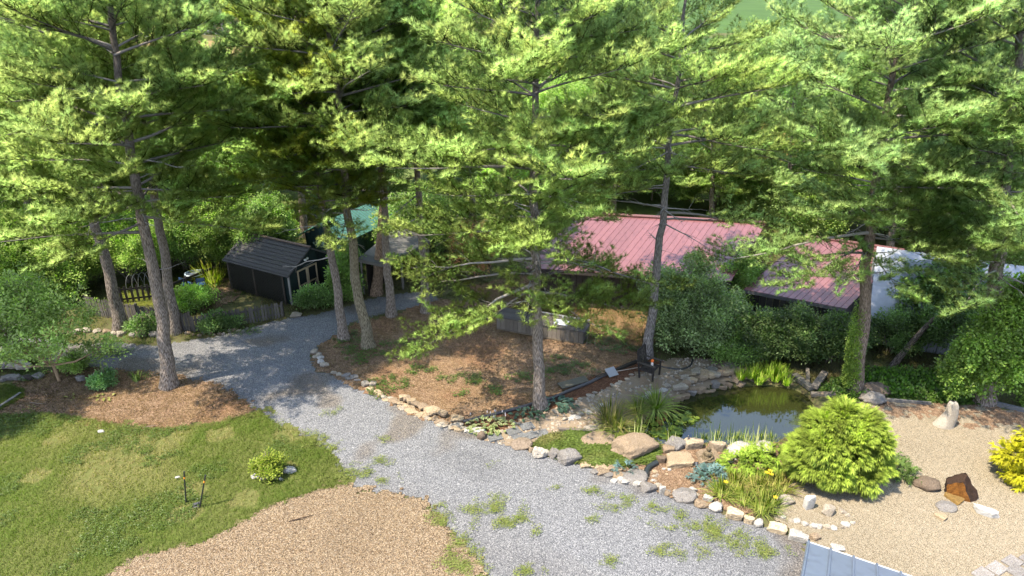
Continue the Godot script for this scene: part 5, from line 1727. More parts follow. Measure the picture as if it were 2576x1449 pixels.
	m2.tube([Vector3(1.2, 1.9, -0.2), Vector3(2.2, 1.5, 0.1)], [0.03, 0.01], 5, Color(0.25, 0.22, 0.19))
	part("branch", m2.mesh(M.twig), t)
	# ivy on the pine trunk, vine over the right edge pine
	rng.seed = 909
	var foot := gg(2150, 985)
	var xf := []
	var col := []
	for i in 400:
		var y := rf(0.1, 1.0) * rf(1.0, 4.1)
		var top := op(2185, 620, foot.z)
		var ax := foot.lerp(top, y / top.y)
		var an := rf(1.7, 4.4)
		var rr := rf(0.26, 0.5) * (1.0 - 0.07 * y)
		xf.append(Transform3D(Basis(Vector3.UP, rng.randf() * TAU).scaled(Vector3.ONE * rf(0.35, 0.65)), ax + Vector3(cos(an) * rr, y - ax.y + 0.0, sin(an) * rr * 0.8) + Vector3(0, ax.y, 0) - Vector3(0, 0, 0)))
		xf[i].origin.y = y
		col.append(Color(0.21, 0.29, 0.05) * rf(0.7, 1.3))
	var iv := thing("ivy", "light green ivy climbing the left side of the red barked pine trunk", "ivy", Vector3.ZERO)
	many("foliage", leaf_sprays[3], xf, col, iv)
	var vf := gg(2475, 1012)
	shrub("climbing_vine", "dense climbing vine draped round the right edge pine", "vine", vf, [[Vector3(-0.6, 2.6, 0.3), Vector3(1.2, 1.9, 0.8)], [Vector3(0.7, 2.7, 0.2), Vector3(1.1, 2.0, 0.8)], [Vector3(-1.3, 1.5, 0.2), Vector3(0.8, 1.2, 0.6)], [Vector3(0.1, 4.2, 0.1), Vector3(1.1, 1.2, 0.8)], [Vector3(1.6, 1.7, 0.1), Vector3(0.9, 1.6, 0.7)]], 3, 42.0, Color(0.085, 0.125, 0.022), 0.03, 61, "", 1.05)
	# yellow bush in the lawn, small green shrubs at the left
	bush("small golden-green bush ringed with white stones on the lawn", 680, 1198, 1.0, 0.78, 0, Color(0.088, 0.102, 0.012), 62, 60.0, 0.015, "golden_bush", "bush", "", 0.7)
	bush("small glossy green shrub beside the left boulders", 268, 975, 1.05, 0.62, 0, Color(0.07, 0.12, 0.04), 63, 60.0, 0.012, "small_shrub", "shrub", "", 0.75)
	bush("low weedy green bush at the foot of the small tree", 195, 935, 1.6, 0.7, 1, Color(0.10, 0.13, 0.03), 64, 40.0, 0.012, "small_shrub", "shrub", "", 0.8)
	bush("bright yellow-green nettle patch by the picket fence", 60, 900, 2.0, 0.5, 1, Color(0.12, 0.14, 0.03), 65, 30.0, 0.01, "small_shrub", "shrub", "", 0.8)

# the golden thread cypresses: mounds of drooping feathery sprays
func cypress(label: String, foot: Vector3, lumps: Array, tint: Color, n: float, sd: int, piece: ArrayMesh, size := 1.0) -> void:
	rng.seed = sd * 77 + 1
	var t := thing("golden_cypress", label, "shrub", foot)
	var mb := MB.new()
	var xf := []
	var col := []
	for q in lumps:
		var c: Vector3 = q[0]
		var rr: Vector3 = q[1]
		mb.tube([Vector3(c.x * 0.1, -0.1, c.z * 0.1), Vector3(c.x * 0.5, c.y * 0.5, c.z * 0.5), c], [0.07, 0.05, 0.02], 6, Color(0.16, 0.11, 0.07))
		var area := 4.0 * PI * pow((pow(rr.x * rr.y, 1.6) + pow(rr.x * rr.z, 1.6) + pow(rr.y * rr.z, 1.6)) / 3.0, 1.0 / 1.6)
		for i in int(area * n):
			var d := Vector3(rng.randfn(), rng.randfn(), rng.randfn()).normalized()
			var wob := 1.0 + 0.5 * noise_b.get_noise_3dv((c + d * rr) * 11.0 + foot)
			if noise_b.get_noise_3dv((c + d * rr) * 24.0 + foot * 2.0) < -0.2 and rng.randf() < 0.8:
				continue
			var at := c + d * rr * wob * sqrt(rf(0.35, 0.9))
			if at.y < 0.12:
				continue
			var out := Vector3(d.x, d.y * 0.6 + 0.1, d.z).normalized()
			xf.append(Transform3D(basis_to((out + Vector3(rf(-0.4, 0.4), rf(-0.2, 0.3), rf(-0.4, 0.4))).normalized(), rf(-0.4, 0.4), size * rf(0.7, 1.2)), at))
			col.append(tint * 1.75 * rf(0.65, 1.3) * (1.0 + 0.8 * noise_b.get_noise_3dv(at * 18.0)))
	part("stem", mb.mesh(M.twig), t)
	many("foliage", piece, xf, col, t)

func clump(label: String, px: float, py: float, mesh: ArrayMesh, k := 1.0, called := "grass_clump", cat := "grass", group := "", low := 0.0) -> void:
	var p := gg(px, py)
	p.y = maxf(p.y, -0.25) + low
	var o := solo(called, mesh, label, cat, p, group)
	o.scale = Vector3.ONE * k
	o.rotation.y = rng.randf() * TAU

func build_pond_plants() -> void:
	var lime := [Color(0.17, 0.215, 0.045), Color(0.13, 0.175, 0.035), Color(0.22, 0.24, 0.07)]
	var olive := [Color(0.13, 0.15, 0.03), Color(0.17, 0.17, 0.045), Color(0.09, 0.12, 0.025)]
	var straw := [Color(0.22, 0.17, 0.07), Color(0.12, 0.13, 0.03), Color(0.16, 0.14, 0.05)]
	var big := blade_mesh(190, 1.35, 0.028, 1.15, olive, 1, 0.72, 0.18)
	var big2 := blade_mesh(190, 1.3, 0.032, 1.2, lime, 2, 0.7, 0.16)
	clump("tall arching grass clump with straw-brown skirt at the pond's left bank", 1535, 1065, blade_mesh(190, 1.25, 0.024, 0.85, straw, 3, 0.75, 0.25), 1.15)
	clump("olive grass clump leaning over the water below the straw-brown one", 1555, 1085, big, 0.8)
	clump("bright arching grass clump reaching furthest out over the pond", 1650, 1030, big2, 1.0)
	clump("green grass clump between the two other left bank clumps", 1605, 1040, big, 0.8)
	var iris := blade_mesh(80, 1.0, 0.045, 0.6, [Color(0.19, 0.27, 0.03), Color(0.14, 0.22, 0.025), Color(0.24, 0.29, 0.05)], 4, 0.35, 0.22)
	var k := 0
	for q in [[1862, 960], [1885, 957], [1908, 960], [1930, 952], [1950, 960], [1968, 955], [1900, 950], [1945, 948], [1978, 965]]:
		clump("%s of the lime green marsh plants along the pond's far edge" % ["leftmost", "second from the left", "third from the left, front", "fifth from the left", "sixth from the left, front", "second from the right", "rear left one", "rear right one", "rightmost"][k], q[0], q[1], iris, rf(0.6, 0.85), "marsh_plant", "water plant", "marsh plants at the far edge", 0.1)
		k += 1
	var reed := blade_mesh(14, 0.75, 0.02, 0.22, [Color(0.16, 0.2, 0.06), Color(0.25, 0.26, 0.12)], 5, 0.15, 0.2)
	var low := blade_mesh(60, 0.4, 0.02, 0.7, lime, 6, 0.4, 0.3)
	k = 0
	for q in [[1755, 1112], [1795, 1117], [1838, 1120], [1870, 1119], [1900, 1120], [1925, 1117], [1690, 1110], [1600, 1098]]:
		clump("sparse %s reeds at the pond's near edge" % ["leftmost pale", "second group of pale", "third group of pale", "fourth group of pale", "fifth group of pale", "rightmost pale", "short boulder-side", "short log-side"][k], q[0], q[1], reed, rf(0.9, 1.3), "reed", "reeds", "reeds along the near edge", 0.1)
		clump("short green grass tuft under the %s reeds" % ["leftmost pale", "second", "third", "fourth", "fifth", "rightmost pale", "boulder-side", "log-side"][k], q[0] + 14, q[1] + 3, low, rf(0.7, 1.1), "bank_grass", "grass", "grass tufts along the near edge", 0.08)
		k += 1
	# water lilies: every pad a part
	var pad := MB.new()
	for i in 11:
		var a := 0.25 + i * (TAU - 0.5) / 11
		var b := 0.25 + (i + 1) * (TAU - 0.5) / 11
		pad.flat(Vector3.ZERO, Vector3(cos(a), 0.05, sin(a)) * 0.5, Vector3(cos(b), 0.05, sin(b)) * 0.5, Vector3.UP)
	var cols := [Color(0.13, 0.19, 0.03), Color(0.17, 0.22, 0.035), Color(0.09, 0.14, 0.03), Color(0.22, 0.20, 0.04), Color(0.30, 0.13, 0.04)]
	var pads := []
	for c in cols:
		var pc := PackedColorArray()
		pc.resize(pad.v.size())
		pc.fill(c)
		pad.c = pc
		pads.append(pad.mesh(M.leaf))
	rng.seed = 77
	for q in [["cluster of yellow-green lily pads with some orange ones near the grass clump", 1625, 1048, 62, 26, 62, 5], ["small round group of lily pads alone in the middle of the water", 1720, 1053, 32, 15, 26, 3], ["lily pads crowded against the near bank beside the big boulder", 1685, 1092, 50, 16, 44, 4]]:
		var c := gp(q[1], q[2], -0.19)
		var t := thing("water_lily", q[0], "water lily", c)
		for i in q[5]:
			var a := rng.randf() * TAU
			var r := sqrt(rng.randf())
			var p := gp(q[1] + cos(a) * r * q[3], q[2] + sin(a) * r * q[4], -0.19) - c
			var o := part("lily_pad", pads[4 if q[6] == 5 and p.x > 0.3 and rng.randf() < 0.5 else rng.randi() % mini(q[6], 4)], t)
			o.position = p + Vector3.UP * rf(0.0, 0.05)
			o.rotation = Vector3(rf(-0.15, 0.15), rng.randf() * TAU, rf(-0.15, 0.15))
			o.scale = Vector3.ONE * rf(0.17, 0.27)

func build_garden_plants() -> void:
	rng.seed = 4242
	var thread := make_thread(0.22, 0.0, 56, 0.36)
	var puff := make_thread(0.34, 0.03, 26, 1.0)
	var f := gg(2098, 1205)
	var lumps := [[Vector3(0.0, 1.4, 0), Vector3(1.05, 1.05, 1.0)], [Vector3(-0.85, 0.95, 0.1), Vector3(0.8, 0.62, 0.8)], [Vector3(0.75, 0.95, 0.1), Vector3(0.75, 0.7, 0.8)], [Vector3(-0.35, 0.75, 0.6), Vector3(0.7, 0.45, 0.5)], [Vector3(0.5, 0.7, 0.6), Vector3(0.65, 0.42, 0.5)], [Vector3(-0.5, 2.05, -0.1), Vector3(0.65, 0.5, 0.6)], [Vector3(0.4, 2.1, 0.0), Vector3(0.7, 0.5, 0.6)], [Vector3(0.0, 0.9, -0.7), Vector3(1.0, 0.7, 0.6)], [Vector3(-0.8, 1.6, 0.35), Vector3(0.6, 0.45, 0.55)], [Vector3(0.85, 1.65, 0.3), Vector3(0.5, 0.42, 0.5)], [Vector3(-0.1, 2.4, -0.1), Vector3(0.55, 0.35, 0.5)]]
	cypress("large mounded golden-lime thread cypress right of the pond", f, lumps, Color(0.180, 0.225, 0.034), 230.0, 1, thread)
	var f2 := gg(2575, 1200)
	cypress("bright yellow hinoki cypress cut off by the right edge", f2, [[Vector3(0.1, 0.6, 0), Vector3(0.85, 0.5, 0.8)], [Vector3(0.35, 1.15, 0), Vector3(0.6, 0.5, 0.55)], [Vector3(-0.55, 0.95, 0.0), Vector3(0.4, 0.25, 0.4)], [Vector3(0.55, 1.6, 0), Vector3(0.35, 0.4, 0.35)], [Vector3(-0.35, 0.45, 0.45), Vector3(0.5, 0.3, 0.4)]], Color(0.27, 0.245, 0.012), 75.0, 2, puff, 0.8)
	var blue := Color(0.085, 0.135, 0.135)
	cypress("low blue-grey juniper on the brown mulch in front of the statue", gg(1776, 1200), [[Vector3(0, 0.12, 0.1), Vector3(0.5, 0.2, 0.32)], [Vector3(0.2, 0.18, 0), Vector3(0.3, 0.16, 0.25)]], blue, 130.0, 3, puff, 0.55)
	cypress("smaller blue-grey juniper beside the cream border stones", gg(1575, 1188), [[Vector3(0, 0.1, 0), Vector3(0.34, 0.16, 0.2)]], blue * 0.9, 150.0, 4, puff, 0.5)
	cypress("flat green juniper spreading right of the golden cypress", gg(2245, 1195), [[Vector3(-0.3, 0.1, -0.3), Vector3(1.0, 0.18, 0.8)], [Vector3(0.3, 0.08, 0.1), Vector3(0.6, 0.14, 0.5)], [Vector3(-0.3, 0.14, -1.0), Vector3(0.6, 0.2, 0.5)]], Color(0.075, 0.115, 0.03), 85.0, 5, puff, 0.6)
	cypress("feathery green juniper left of the golden cypress by the white rocks", gg(1905, 1180), [[Vector3(-0.3, 0.2, 0), Vector3(0.9, 0.25, 0.5)], [Vector3(0.4, 0.3, -0.1), Vector3(0.8, 0.3, 0.5)]], Color(0.15, 0.20, 0.03), 80.0, 6, puff, 0.8)
	# daylilies along the border
	var day := blade_mesh(150, 0.75, 0.022, 0.95, [Color(0.15, 0.18, 0.03), Color(0.20, 0.21, 0.05), Color(0.10, 0.14, 0.025)], 11, 0.55, 0.2)
	var day2 := blade_mesh(130, 0.7, 0.022, 1.0, [Color(0.17, 0.19, 0.035), Color(0.25, 0.21, 0.07)], 12, 0.6, 0.2)
	var k := 0
	for q in [[1815, 1245], [1850, 1225], [1870, 1262], [1905, 1240], [1915, 1285], [1940, 1225], [1885, 1205], [1965, 1232], [1940, 1270]]:
		clump("daylily clump, %s in the row between mulch bed and cypress" % ["leftmost", "second, set back", "third, at the front", "fourth", "front one nearest the cream blocks", "back one under the cypress", "rear left one", "rightmost under the cypress", "right front one"][k], q[0], q[1], day if k % 2 == 0 else day2, rf(0.9, 1.15), "daylily", "daylily", "daylily clumps along the border")
		k += 1
	rng.seed = 99
	var fm := MB.new()
	for i in 6:
		var a := i * TAU / 6
		var d := Vector3(cos(a), 0.5, sin(a))
		fm.flat(Vector3.ZERO, d * 0.07 + Vector3(-sin(a), 0, cos(a)) * 0.025, d * 0.07 - Vector3(-sin(a), 0, cos(a)) * 0.025, Vector3.UP, Color(0.75, 0.52, 0.03))
	fm.tube([Vector3(0, -0.55, 0), Vector3.ZERO], [0.006, 0.005], 4, Color(0.12, 0.17, 0.04))
	var flower := fm.mesh(M.leaf)
	k = 0
	for q in [[1930, 1203], [1922, 1208], [1933, 1212], [1820, 1232], [1943, 1272]]:
		var p := gg(q[0], q[1] + 18)
		solo("daylily_flower", flower, "yellow daylily flower, %s" % ["topmost of the trio", "left of the trio", "right of the trio", "alone at the left end", "alone at the front right"][k], "flower", p + Vector3.UP * 0.62, "yellow daylily flowers")
		k += 1
	# hostas
	hosta("variegated hosta with pale leaf edges and flower stalks by the driveway", gg(1232, 1076), 90, 0.20, Color(0.13, 0.18, 0.06), Color(0.40, 0.40, 0.20), 1, 0.5)
	hosta("blue-green hosta left of the centre pine's foot", gg(1328, 1046), 44, 0.19, Color(0.075, 0.13, 0.085), Color(0.10, 0.155, 0.10), 2, 0.38)
	hosta("largest blue-green hosta right of the centre pine's foot", gg(1398, 1022), 48, 0.24, Color(0.07, 0.125, 0.09), Color(0.09, 0.145, 0.105), 3, 0.42)
	hosta("pale yellow hosta in the left straw bed, right of its neighbour", gg(260, 1007), 16, 0.14, Color(0.25, 0.24, 0.06), Color(0.3, 0.29, 0.1), 4, 0.26)
	hosta("small yellow hosta in the left straw bed, middle one", gg(180, 1004), 9, 0.12, Color(0.25, 0.22, 0.06), Color(0.3, 0.28, 0.1), 5, 0.18)
	hosta("tiny yellow hosta furthest left in the straw bed", gg(78, 1026), 6, 0.11, Color(0.26, 0.22, 0.07), Color(0.3, 0.28, 0.1), 6, 0.12)
	clump("spiky light green clump left of the big left pine's foot", 345, 962, blade_mesh(30, 0.5, 0.04, 0.5, [Color(0.15, 0.2, 0.05)], 21, 0.3, 0.12), 1.0)
	clump("tall yellow-green grass clump on the patio by the shed lattice", 535, 715, blade_mesh(150, 1.5, 0.05, 0.7, [Color(0.20, 0.24, 0.03), Color(0.26, 0.26, 0.05)], 22, 0.4, 0.5), 1.0)
	# flower stalks of the variegated hosta
	var st := MB.new()
	for i in 9:
		var x := rf(-0.7, 0.7)
		var z := rf(-0.35, 0.1)
		st.tube([Vector3(x, 0.1, z), Vector3(x + rf(-0.05, 0.05), 0.5, z)], [0.006, 0.005], 4, Color(0.3, 0.28, 0.18))
		st.lathe(Transform3D(Basis.IDENTITY, Vector3(x, 0.48, z)), [Vector2(0.0, 0), Vector2(0.025, 0.03), Vector2(0.012, 0.1), Vector2(0, 0.12)], 5, Color(0.5, 0.42, 0.5))
	solo("hosta_flower_stalks", st.mesh(M.leaf), "thin pale flower stalks rising from the variegated hosta", "flowers", gg(1232, 1078))

# ------------------------------------------------------------------ stones of the garden
const NTH := ["first", "second", "third", "fourth", "fifth", "sixth", "seventh", "eighth", "ninth", "tenth", "eleventh", "twelfth", "thirteenth", "fourteenth", "fifteenth", "sixteenth", "seventeenth", "eighteenth", "nineteenth", "twentieth", "twenty-first", "twenty-second", "twenty-third", "twenty-fourth", "twenty-fifth", "twenty-sixth", "twenty-seventh", "twenty-eighth", "twenty-ninth", "thirtieth", "thirty-first", "thirty-second", "thirty-third", "thirty-fourth", "thirty-fifth", "thirty-sixth", "thirty-seventh", "thirty-eighth", "thirty-ninth", "fortieth"]

# a row of stones along a sighted line; w: mean width in survey pixels; text: "... %s ..." gets tone and ordinal
func stone_row(line: Array, count: int, w: Vector2, h: float, shapes: Array, tones: Array, text: String, group: String, sd: int, wander := 3.0, lift := 0.0) -> void:
	rng.seed = sd * 991 + 3
	var pts := PackedVector2Array()
	for q in line:
		pts.push_back(Vector2(q[0], q[1]))
	var total := 0.0
	for i in pts.size() - 1:
		total += pts[i].distance_to(pts[i + 1])
	for i in count:
		var at := total * (i + 0.5) / count + rf(-0.25, 0.25) * total / count
		var j := 0
		while j < pts.size() - 2 and at > pts[j].distance_to(pts[j + 1]):
			at -= pts[j].distance_to(pts[j + 1])
			j += 1
		var p := pts[j].lerp(pts[j + 1], clampf(at / pts[j].distance_to(pts[j + 1]), 0.0, 1.0))
		p += Vector2(rf(-1, 1), rf(-1, 1)) * wander
		var ww := rf(w.x, w.y)
		var tone: String = tones[rng.randi() % tones.size()]
		var o := stone(text % [tone, NTH[i]], p.x, p.y, ww, h * rf(0.75, 1.25), shapes[rng.randi() % shapes.size()], tone, group, rf(0.6, 0.95), rf(-0.5, 0.5), "rock", "border_stone")
		o.position.y += lift
		o.rotation.z = rf(-0.15, 0.15)

func build_stones() -> void:
	var ang := [4, 5, 6, 7, 8]
	var blk := [9, 10, 11, 8]
	var rnd := [0, 1, 2, 3]
	# left boulders before the fence
	stone_row([[130, 848], [215, 838], [300, 846], [345, 850]], 9, Vector2(16, 30), 16, rnd, ["grey", "tan", "pale"], "rounded %s boulder under the left fence pines, %s from the left", "boulders below the picket fence", 1, 4)
	stone_row([[455, 842], [500, 845], [560, 838], [640, 828]], 15, Vector2(8, 17), 9, rnd, ["grey", "pale", "tan"], "small %s fence-foot stone right of the big left pine, %s from the left", "small stones below the picket fence", 2, 4)
	stone("upright tan boulder in front of the furthest left fence pine", 352, 852, 24, 30, 0, "tan")
	stone("long grey boulder right of the upright tan one below the fence", 383, 850, 30, 16, 1, "grey")
	stone("pale rounded boulder at the drive edge just left of the big pine trunk", 408, 856, 26, 14, 2, "pale")
	stone("flat pale slab on the drive's far edge before the shed bush", 742, 800, 40, 10, 9, "pale")
	# left garden wall
	stone_row([[-40, 962], [30, 958], [95, 955]], 8, Vector2(30, 48), 18, blk, ["grey", "grey", "dark"], "%s block in the lower course of the left dry stone wall, %s from the left", "dry stone wall at the left edge", 3, 2)
	stone_row([[-40, 942], [20, 936], [80, 942]], 6, Vector2(30, 50), 18, blk, ["grey", "pale"], "%s block in the upper course of the left dry stone wall, %s from the left", "dry stone wall at the left edge", 4, 2, 0.25)
	stone("big pale block ending the left dry stone wall beside the small shrub", 238, 965, 38, 26, 9, "pale")
	stone("mossy grey block behind the small tree's foot", 200, 964, 30, 20, 10, "grey")
	# the pale pile at the drive bend
	stone_row([[793, 892], [800, 902], [806, 910], [812, 918], [818, 925]], 10, Vector2(15, 21), 13, rnd, ["pale", "white", "pale"], "smooth %s cobble in the small pile at the driveway bend, %s from the top", "pale cobbles at the driveway bend", 5, 6)
	stone_row([[835, 942], [870, 950], [905, 968]], 6, Vector2(12, 26), 10, ang, ["pale", "grey"], "half buried %s edge stone below the cobble pile, %s from the top", "edge stones of the middle straw bed", 6, 3)
	stone("left one of a pale pair of edge stones by the green weeds", 918, 977, 22, 18, 5, "pale")
	stone("right one of a pale pair of edge stones by the green weeds", 937, 976, 26, 16, 9, "pale")
	stone("small pale stone below the pale pair", 930, 987, 20, 14, 6, "cream")
	stone_row([[945, 995], [990, 1016], [1040, 1030]], 14, Vector2(12, 26), 12, ang, ["cream", "tan", "cream", "pale"], "%s ledge stone in the upper part of the driveway border, %s from the bend", "cream ledge stones of the middle border", 7, 4)
	stone_row([[1000, 1022], [1060, 1050], [1110, 1072], [1160, 1086]], 22, Vector2(13, 28), 12, ang, ["cream", "cream", "pale", "tan"], "%s ledge stone in the middle of the driveway border, %s from the bend", "cream ledge stones of the middle border", 8, 4)
	stone_row([[1010, 1010], [1060, 1036], [1120, 1060]], 12, Vector2(20, 36), 13, blk, ["cream", "cream", "tan"], "%s cap stone on the middle driveway border, %s from the bend", "cream ledge stones of the middle border", 9, 3, 0.14)
	stone("largest cream boulder on top of the middle driveway border", 1085, 1050, 46, 24, 5, "cream")
	stone_row([[1130, 1080], [1175, 1092], [1220, 1100]], 9, Vector2(24, 44), 16, blk, ["pale", "cream", "white"], "%s broad stone at the hosta end of the driveway border, %s from the left", "pale stones at the hosta", 10, 3)
	stone("long pale slab lying at the timber edging's end", 1148, 1066, 48, 14, 9, "cream")
	stone("dark brown boulder at the end of the border next to the slate paving", 1210, 1108, 24, 24, 1, "brown")
	# border from the paving to the cypress
	stone("brown-grey layered rock left of the striped boulder", 1312, 1128, 52, 24, 6, "brown", "", 0.8, 0.2, "strata")
	stone("small tan cobble leaning on the striped boulder", 1338, 1136, 18, 18, 2, "tan")
	stone("large boulder with slanting dark and pale stripes at the drive edge", 1362, 1150, 44, 38, 7, "pale", "", 0.8, 0.5, "strata")
	stone("grey angular boulder right of the striped one", 1392, 1152, 36, 30, 8, "grey")
	stone("slim white upright stone between two grey boulders", 1404, 1150, 10, 24, 9, "white")
	stone("big blue-grey boulder sloping down to the driveway", 1432, 1170, 60, 40, 5, "grey")
	stone_row([[1470, 1178], [1520, 1182], [1560, 1190]], 6, Vector2(24, 40), 15, blk, ["cream", "tan", "cream"], "%s block in the short row above the driveway, %s from the left", "cream blocks beside the small juniper", 11, 2)
	stone_row([[1490, 1190], [1540, 1202], [1580, 1206]], 5, Vector2(30, 46), 14, blk, ["tan", "grey"], "%s foundation block at the drive edge below the small juniper, %s from the left", "foundation blocks below the small juniper", 12, 2)
	stone_row([[1540, 1212], [1590, 1220], [1625, 1228]], 7, Vector2(18, 32), 13, ang, ["cream", "grey", "white"], "%s rough stone along the driveway below the drain pipe, %s from the left", "rough stones below the drain pipe", 13, 4)
	stone("grey knobbly rock above the driveway below the drain pipe", 1600, 1214, 60, 26, 6, "grey", "", 0.8, 0.3)
	stone("rounded grey-brown boulder left of the white upright wedge", 1632, 1238, 44, 26, 2, "grey")
	stone("bright white upright wedge stone in the border", 1666, 1243, 22, 32, 9, "white")
	stone("tan wedge stone leaning beside the white one", 1682, 1248, 18, 24, 7, "tan")
	stone("large rough grey boulder in the border before the mulch bed", 1725, 1262, 56, 36, 6, "grey")
	stone("white lump on top of the rough grey boulder's end", 1745, 1240, 26, 18, 4, "white")
	stone("brown boulder with a pale top, left of the long white block", 1768, 1278, 36, 26, 7, "tan")
	stone("long white block where the border turns past the daylilies", 1782, 1262, 36, 22, 9, "white", "", 0.6, -0.5)
	stone("round white boulder at the daylily border", 1806, 1290, 38, 26, 3, "white")
	stone("long cream layered block, largest in the daylily border", 1850, 1310, 60, 32, 9, "cream", "", 0.7, -0.4, "strata")
	stone("second cream layered block with brown joints beside it", 1886, 1320, 40, 26, 10, "cream", "", 0.7, -0.4, "strata")
	stone("white rounded block below the cream layered ones", 1912, 1330, 26, 26, 3, "white")
	stone("long low cream block before the white end block", 1958, 1345, 62, 26, 11, "cream", "", 0.6, -0.45, "strata")
	stone("big white end block by the metal roof corner", 2010, 1368, 66, 30, 9, "white", "", 0.6, -0.45)
	stone("brown speckled rock just above the metal roof corner", 2052, 1365, 28, 22, 5, "tan")
	stone("pale stone half hidden behind the metal roof edge", 2110, 1392, 44, 14, 9, "white")
	# beside the pond
	stone("huge flat-topped tan boulder beside the pond", 1600, 1158, 116, 60, 5, "tan", "", 0.7, 0.15)
	stone("lower left shoulder of tan rock against the huge boulder", 1508, 1122, 84, 26, 6, "tan", "", 0.7, 0.2)
	stone("layered tan ledge behind the small seated statue", 1745, 1134, 66, 34, 9, "tan", "", 0.6, 0.05, "strata")
	stone("right layered tan ledge behind the small seated statue", 1808, 1140, 56, 36, 10, "tan", "", 0.6, -0.1, "strata")
	stone("grey angular rock between the huge boulder and the layered ledge", 1700, 1134, 60, 32, 8, "grey")
	stone("tan block in front of the grey angular rock", 1682, 1142, 40, 24, 9, "tan")
	stone("dark reddish block at the drain pipe's top end", 1665, 1166, 34, 28, 10, "brown")
	stone("broad flat cream slab in front of the seated statue", 1712, 1176, 92, 30, 11, "cream", "", 0.7, 0.0)
	stone("flat tan slab carrying the seated statue", 1785, 1166, 76, 22, 11, "tan", "", 0.8, 0.1)
	stone("left one of the two smooth white-grey boulders at the pond's right end", 1866, 1152, 74, 28, 1, "white")
	stone("right one of the two smooth white-grey boulders at the pond's right end", 1928, 1146, 66, 22, 3, "white")
	stone_row([[1825, 1158], [1848, 1152], [1842, 1168]], 7, Vector2(10, 20), 10, ang, ["white", "pale"], "small %s rubble stone left of the smooth white boulders, %s from the left", "rubble by the smooth boulders", 14, 5)
	stone_row([[1590, 1200], [1640, 1185], [1680, 1190], [1640, 1205], [1600, 1208], [1660, 1212]], 26, Vector2(7, 18), 9, ang, ["white", "cream", "pale"], "white rubble piece (%s) round the drain pipe, %s along", "white rubble round the drain pipe", 15, 8)
	stone_row([[1650, 1228], [1700, 1236], [1760, 1250]], 8, Vector2(10, 24), 10, ang, ["white", "pale", "grey"], "%s stone behind the border along the mulch bed, %s from the left", "stones behind the mulch border", 16, 4)
	stone("small white stone lying on the green groundcover", 1484, 1166, 18, 10, 3, "pale")
	stone("pale rock by the log above the groundcover", 1488, 1088, 40, 14, 5, "pale")
	# pond's far wall and the path's edge stones
	stone_row([[1690, 1012], [1730, 990], [1780, 976], [1830, 966], [1870, 962]], 13, Vector2(28, 46), 20, blk, ["tan", "grey", "tan"], "%s flat stone in the waterline course of the far pond wall, %s from the left", "stacked stones of the far pond wall", 17, 2)
	stone_row([[1695, 996], [1740, 974], [1790, 960], [1840, 952], [1885, 948]], 15, Vector2(24, 38), 16, blk, ["pale", "tan", "cream"], "%s flat stone in the middle course of the far pond wall, %s from the left", "stacked stones of the far pond wall", 18, 2, 0.16)
	stone_row([[1700, 965], [1760, 945], [1820, 936], [1880, 930], [1900, 936]], 18, Vector2(20, 40), 12, blk, ["pale", "cream", "tan", "grey"], "%s top slab of the far pond wall, %s from the left", "stacked stones of the far pond wall", 19, 6, 0.05)
	stone_row([[1290, 1075], [1350, 1050], [1420, 1030], [1480, 1002], [1540, 974], [1595, 944]], 24, Vector2(9, 22), 8, ang, ["pale", "tan", "pale"], "small %s edging stone on the garden path's upper side, %s from the paving", "edging stones of the garden path", 20, 3)
	stone_row([[1420, 1062], [1460, 1045], [1500, 1036], [1530, 1020]], 10, Vector2(14, 26), 13, ang, ["pale", "white", "pale"], "%s edging stone on the path's pond side by the straw-brown grass, %s from the left", "pond side edging stones of the path", 21, 3)
	stone_row([[1612, 1010], [1650, 990], [1690, 975]], 6, Vector2(20, 34), 12, ang, ["pale", "tan", "white"], "%s bank stone behind the arching pond grasses, %s from the left", "bank stones behind the pond grasses", 22, 4)
	stone_row([[2060, 1000], [2110, 990], [2140, 1000]], 5, Vector2(22, 36), 11, blk, ["pale", "tan"], "%s stone above the golden cypress's crown, %s from the left", "stones above the golden cypress", 23, 3)
	# gravel garden
	var ss := MB.new()
	var prof := [[-0.08, 0.34, 0.0], [0.06, 0.33, 0.0], [0.22, 0.30, 0.03], [0.42, 0.27, 0.07], [0.65, 0.23, 0.10], [0.90, 0.21, 0.08], [1.04, 0.16, 0.05], [1.10, 0.07, 0.02]]
	for i in prof.size() - 1:
		for k in 12:
			var pp := []
			for q in [[i, k], [i, k + 1], [i + 1, k + 1], [i + 1, k]]:
				var pr: Array = prof[q[0]]
				var an: float = TAU * q[1] / 12.0
				var rr: float = pr[1] * (1.0 + 0.14 * noise_b.get_noise_3d(cos(an) * 9.0, pr[0] * 24.0, sin(an) * 9.0))
				if cos(an) < 0.0 and q[0] < 4:
					rr *= 1.0 - [0.4, 0.36, 0.24, 0.1][q[0]] * cos(an)
				pp.append(Vector3(pr[2] + cos(an) * rr, pr[0], sin(an) * rr * 0.75))
			var mid: Vector3 = (pp[0] + pp[2]) * 0.5
			ss.flat(pp[0], pp[1], pp[2], Vector3(mid.x - prof[i][2], 0.3 if i > 4 else 0.0, mid.z), Color(1.0, 0.94, 0.82))
			ss.flat(pp[0], pp[2], pp[3], Vector3(mid.x - prof[i][2], 0.3 if i > 4 else 0.0, mid.z), Color(1.0, 0.94, 0.82))
	solo("standing_stone", soften(ss, 0.6).mesh(M.rock), "tall pale standing stone alone in the tan gravel garden", "stone", gg(2376, 1074))
	stone("smooth flat grey-brown boulder right of the green juniper", 2334, 1236, 72, 30, 1, "brown", "", 0.7, -0.2)
	# a leaning pyramid: dark brown crust, the left face broken open and rusty
	var rm := MB.new()
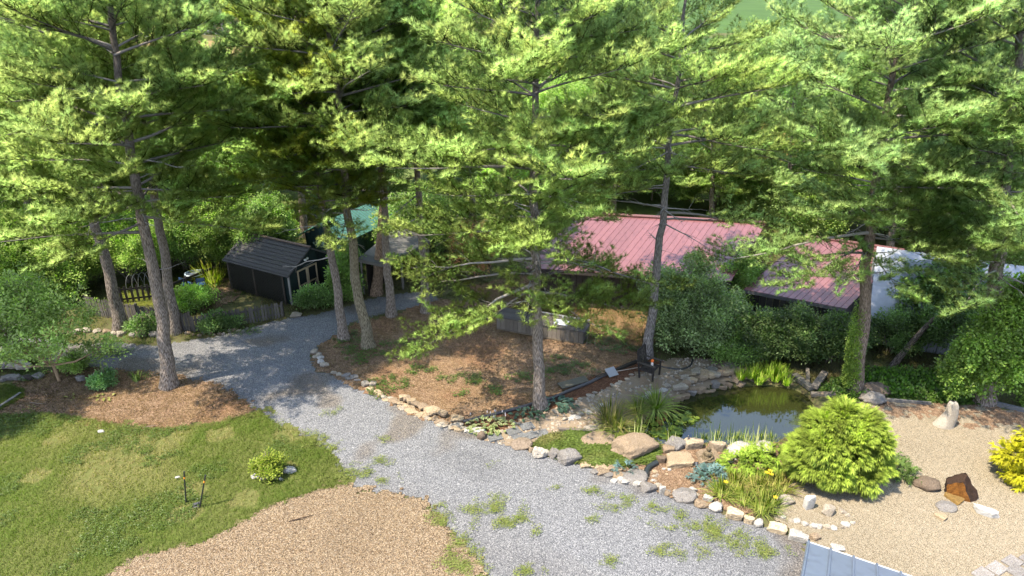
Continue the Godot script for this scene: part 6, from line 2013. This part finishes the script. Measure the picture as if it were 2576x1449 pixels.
	var rs := [Vector3(-0.45, -0.05, 0.1), Vector3(0.2, -0.05, 0.45), Vector3(0.62, -0.05, 0.25), Vector3(0.5, -0.05, -0.3), Vector3(-0.2, -0.05, -0.35)]
	var crown := [Vector3(-0.42, 0.42, 0.02), Vector3(-0.06, 0.62, 0.16), Vector3(0.12, 0.80, 0.02), Vector3(0.05, 0.72, -0.16), Vector3(-0.35, 0.45, -0.2)]
	for i in 5:
		var j := (i + 1) % 5
		for u in 5:
			for v in 5:
				var pp := []
				for q in [[u, v], [u + 1, v], [u + 1, v + 1], [u, v + 1]]:
					var lo: Vector3 = rs[i].lerp(rs[j], q[0] / 5.0)
					var hi: Vector3 = crown[i].lerp(crown[j], q[0] / 5.0)
					var w: Vector3 = lo.lerp(hi, q[1] / 5.0)
					pp.append(w * (1.0 + 0.16 * noise_b.get_noise_3dv(w * 55.0)))
				var mid: Vector3 = (pp[0] + pp[2]) * 0.5 - Vector3(0.05, 0.3, 0)
				var cc := Color(0.42, 0.18, 0.035) if i == 0 else Color(0.085, 0.050, 0.035)
				cc *= rf(0.75, 1.25)
				rm.flat(pp[0], pp[1], pp[2], mid, cc)
				rm.flat(pp[0], pp[2], pp[3], mid, cc)
		rm.flat(crown[i], crown[j], Vector3(-0.1, 0.62, -0.03), Vector3.UP, Color(0.10, 0.06, 0.04))
	solo("rusty_rock", rm.mesh(M.rock), "rust-orange and dark brown pyramid rock in the gravel garden", "stone", gg(2408, 1242))
	var ore := stone("flat ochre slab at the foot of the rusty pyramid rock", 2412, 1266, 60, 18, 11, "cream", "", 0.9, 0.5)
	ore.mesh = rock_of(11, Color(0.55, 0.36, 0.12), M.rock)
	stone("grey crumbly rock below the ochre slab", 2387, 1287, 46, 24, 6, "grey")
	stone("small cream slab below the grey crumbly rock", 2372, 1312, 30, 18, 9, "cream", "", 1.2, 0.5)
	stone("long white and dark grey rock at the right of the gravel garden", 2487, 1300, 74, 30, 10, "white", "", 0.5, -0.55, "strata")
	stone("small blue-grey flake beside the rusty pyramid rock", 2458, 1258, 14, 8, 5, "grey")
	stone("low broad cream boulder under the cypress's left skirt", 1978, 1275, 48, 28, 5, "pale")
	stone("upright striped white stone under the golden cypress", 2036, 1282, 34, 58, 9, "white", "", 0.7, 0.2, "strata")
	stone("cone shaped grey-green stone inside the ring of white cobbles", 2086, 1298, 38, 36, 8, "pale", "", 0.8, 0.3)
	stone_row([[2112, 1285], [2128, 1292], [2142, 1305], [2145, 1318], [2130, 1328], [2105, 1332], [2080, 1332], [2045, 1330], [2010, 1318], [1985, 1312], [1968, 1302]], 13, Vector2(14, 26), 16, rnd, ["white", "pale", "white"], "%s cobble in the curved ring at the gravel garden's corner, %s from the top right", "ring of cobbles round the cone stone", 24, 2)
	stone("grey rounded boulder left of the tilted board by the ivy pine", 2200, 1020, 66, 26, 1, "grey")
	stone("bigger grey-brown boulder behind, at the ivy pine's foot", 2212, 1005, 76, 34, 0, "brown")
	# lawn stones
	stone("largest white rock of the ring round the golden-green bush", 728, 1199, 36, 24, 4, "white")
	stone("white rock left of the golden-green bush", 640, 1208, 26, 14, 5, "white")
	stone("small white rock in front left of the golden-green bush", 662, 1212, 18, 11, 4, "pale")
	stone("small pale rock in front of the golden-green bush", 690, 1210, 16, 10, 6, "pale")
	stone("little white rock right of the golden-green bush", 708, 1212, 16, 10, 7, "white")
	stone("white stone lying alone near the straw bed on the lawn", 250, 1090, 18, 9, 5, "white")
	stone("white stone lying on the lawn behind the digger handles", 447, 1208, 16, 9, 4, "white")
	# slate paving
	var k := 0
	for q in [[1245, 1103], [1291, 1088], [1326, 1075], [1332, 1097], [1362, 1091], [1305, 1099]]:
		var p := gg(q[0], q[1])
		var m := MB.new()
		m.box(Transform3D.IDENTITY, Vector3(0.50, 0.05, 0.40), Color(0.42, 0.45, 0.48) * rf(0.8, 1.25))
		var o := solo("slate_slab", m.mesh(M.rock), "blue-grey slate slab at the garden path's mouth, %s" % ["nearest the driveway", "second up the path", "furthest up the path", "front right one", "rightmost one", "front left one"][k], "paving slab", p + Vector3.UP * 0.05, "slate slabs at the path mouth")
		o.rotation = Vector3(rf(-0.03, 0.03), 0.45 + rf(-0.15, 0.15), rf(-0.03, 0.03))
		k += 1
	k = 0
	for q in [[2470, 1452], [2505, 1436], [2545, 1418], [2555, 1442], [2590, 1408], [2600, 1428]]:
		var p := gg(q[0], q[1])
		var m := MB.new()
		m.box(Transform3D.IDENTITY, Vector3(0.5, 0.06, 0.36), Color(0.75, 0.73, 0.72) * rf(0.85, 1.15))
		var o := solo("paver", m.mesh(M.rock), "pale grey paver in the bottom right corner, %s" % ["leftmost", "second from the left", "third from the left, upper", "third from the left, lower", "upper right", "lower right"][k], "paving slab", p + Vector3.UP * 0.065, "grey pavers in the bottom right corner")
		o.rotation.y = 0.5
		k += 1

func build_details() -> void:
	build_house_roof()
	# edgings
	var tarry := Color(0.035, 0.03, 0.028)
	ground_tube("edging_pipe", "long black landscape edging between the straw bed and the mulch strip", "edging", [[1165, 1066], [1230, 1052], [1300, 1034], [1385, 1008], [1430, 988], [1480, 968], [1520, 948], [1560, 930], [1604, 911]], 0.07, tarry)
	beam("dark half-buried timber beside the snow shovel", gg(1500, 956) + Vector3.UP * 0.08, gg(1600, 914) + Vector3.UP * 0.08, 0.12, 0.14, Color(0.09, 0.075, 0.06))
	beam("mossy wide board lying on the edging behind the centre pine", gg(1408, 978) + Vector3.UP * 0.10, gg(1475, 960) + Vector3.UP * 0.12, 0.42, 0.05, Color(0.24, 0.23, 0.18), "board", "board")
	beam("low timber edging along the back of the gravel garden", gg(2228, 1012) + Vector3.UP * 0.08, gg(2340, 1022) + Vector3.UP * 0.08, 0.1, 0.16, Color(0.36, 0.34, 0.31), "edging_timber")
	beam("grey timber edging at the right edge of the gravel garden", gg(2500, 1022) + Vector3.UP * 0.09, gg(2620, 1052) + Vector3.UP * 0.09, 0.14, 0.18, Color(0.36, 0.36, 0.36), "edging_timber")
	beam("long weathered timber sloping down to the pond's right corner", gg(1995, 948) + Vector3.UP * 0.12, gg(2042, 984) + Vector3.UP * 0.12, 0.3, 0.16, Color(0.25, 0.24, 0.21))
	beam("short weathered timber angled up from the pond's right corner", gg(2046, 986) + Vector3.UP * 0.22, gg(2072, 952) + Vector3.UP * 0.35, 0.26, 0.12, Color(0.30, 0.27, 0.23))
	beam("flat timber running right from the pond's corner to the stones", gg(2040, 992) + Vector3.UP * 0.1, gg(2100, 996) + Vector3.UP * 0.1, 0.22, 0.12, Color(0.34, 0.30, 0.25))
	beam("stub of timber standing behind the pond's right corner", gg(2032, 972) + Vector3.UP * 0.1, gg(2026, 952) + Vector3.UP * 0.5, 0.13, 0.13, Color(0.30, 0.26, 0.2))
	beam("tilted plank leaning on the grey boulder by the ivy pine", gg(2162, 1012) + Vector3.UP * 0.15, gg(2190, 988) + Vector3.UP * 0.45, 0.16, 0.05, Color(0.38, 0.33, 0.26), "plank", "plank")
	beam("grey log lying between the groundcover and the pond grasses", gg(1405, 1082) + Vector3.UP * 0.07, gg(1570, 1092) + Vector3.UP * 0.07, 0.12, 0.12, Color(0.30, 0.26, 0.22), "log", "log")
	beam("straight pale edging strip at the far left of the straw bed", gg(-30, 1042) + Vector3.UP * 0.05, gg(52, 990) + Vector3.UP * 0.05, 0.1, 0.08, Color(0.42, 0.40, 0.38), "edging_timber")
	ground_tube("garden_hose", "black hose curling from the armchair across the far pond bank", "hose", [[1652, 921], [1680, 928], [1712, 932], [1736, 924], [1742, 908]], 0.045, Color(0.02, 0.02, 0.022))
	ground_tube("drain_pipe", "black corrugated drain pipe among white rubble near the mulch bed", "pipe", [[1625, 1200], [1626, 1188], [1634, 1176], [1652, 1166]], 0.10, Color(0.018, 0.02, 0.022))
	build_chair()
	# snow shovel
	var sp := gg(1538, 944)
	var t := thing("shovel", "grey snow shovel lying on the mulch strip with a long pale handle", "shovel", sp)
	var bl := MB.new()
	bl.box(Transform3D(Basis(Vector3.UP, 0.5) * Basis(Vector3.RIGHT, 0.5), Vector3(0, 0.16, 0)), Vector3(0.46, 0.03, 0.42), Color(0.26, 0.26, 0.26))
	bl.box(Transform3D(Basis(Vector3.UP, 0.5), Vector3(-0.05, 0.14, -0.16)), Vector3(0.46, 0.16, 0.03), Color(0.22, 0.22, 0.22))
	part("blade", bl.mesh(M.plastic), t)
	var hd := MB.new()
	hd.tube([Vector3(0.12, 0.14, -0.05), gg(1610, 928) - sp + Vector3.UP * 0.1], [0.018, 0.018], 6, Color(0.42, 0.34, 0.26))
	part("handle", hd.mesh(M.plastic), t)
	# post hole digger standing in the lawn
	var dg := gg(482, 1272)
	var d := thing("post_hole_digger", "black post hole digger with spread handles and orange grips, stuck in the lawn", "digging tool", dg)
	for q in [[463, 1186, 467, 1264], [517, 1195, 500, 1276]]:
		var lo := gg(q[2], q[3]) - dg
		var hi := op(q[0], q[1], dg.z + lo.z) - dg
		var hm := MB.new()
		hm.tube([lo - Vector3.UP * 0.05, lo.lerp(hi, 0.78)], [0.024, 0.024], 8, Color(0.02, 0.02, 0.022), true)
		var hp := part("handle", hm.mesh(M.plastic), d)
		var om := MB.new()
		om.tube([lo.lerp(hi, 0.78), lo.lerp(hi, 0.84)], [0.026, 0.026], 8, Color(0.75, 0.28, 0.03), true)
		part("grip_band", om.mesh(M.plastic), hp)
		var gm := MB.new()
		gm.tube([lo.lerp(hi, 0.84), hi], [0.026, 0.024], 8, Color(0.03, 0.03, 0.03), true)
		part("grip", gm.mesh(M.plastic), hp)
	var hb := gg(494, 1272) - dg
	var bm := MB.new()
	bm.box(Transform3D(Basis(Vector3.UP, 0.4) * Basis(Vector3.RIGHT, 0.3), hb + Vector3(0.02, 0.06, 0)), Vector3(0.22, 0.05, 0.2), Color(0.025, 0.025, 0.03))
	bm.tube([hb + Vector3(-0.1, 0.06, 0.04), hb + Vector3(0.1, 0.16, 0)], [0.03, 0.03], 7, Color(0.02, 0.02, 0.02), true)
	part("blade", bm.mesh(M.plastic), d)
	# small seated stone figure, cast in one piece
	var st := gg(1779, 1160) + Vector3.UP * 0.10
	var sm := MB.new()
	var sc := Color(0.38, 0.31, 0.20)
	sm.lathe(Transform3D(Basis.IDENTITY.scaled(Vector3(1.25, 1, 0.9)), Vector3.ZERO), [Vector2(0.0, 0), Vector2(0.17, 0.0), Vector2(0.18, 0.04), Vector2(0.13, 0.09), Vector2(0.10, 0.14), Vector2(0.12, 0.24), Vector2(0.11, 0.29), Vector2(0.05, 0.325), Vector2(0.035, 0.345), Vector2(0.055, 0.37), Vector2(0.068, 0.42), Vector2(0.058, 0.47), Vector2(0.03, 0.495), Vector2(0.022, 0.52), Vector2(0, 0.53)], 16, sc)
	for sx in [-1.0, 1.0]:
		sm.tube([Vector3(0.12 * sx, 0.28, 0), Vector3(0.165 * sx, 0.18, 0.03), Vector3(0.10 * sx, 0.11, 0.13), Vector3(0.02 * sx, 0.10, 0.16)], [0.042, 0.036, 0.03, 0.022], 8, sc, true)
		sm.tube([Vector3(0.09 * sx, 0.07, 0.0), Vector3(0.22 * sx, 0.055, 0.07), Vector3(0.12 * sx, 0.04, 0.17), Vector3(-0.04 * sx, 0.04, 0.17)], [0.065, 0.06, 0.045, 0.025], 8, sc, true)
		sm.tube([Vector3(0.078 * sx, 0.44, 0), Vector3(0.08 * sx, 0.385, 0.01)], [0.014, 0.012], 6, sc, true)
	sm.tube([Vector3(0, 0.435, 0.06), Vector3(0, 0.405, 0.072)], [0.008, 0.012], 5, sc, true)
	var figure := solo("seated_statue", sm.mesh(M.rock), "small tan stone statue of a seated figure on a flat rock by the pond", "statue", st)
	figure.rotation.y = -0.5
	# garden spot lamp on a spike
	var lp := gg(1749, 1182)
	var l := thing("garden_spotlight", "small black spotlight on a spike in front of the statue slab", "garden lamp", lp)
	var lm := MB.new()
	lm.tube([Vector3(0, -0.05, 0), Vector3(0, 0.3, 0)], [0.012, 0.014], 6, Color(0.02, 0.02, 0.02))
	part("spike", lm.mesh(M.plastic), l)
	var hm2 := MB.new()
	hm2.lathe(Transform3D(Basis(Vector3.RIGHT, -1.0), Vector3(0, 0.34, 0.05)), [Vector2(0, -0.1), Vector2(0.05, -0.09), Vector2(0.075, 0.04), Vector2(0.06, 0.05), Vector2(0, 0.045)], 12, Color(0.03, 0.03, 0.035))
	part("head", hm2.mesh(M.plastic), l)
	# driftwood stub on the bank
	var dw := MB.new()
	dw.tube([Vector3(0, -0.05, 0), Vector3(0.0, 0.2, 0), Vector3(-0.04, 0.46, 0.02)], [0.07, 0.055, 0.02], 7, Color(0.34, 0.31, 0.30), true)
	dw.tube([Vector3(0, 0.16, 0), Vector3(0.16, 0.30, 0), Vector3(0.26, 0.34, 0.02)], [0.045, 0.03, 0.012], 6, Color(0.36, 0.32, 0.29), true)
	solo("driftwood", dw.mesh(M.wood), "forked grey driftwood stub standing on the pond bank behind the ledge", "driftwood", gg(1731, 1122))
	# thin stakes by the counter
	for q in [[1476, 870, "left"], [1496, 874, "right"]]:
		var m := MB.new()
		m.tube([Vector3(0, -0.05, 0), Vector3(0.01, 0.55, 0)], [0.014, 0.012], 5, Color(0.4, 0.36, 0.26), true)
		solo("garden_stake", m.mesh(M.wood), "thin pale stake right of the counter's end, the %s one of two" % q[2], "stake", gg(q[0], q[1]), "stakes by the counter")
	# fallen stick on the chips and twigs on the straw
	var k := 0
	for q in [[728, 1318, 62, -18, "dark curved stick lying on the wood chip bed"], [75, 1014, 40, 6, "thin pale twig on the far left straw bed"], [360, 1075, 40, -6, "thin twig where the left straw bed meets the lawn"], [1070, 935, 16, -3, "short grey stick on the middle straw bed"]]:
		var m := MB.new()
		var a := gg(q[0], q[1])
		var b := gg(q[0] + q[2], q[1] + q[3]) - a
		m.tube([Vector3(0, 0.05, 0), b * 0.5 + Vector3(0, 0.09, 0.04), b + Vector3(0, 0.06, 0)], [0.02, 0.016, 0.006], 6, Color(0.13, 0.09, 0.06) if k == 0 else Color(0.35, 0.29, 0.22), true)
		solo("stick", m.mesh(M.wood), q[4], "stick", a)
		k += 1
	# far things: poles and wires, a pale shed, a lane, the wooded ridge
	var pole_at := [Vector3(-38.2, 0, -89.6), Vector3(-45.0, 0, -128.0)]
	for i in 2:
		var p := thing("utility_pole", ["nearer wooden utility pole with crossarm in the upper left gap", "farther thin utility pole in the upper left gap"][i], "utility pole", pole_at[i], "utility poles in the distance")
		var H: float = [10.0, 8.4][i]
		var m := MB.new()
		m.tube([Vector3(0, -0.5, 0), Vector3(0, H, 0)], [0.16, 0.11], 8, Color(0.34, 0.29, 0.23))
		part("pole", m.mesh(M.wood), p)
		one_bar("crossarm", Vector3(-1.1, H - 0.6, 0), Vector3(1.1, H - 0.55, 0), 0.1, 0.12, Color(0.36, 0.31, 0.25), M.wood_flat, p)
		for sx in [-1.0, -0.4, 0.4, 1.0]:
			var im := MB.new()
			im.lathe(Transform3D(Basis.IDENTITY, Vector3(sx, H - 0.54, 0)), [Vector2(0.03, 0), Vector2(0.07, 0.06), Vector2(0.03, 0.16), Vector2(0, 0.17)], 8, Color(0.5, 0.5, 0.5))
			part("insulator", im.mesh(M.plastic), p)
	for sx in [-1.0, 1.0]:
		for z in 2:
			var a: Vector3 = pole_at[0] + Vector3(sx, 9.6, 0)
			var b: Vector3 = pole_at[1] + Vector3(sx, 8.0, 0) if z == 0 else pole_at[0] + Vector3(-60 + sx, 7.0, 25)
			var pts := []
			var rad := []
			for i in 13:
				var u := i / 12.0
				pts.append(a.lerp(b, u) - pole_at[0] - Vector3.UP * 1.2 * 4.0 * u * (1.0 - u))
				rad.append(0.018)
			var m := MB.new()
			m.tube(pts, rad, 4, Color(0.25, 0.25, 0.26))
			solo("power_line", m.mesh(M.plastic), "thin power line %s in the distance, %s wire" % [["between the two poles", "leaving the nearer pole to the left"][z], "left" if sx < 0 else "right"], "power line", pole_at[0], "power lines in the distance")
	var c := gp(600, 212)
	sheet("country_lane", poly([[480, 222], [560, 206], [700, 206], [720, 216], [560, 222]]), 1.5, 0.34, M.gravel, flat_tint, "", 1.0)
	var hs := thing("distant_shed", "tiny white distant building glimpsed in the left gap between pines", "building", gp(700, 92))
	var wm := MB.new()
	wm.box(Transform3D(Basis.IDENTITY, Vector3(0, 1.4, 0)), Vector3(7, 2.8, 5), Color(0.7, 0.7, 0.7))
	part("wall", wm.mesh(M.paint), hs)
	slab("roof", [Vector3(-3.7, 2.75, 2.9), Vector3(3.7, 2.75, 2.9), Vector3(3.7, 4.4, 0), Vector3(-3.7, 4.4, 0)], 0.12, Color(0.5, 0.5, 0.52), M.metal, hs)
	slab("roof", [Vector3(-3.7, 2.75, -2.9), Vector3(3.7, 2.75, -2.9), Vector3(3.7, 4.41, 0.05), Vector3(-3.7, 4.41, 0.05)], 0.12, Color(0.5, 0.5, 0.52), M.metal, hs)
	rng.seed = 3131
	var xf := []
	var col := []
	for i in 5200:
		var x := rf(-330, 40)
		var z := rf(-330, -225) if rng.randf() < 0.7 else rf(-226, -218)
		var y := far_lie(x, z)
		var r := rf(2.2, 4.2)
		xf.append(Transform3D(Basis(Vector3.UP, rng.randf() * TAU).scaled(Vector3.ONE * r * 3.4), Vector3(x, y + rf(2.0, 21.0), z)))
		col.append(Color(0.045, 0.075, 0.030) * rf(0.6, 1.35))
	var wood := many("far_wood", leaf_sprays[1], xf, col, self)
	tag(wood, "dark wooded ridge filling the distance at the upper left", "woodland")
	var tr := MB.new()
	for i in 60:
		var x := rf(-200, 40)
		tr.tube([Vector3(x, 0, -220), Vector3(x + rf(-1, 1), 14, -220)], [0.35, 0.2], 5, Color(0.25, 0.22, 0.18))
	solo("far_wood_trunks", tr.mesh(M.twig), "pale trunks along the edge of the distant wood", "woodland", Vector3.ZERO, "", "stuff")

func _ready() -> void:
	# camera, sky, sun, exposure
	var cam := Camera3D.new()
	cam.name = "camera"
	cam.fov = rad_to_deg(2.0 * atan(MID.y / FOCAL))
	cam.far = 3000.0
	cam.near = 0.3
	cam.position = Vector3(0, EYE, 0)
	cam.rotation_degrees = Vector3(-PITCH, 0, 0)
	add_child(cam)
	cam.current = true
	var env := Environment.new()
	env.background_mode = Environment.BG_SKY
	var sky := Sky.new()
	var sm := ProceduralSkyMaterial.new()
	sm.sky_top_color = Color(0.44, 0.54, 0.72)
	sm.sky_horizon_color = Color(0.76, 0.81, 0.87)
	sm.sky_curve = 0.16
	sm.ground_bottom_color = Color(0.25, 0.26, 0.2)
	sm.ground_horizon_color = Color(0.6, 0.66, 0.7)
	sm.sun_angle_max = 3.0
	sm.sky_cover = noise_tex(FastNoiseLite.TYPE_SIMPLEX, 0.006, [Color(0, 0, 0, 0), Color(0, 0, 0, 0), Color(0.9, 0.92, 0.95, 0.55), Color(1, 1, 1, 0.8)], 1024, 5, 71, [0.0, 0.5, 0.68, 1.0])
	sky.sky_material = sm
	env.sky = sky
	env.background_energy_multiplier = 1.4
	env.tonemap_mode = Environment.TONE_MAPPER_LINEAR
	env.tonemap_exposure = 3.6
	env.sdfgi_enabled = true
	env.ssao_enabled = true
	env.ssil_enabled = true
	var we := WorldEnvironment.new()
	we.name = "environment"
	we.environment = env
	add_child(we)
	var sun := DirectionalLight3D.new()
	sun.name = "sun"
	sun.light_energy = 1.42
	sun.light_color = Color(1.0, 0.955, 0.88)
	sun.light_angular_distance = 0.5
	sun.shadow_enabled = true
	add_child(sun)
	sun.look_at_from_position(Vector3(-0.76, 1.75, 0.48), Vector3.ZERO)
	rng.seed = 7
	noise_a.seed = 3
	noise_a.frequency = 0.05
	noise_a.fractal_octaves = 3
	noise_b.seed = 9
	noise_b.frequency = 0.08
	noise_b.fractal_octaves = 3
	noise_c.seed = 17
	noise_c.frequency = 0.14
	noise_c.fractal_octaves = 1
	noise_c.noise_type = FastNoiseLite.TYPE_SIMPLEX
	outlines()
	materials()
	foliage_pieces()
	stone_pieces()
	build_ground()
	build_cover()
	rng.seed = 21
	build_shed()
	build_green_building()
	build_leanto()
	build_barns()
	build_pines()
	build_broadleaf()
	rng.seed = 22
	build_counter()
	build_fences()
	build_patio()
	build_stones()
	build_pond_plants()
	build_garden_plants()
	build_details()
	build_small_growth()
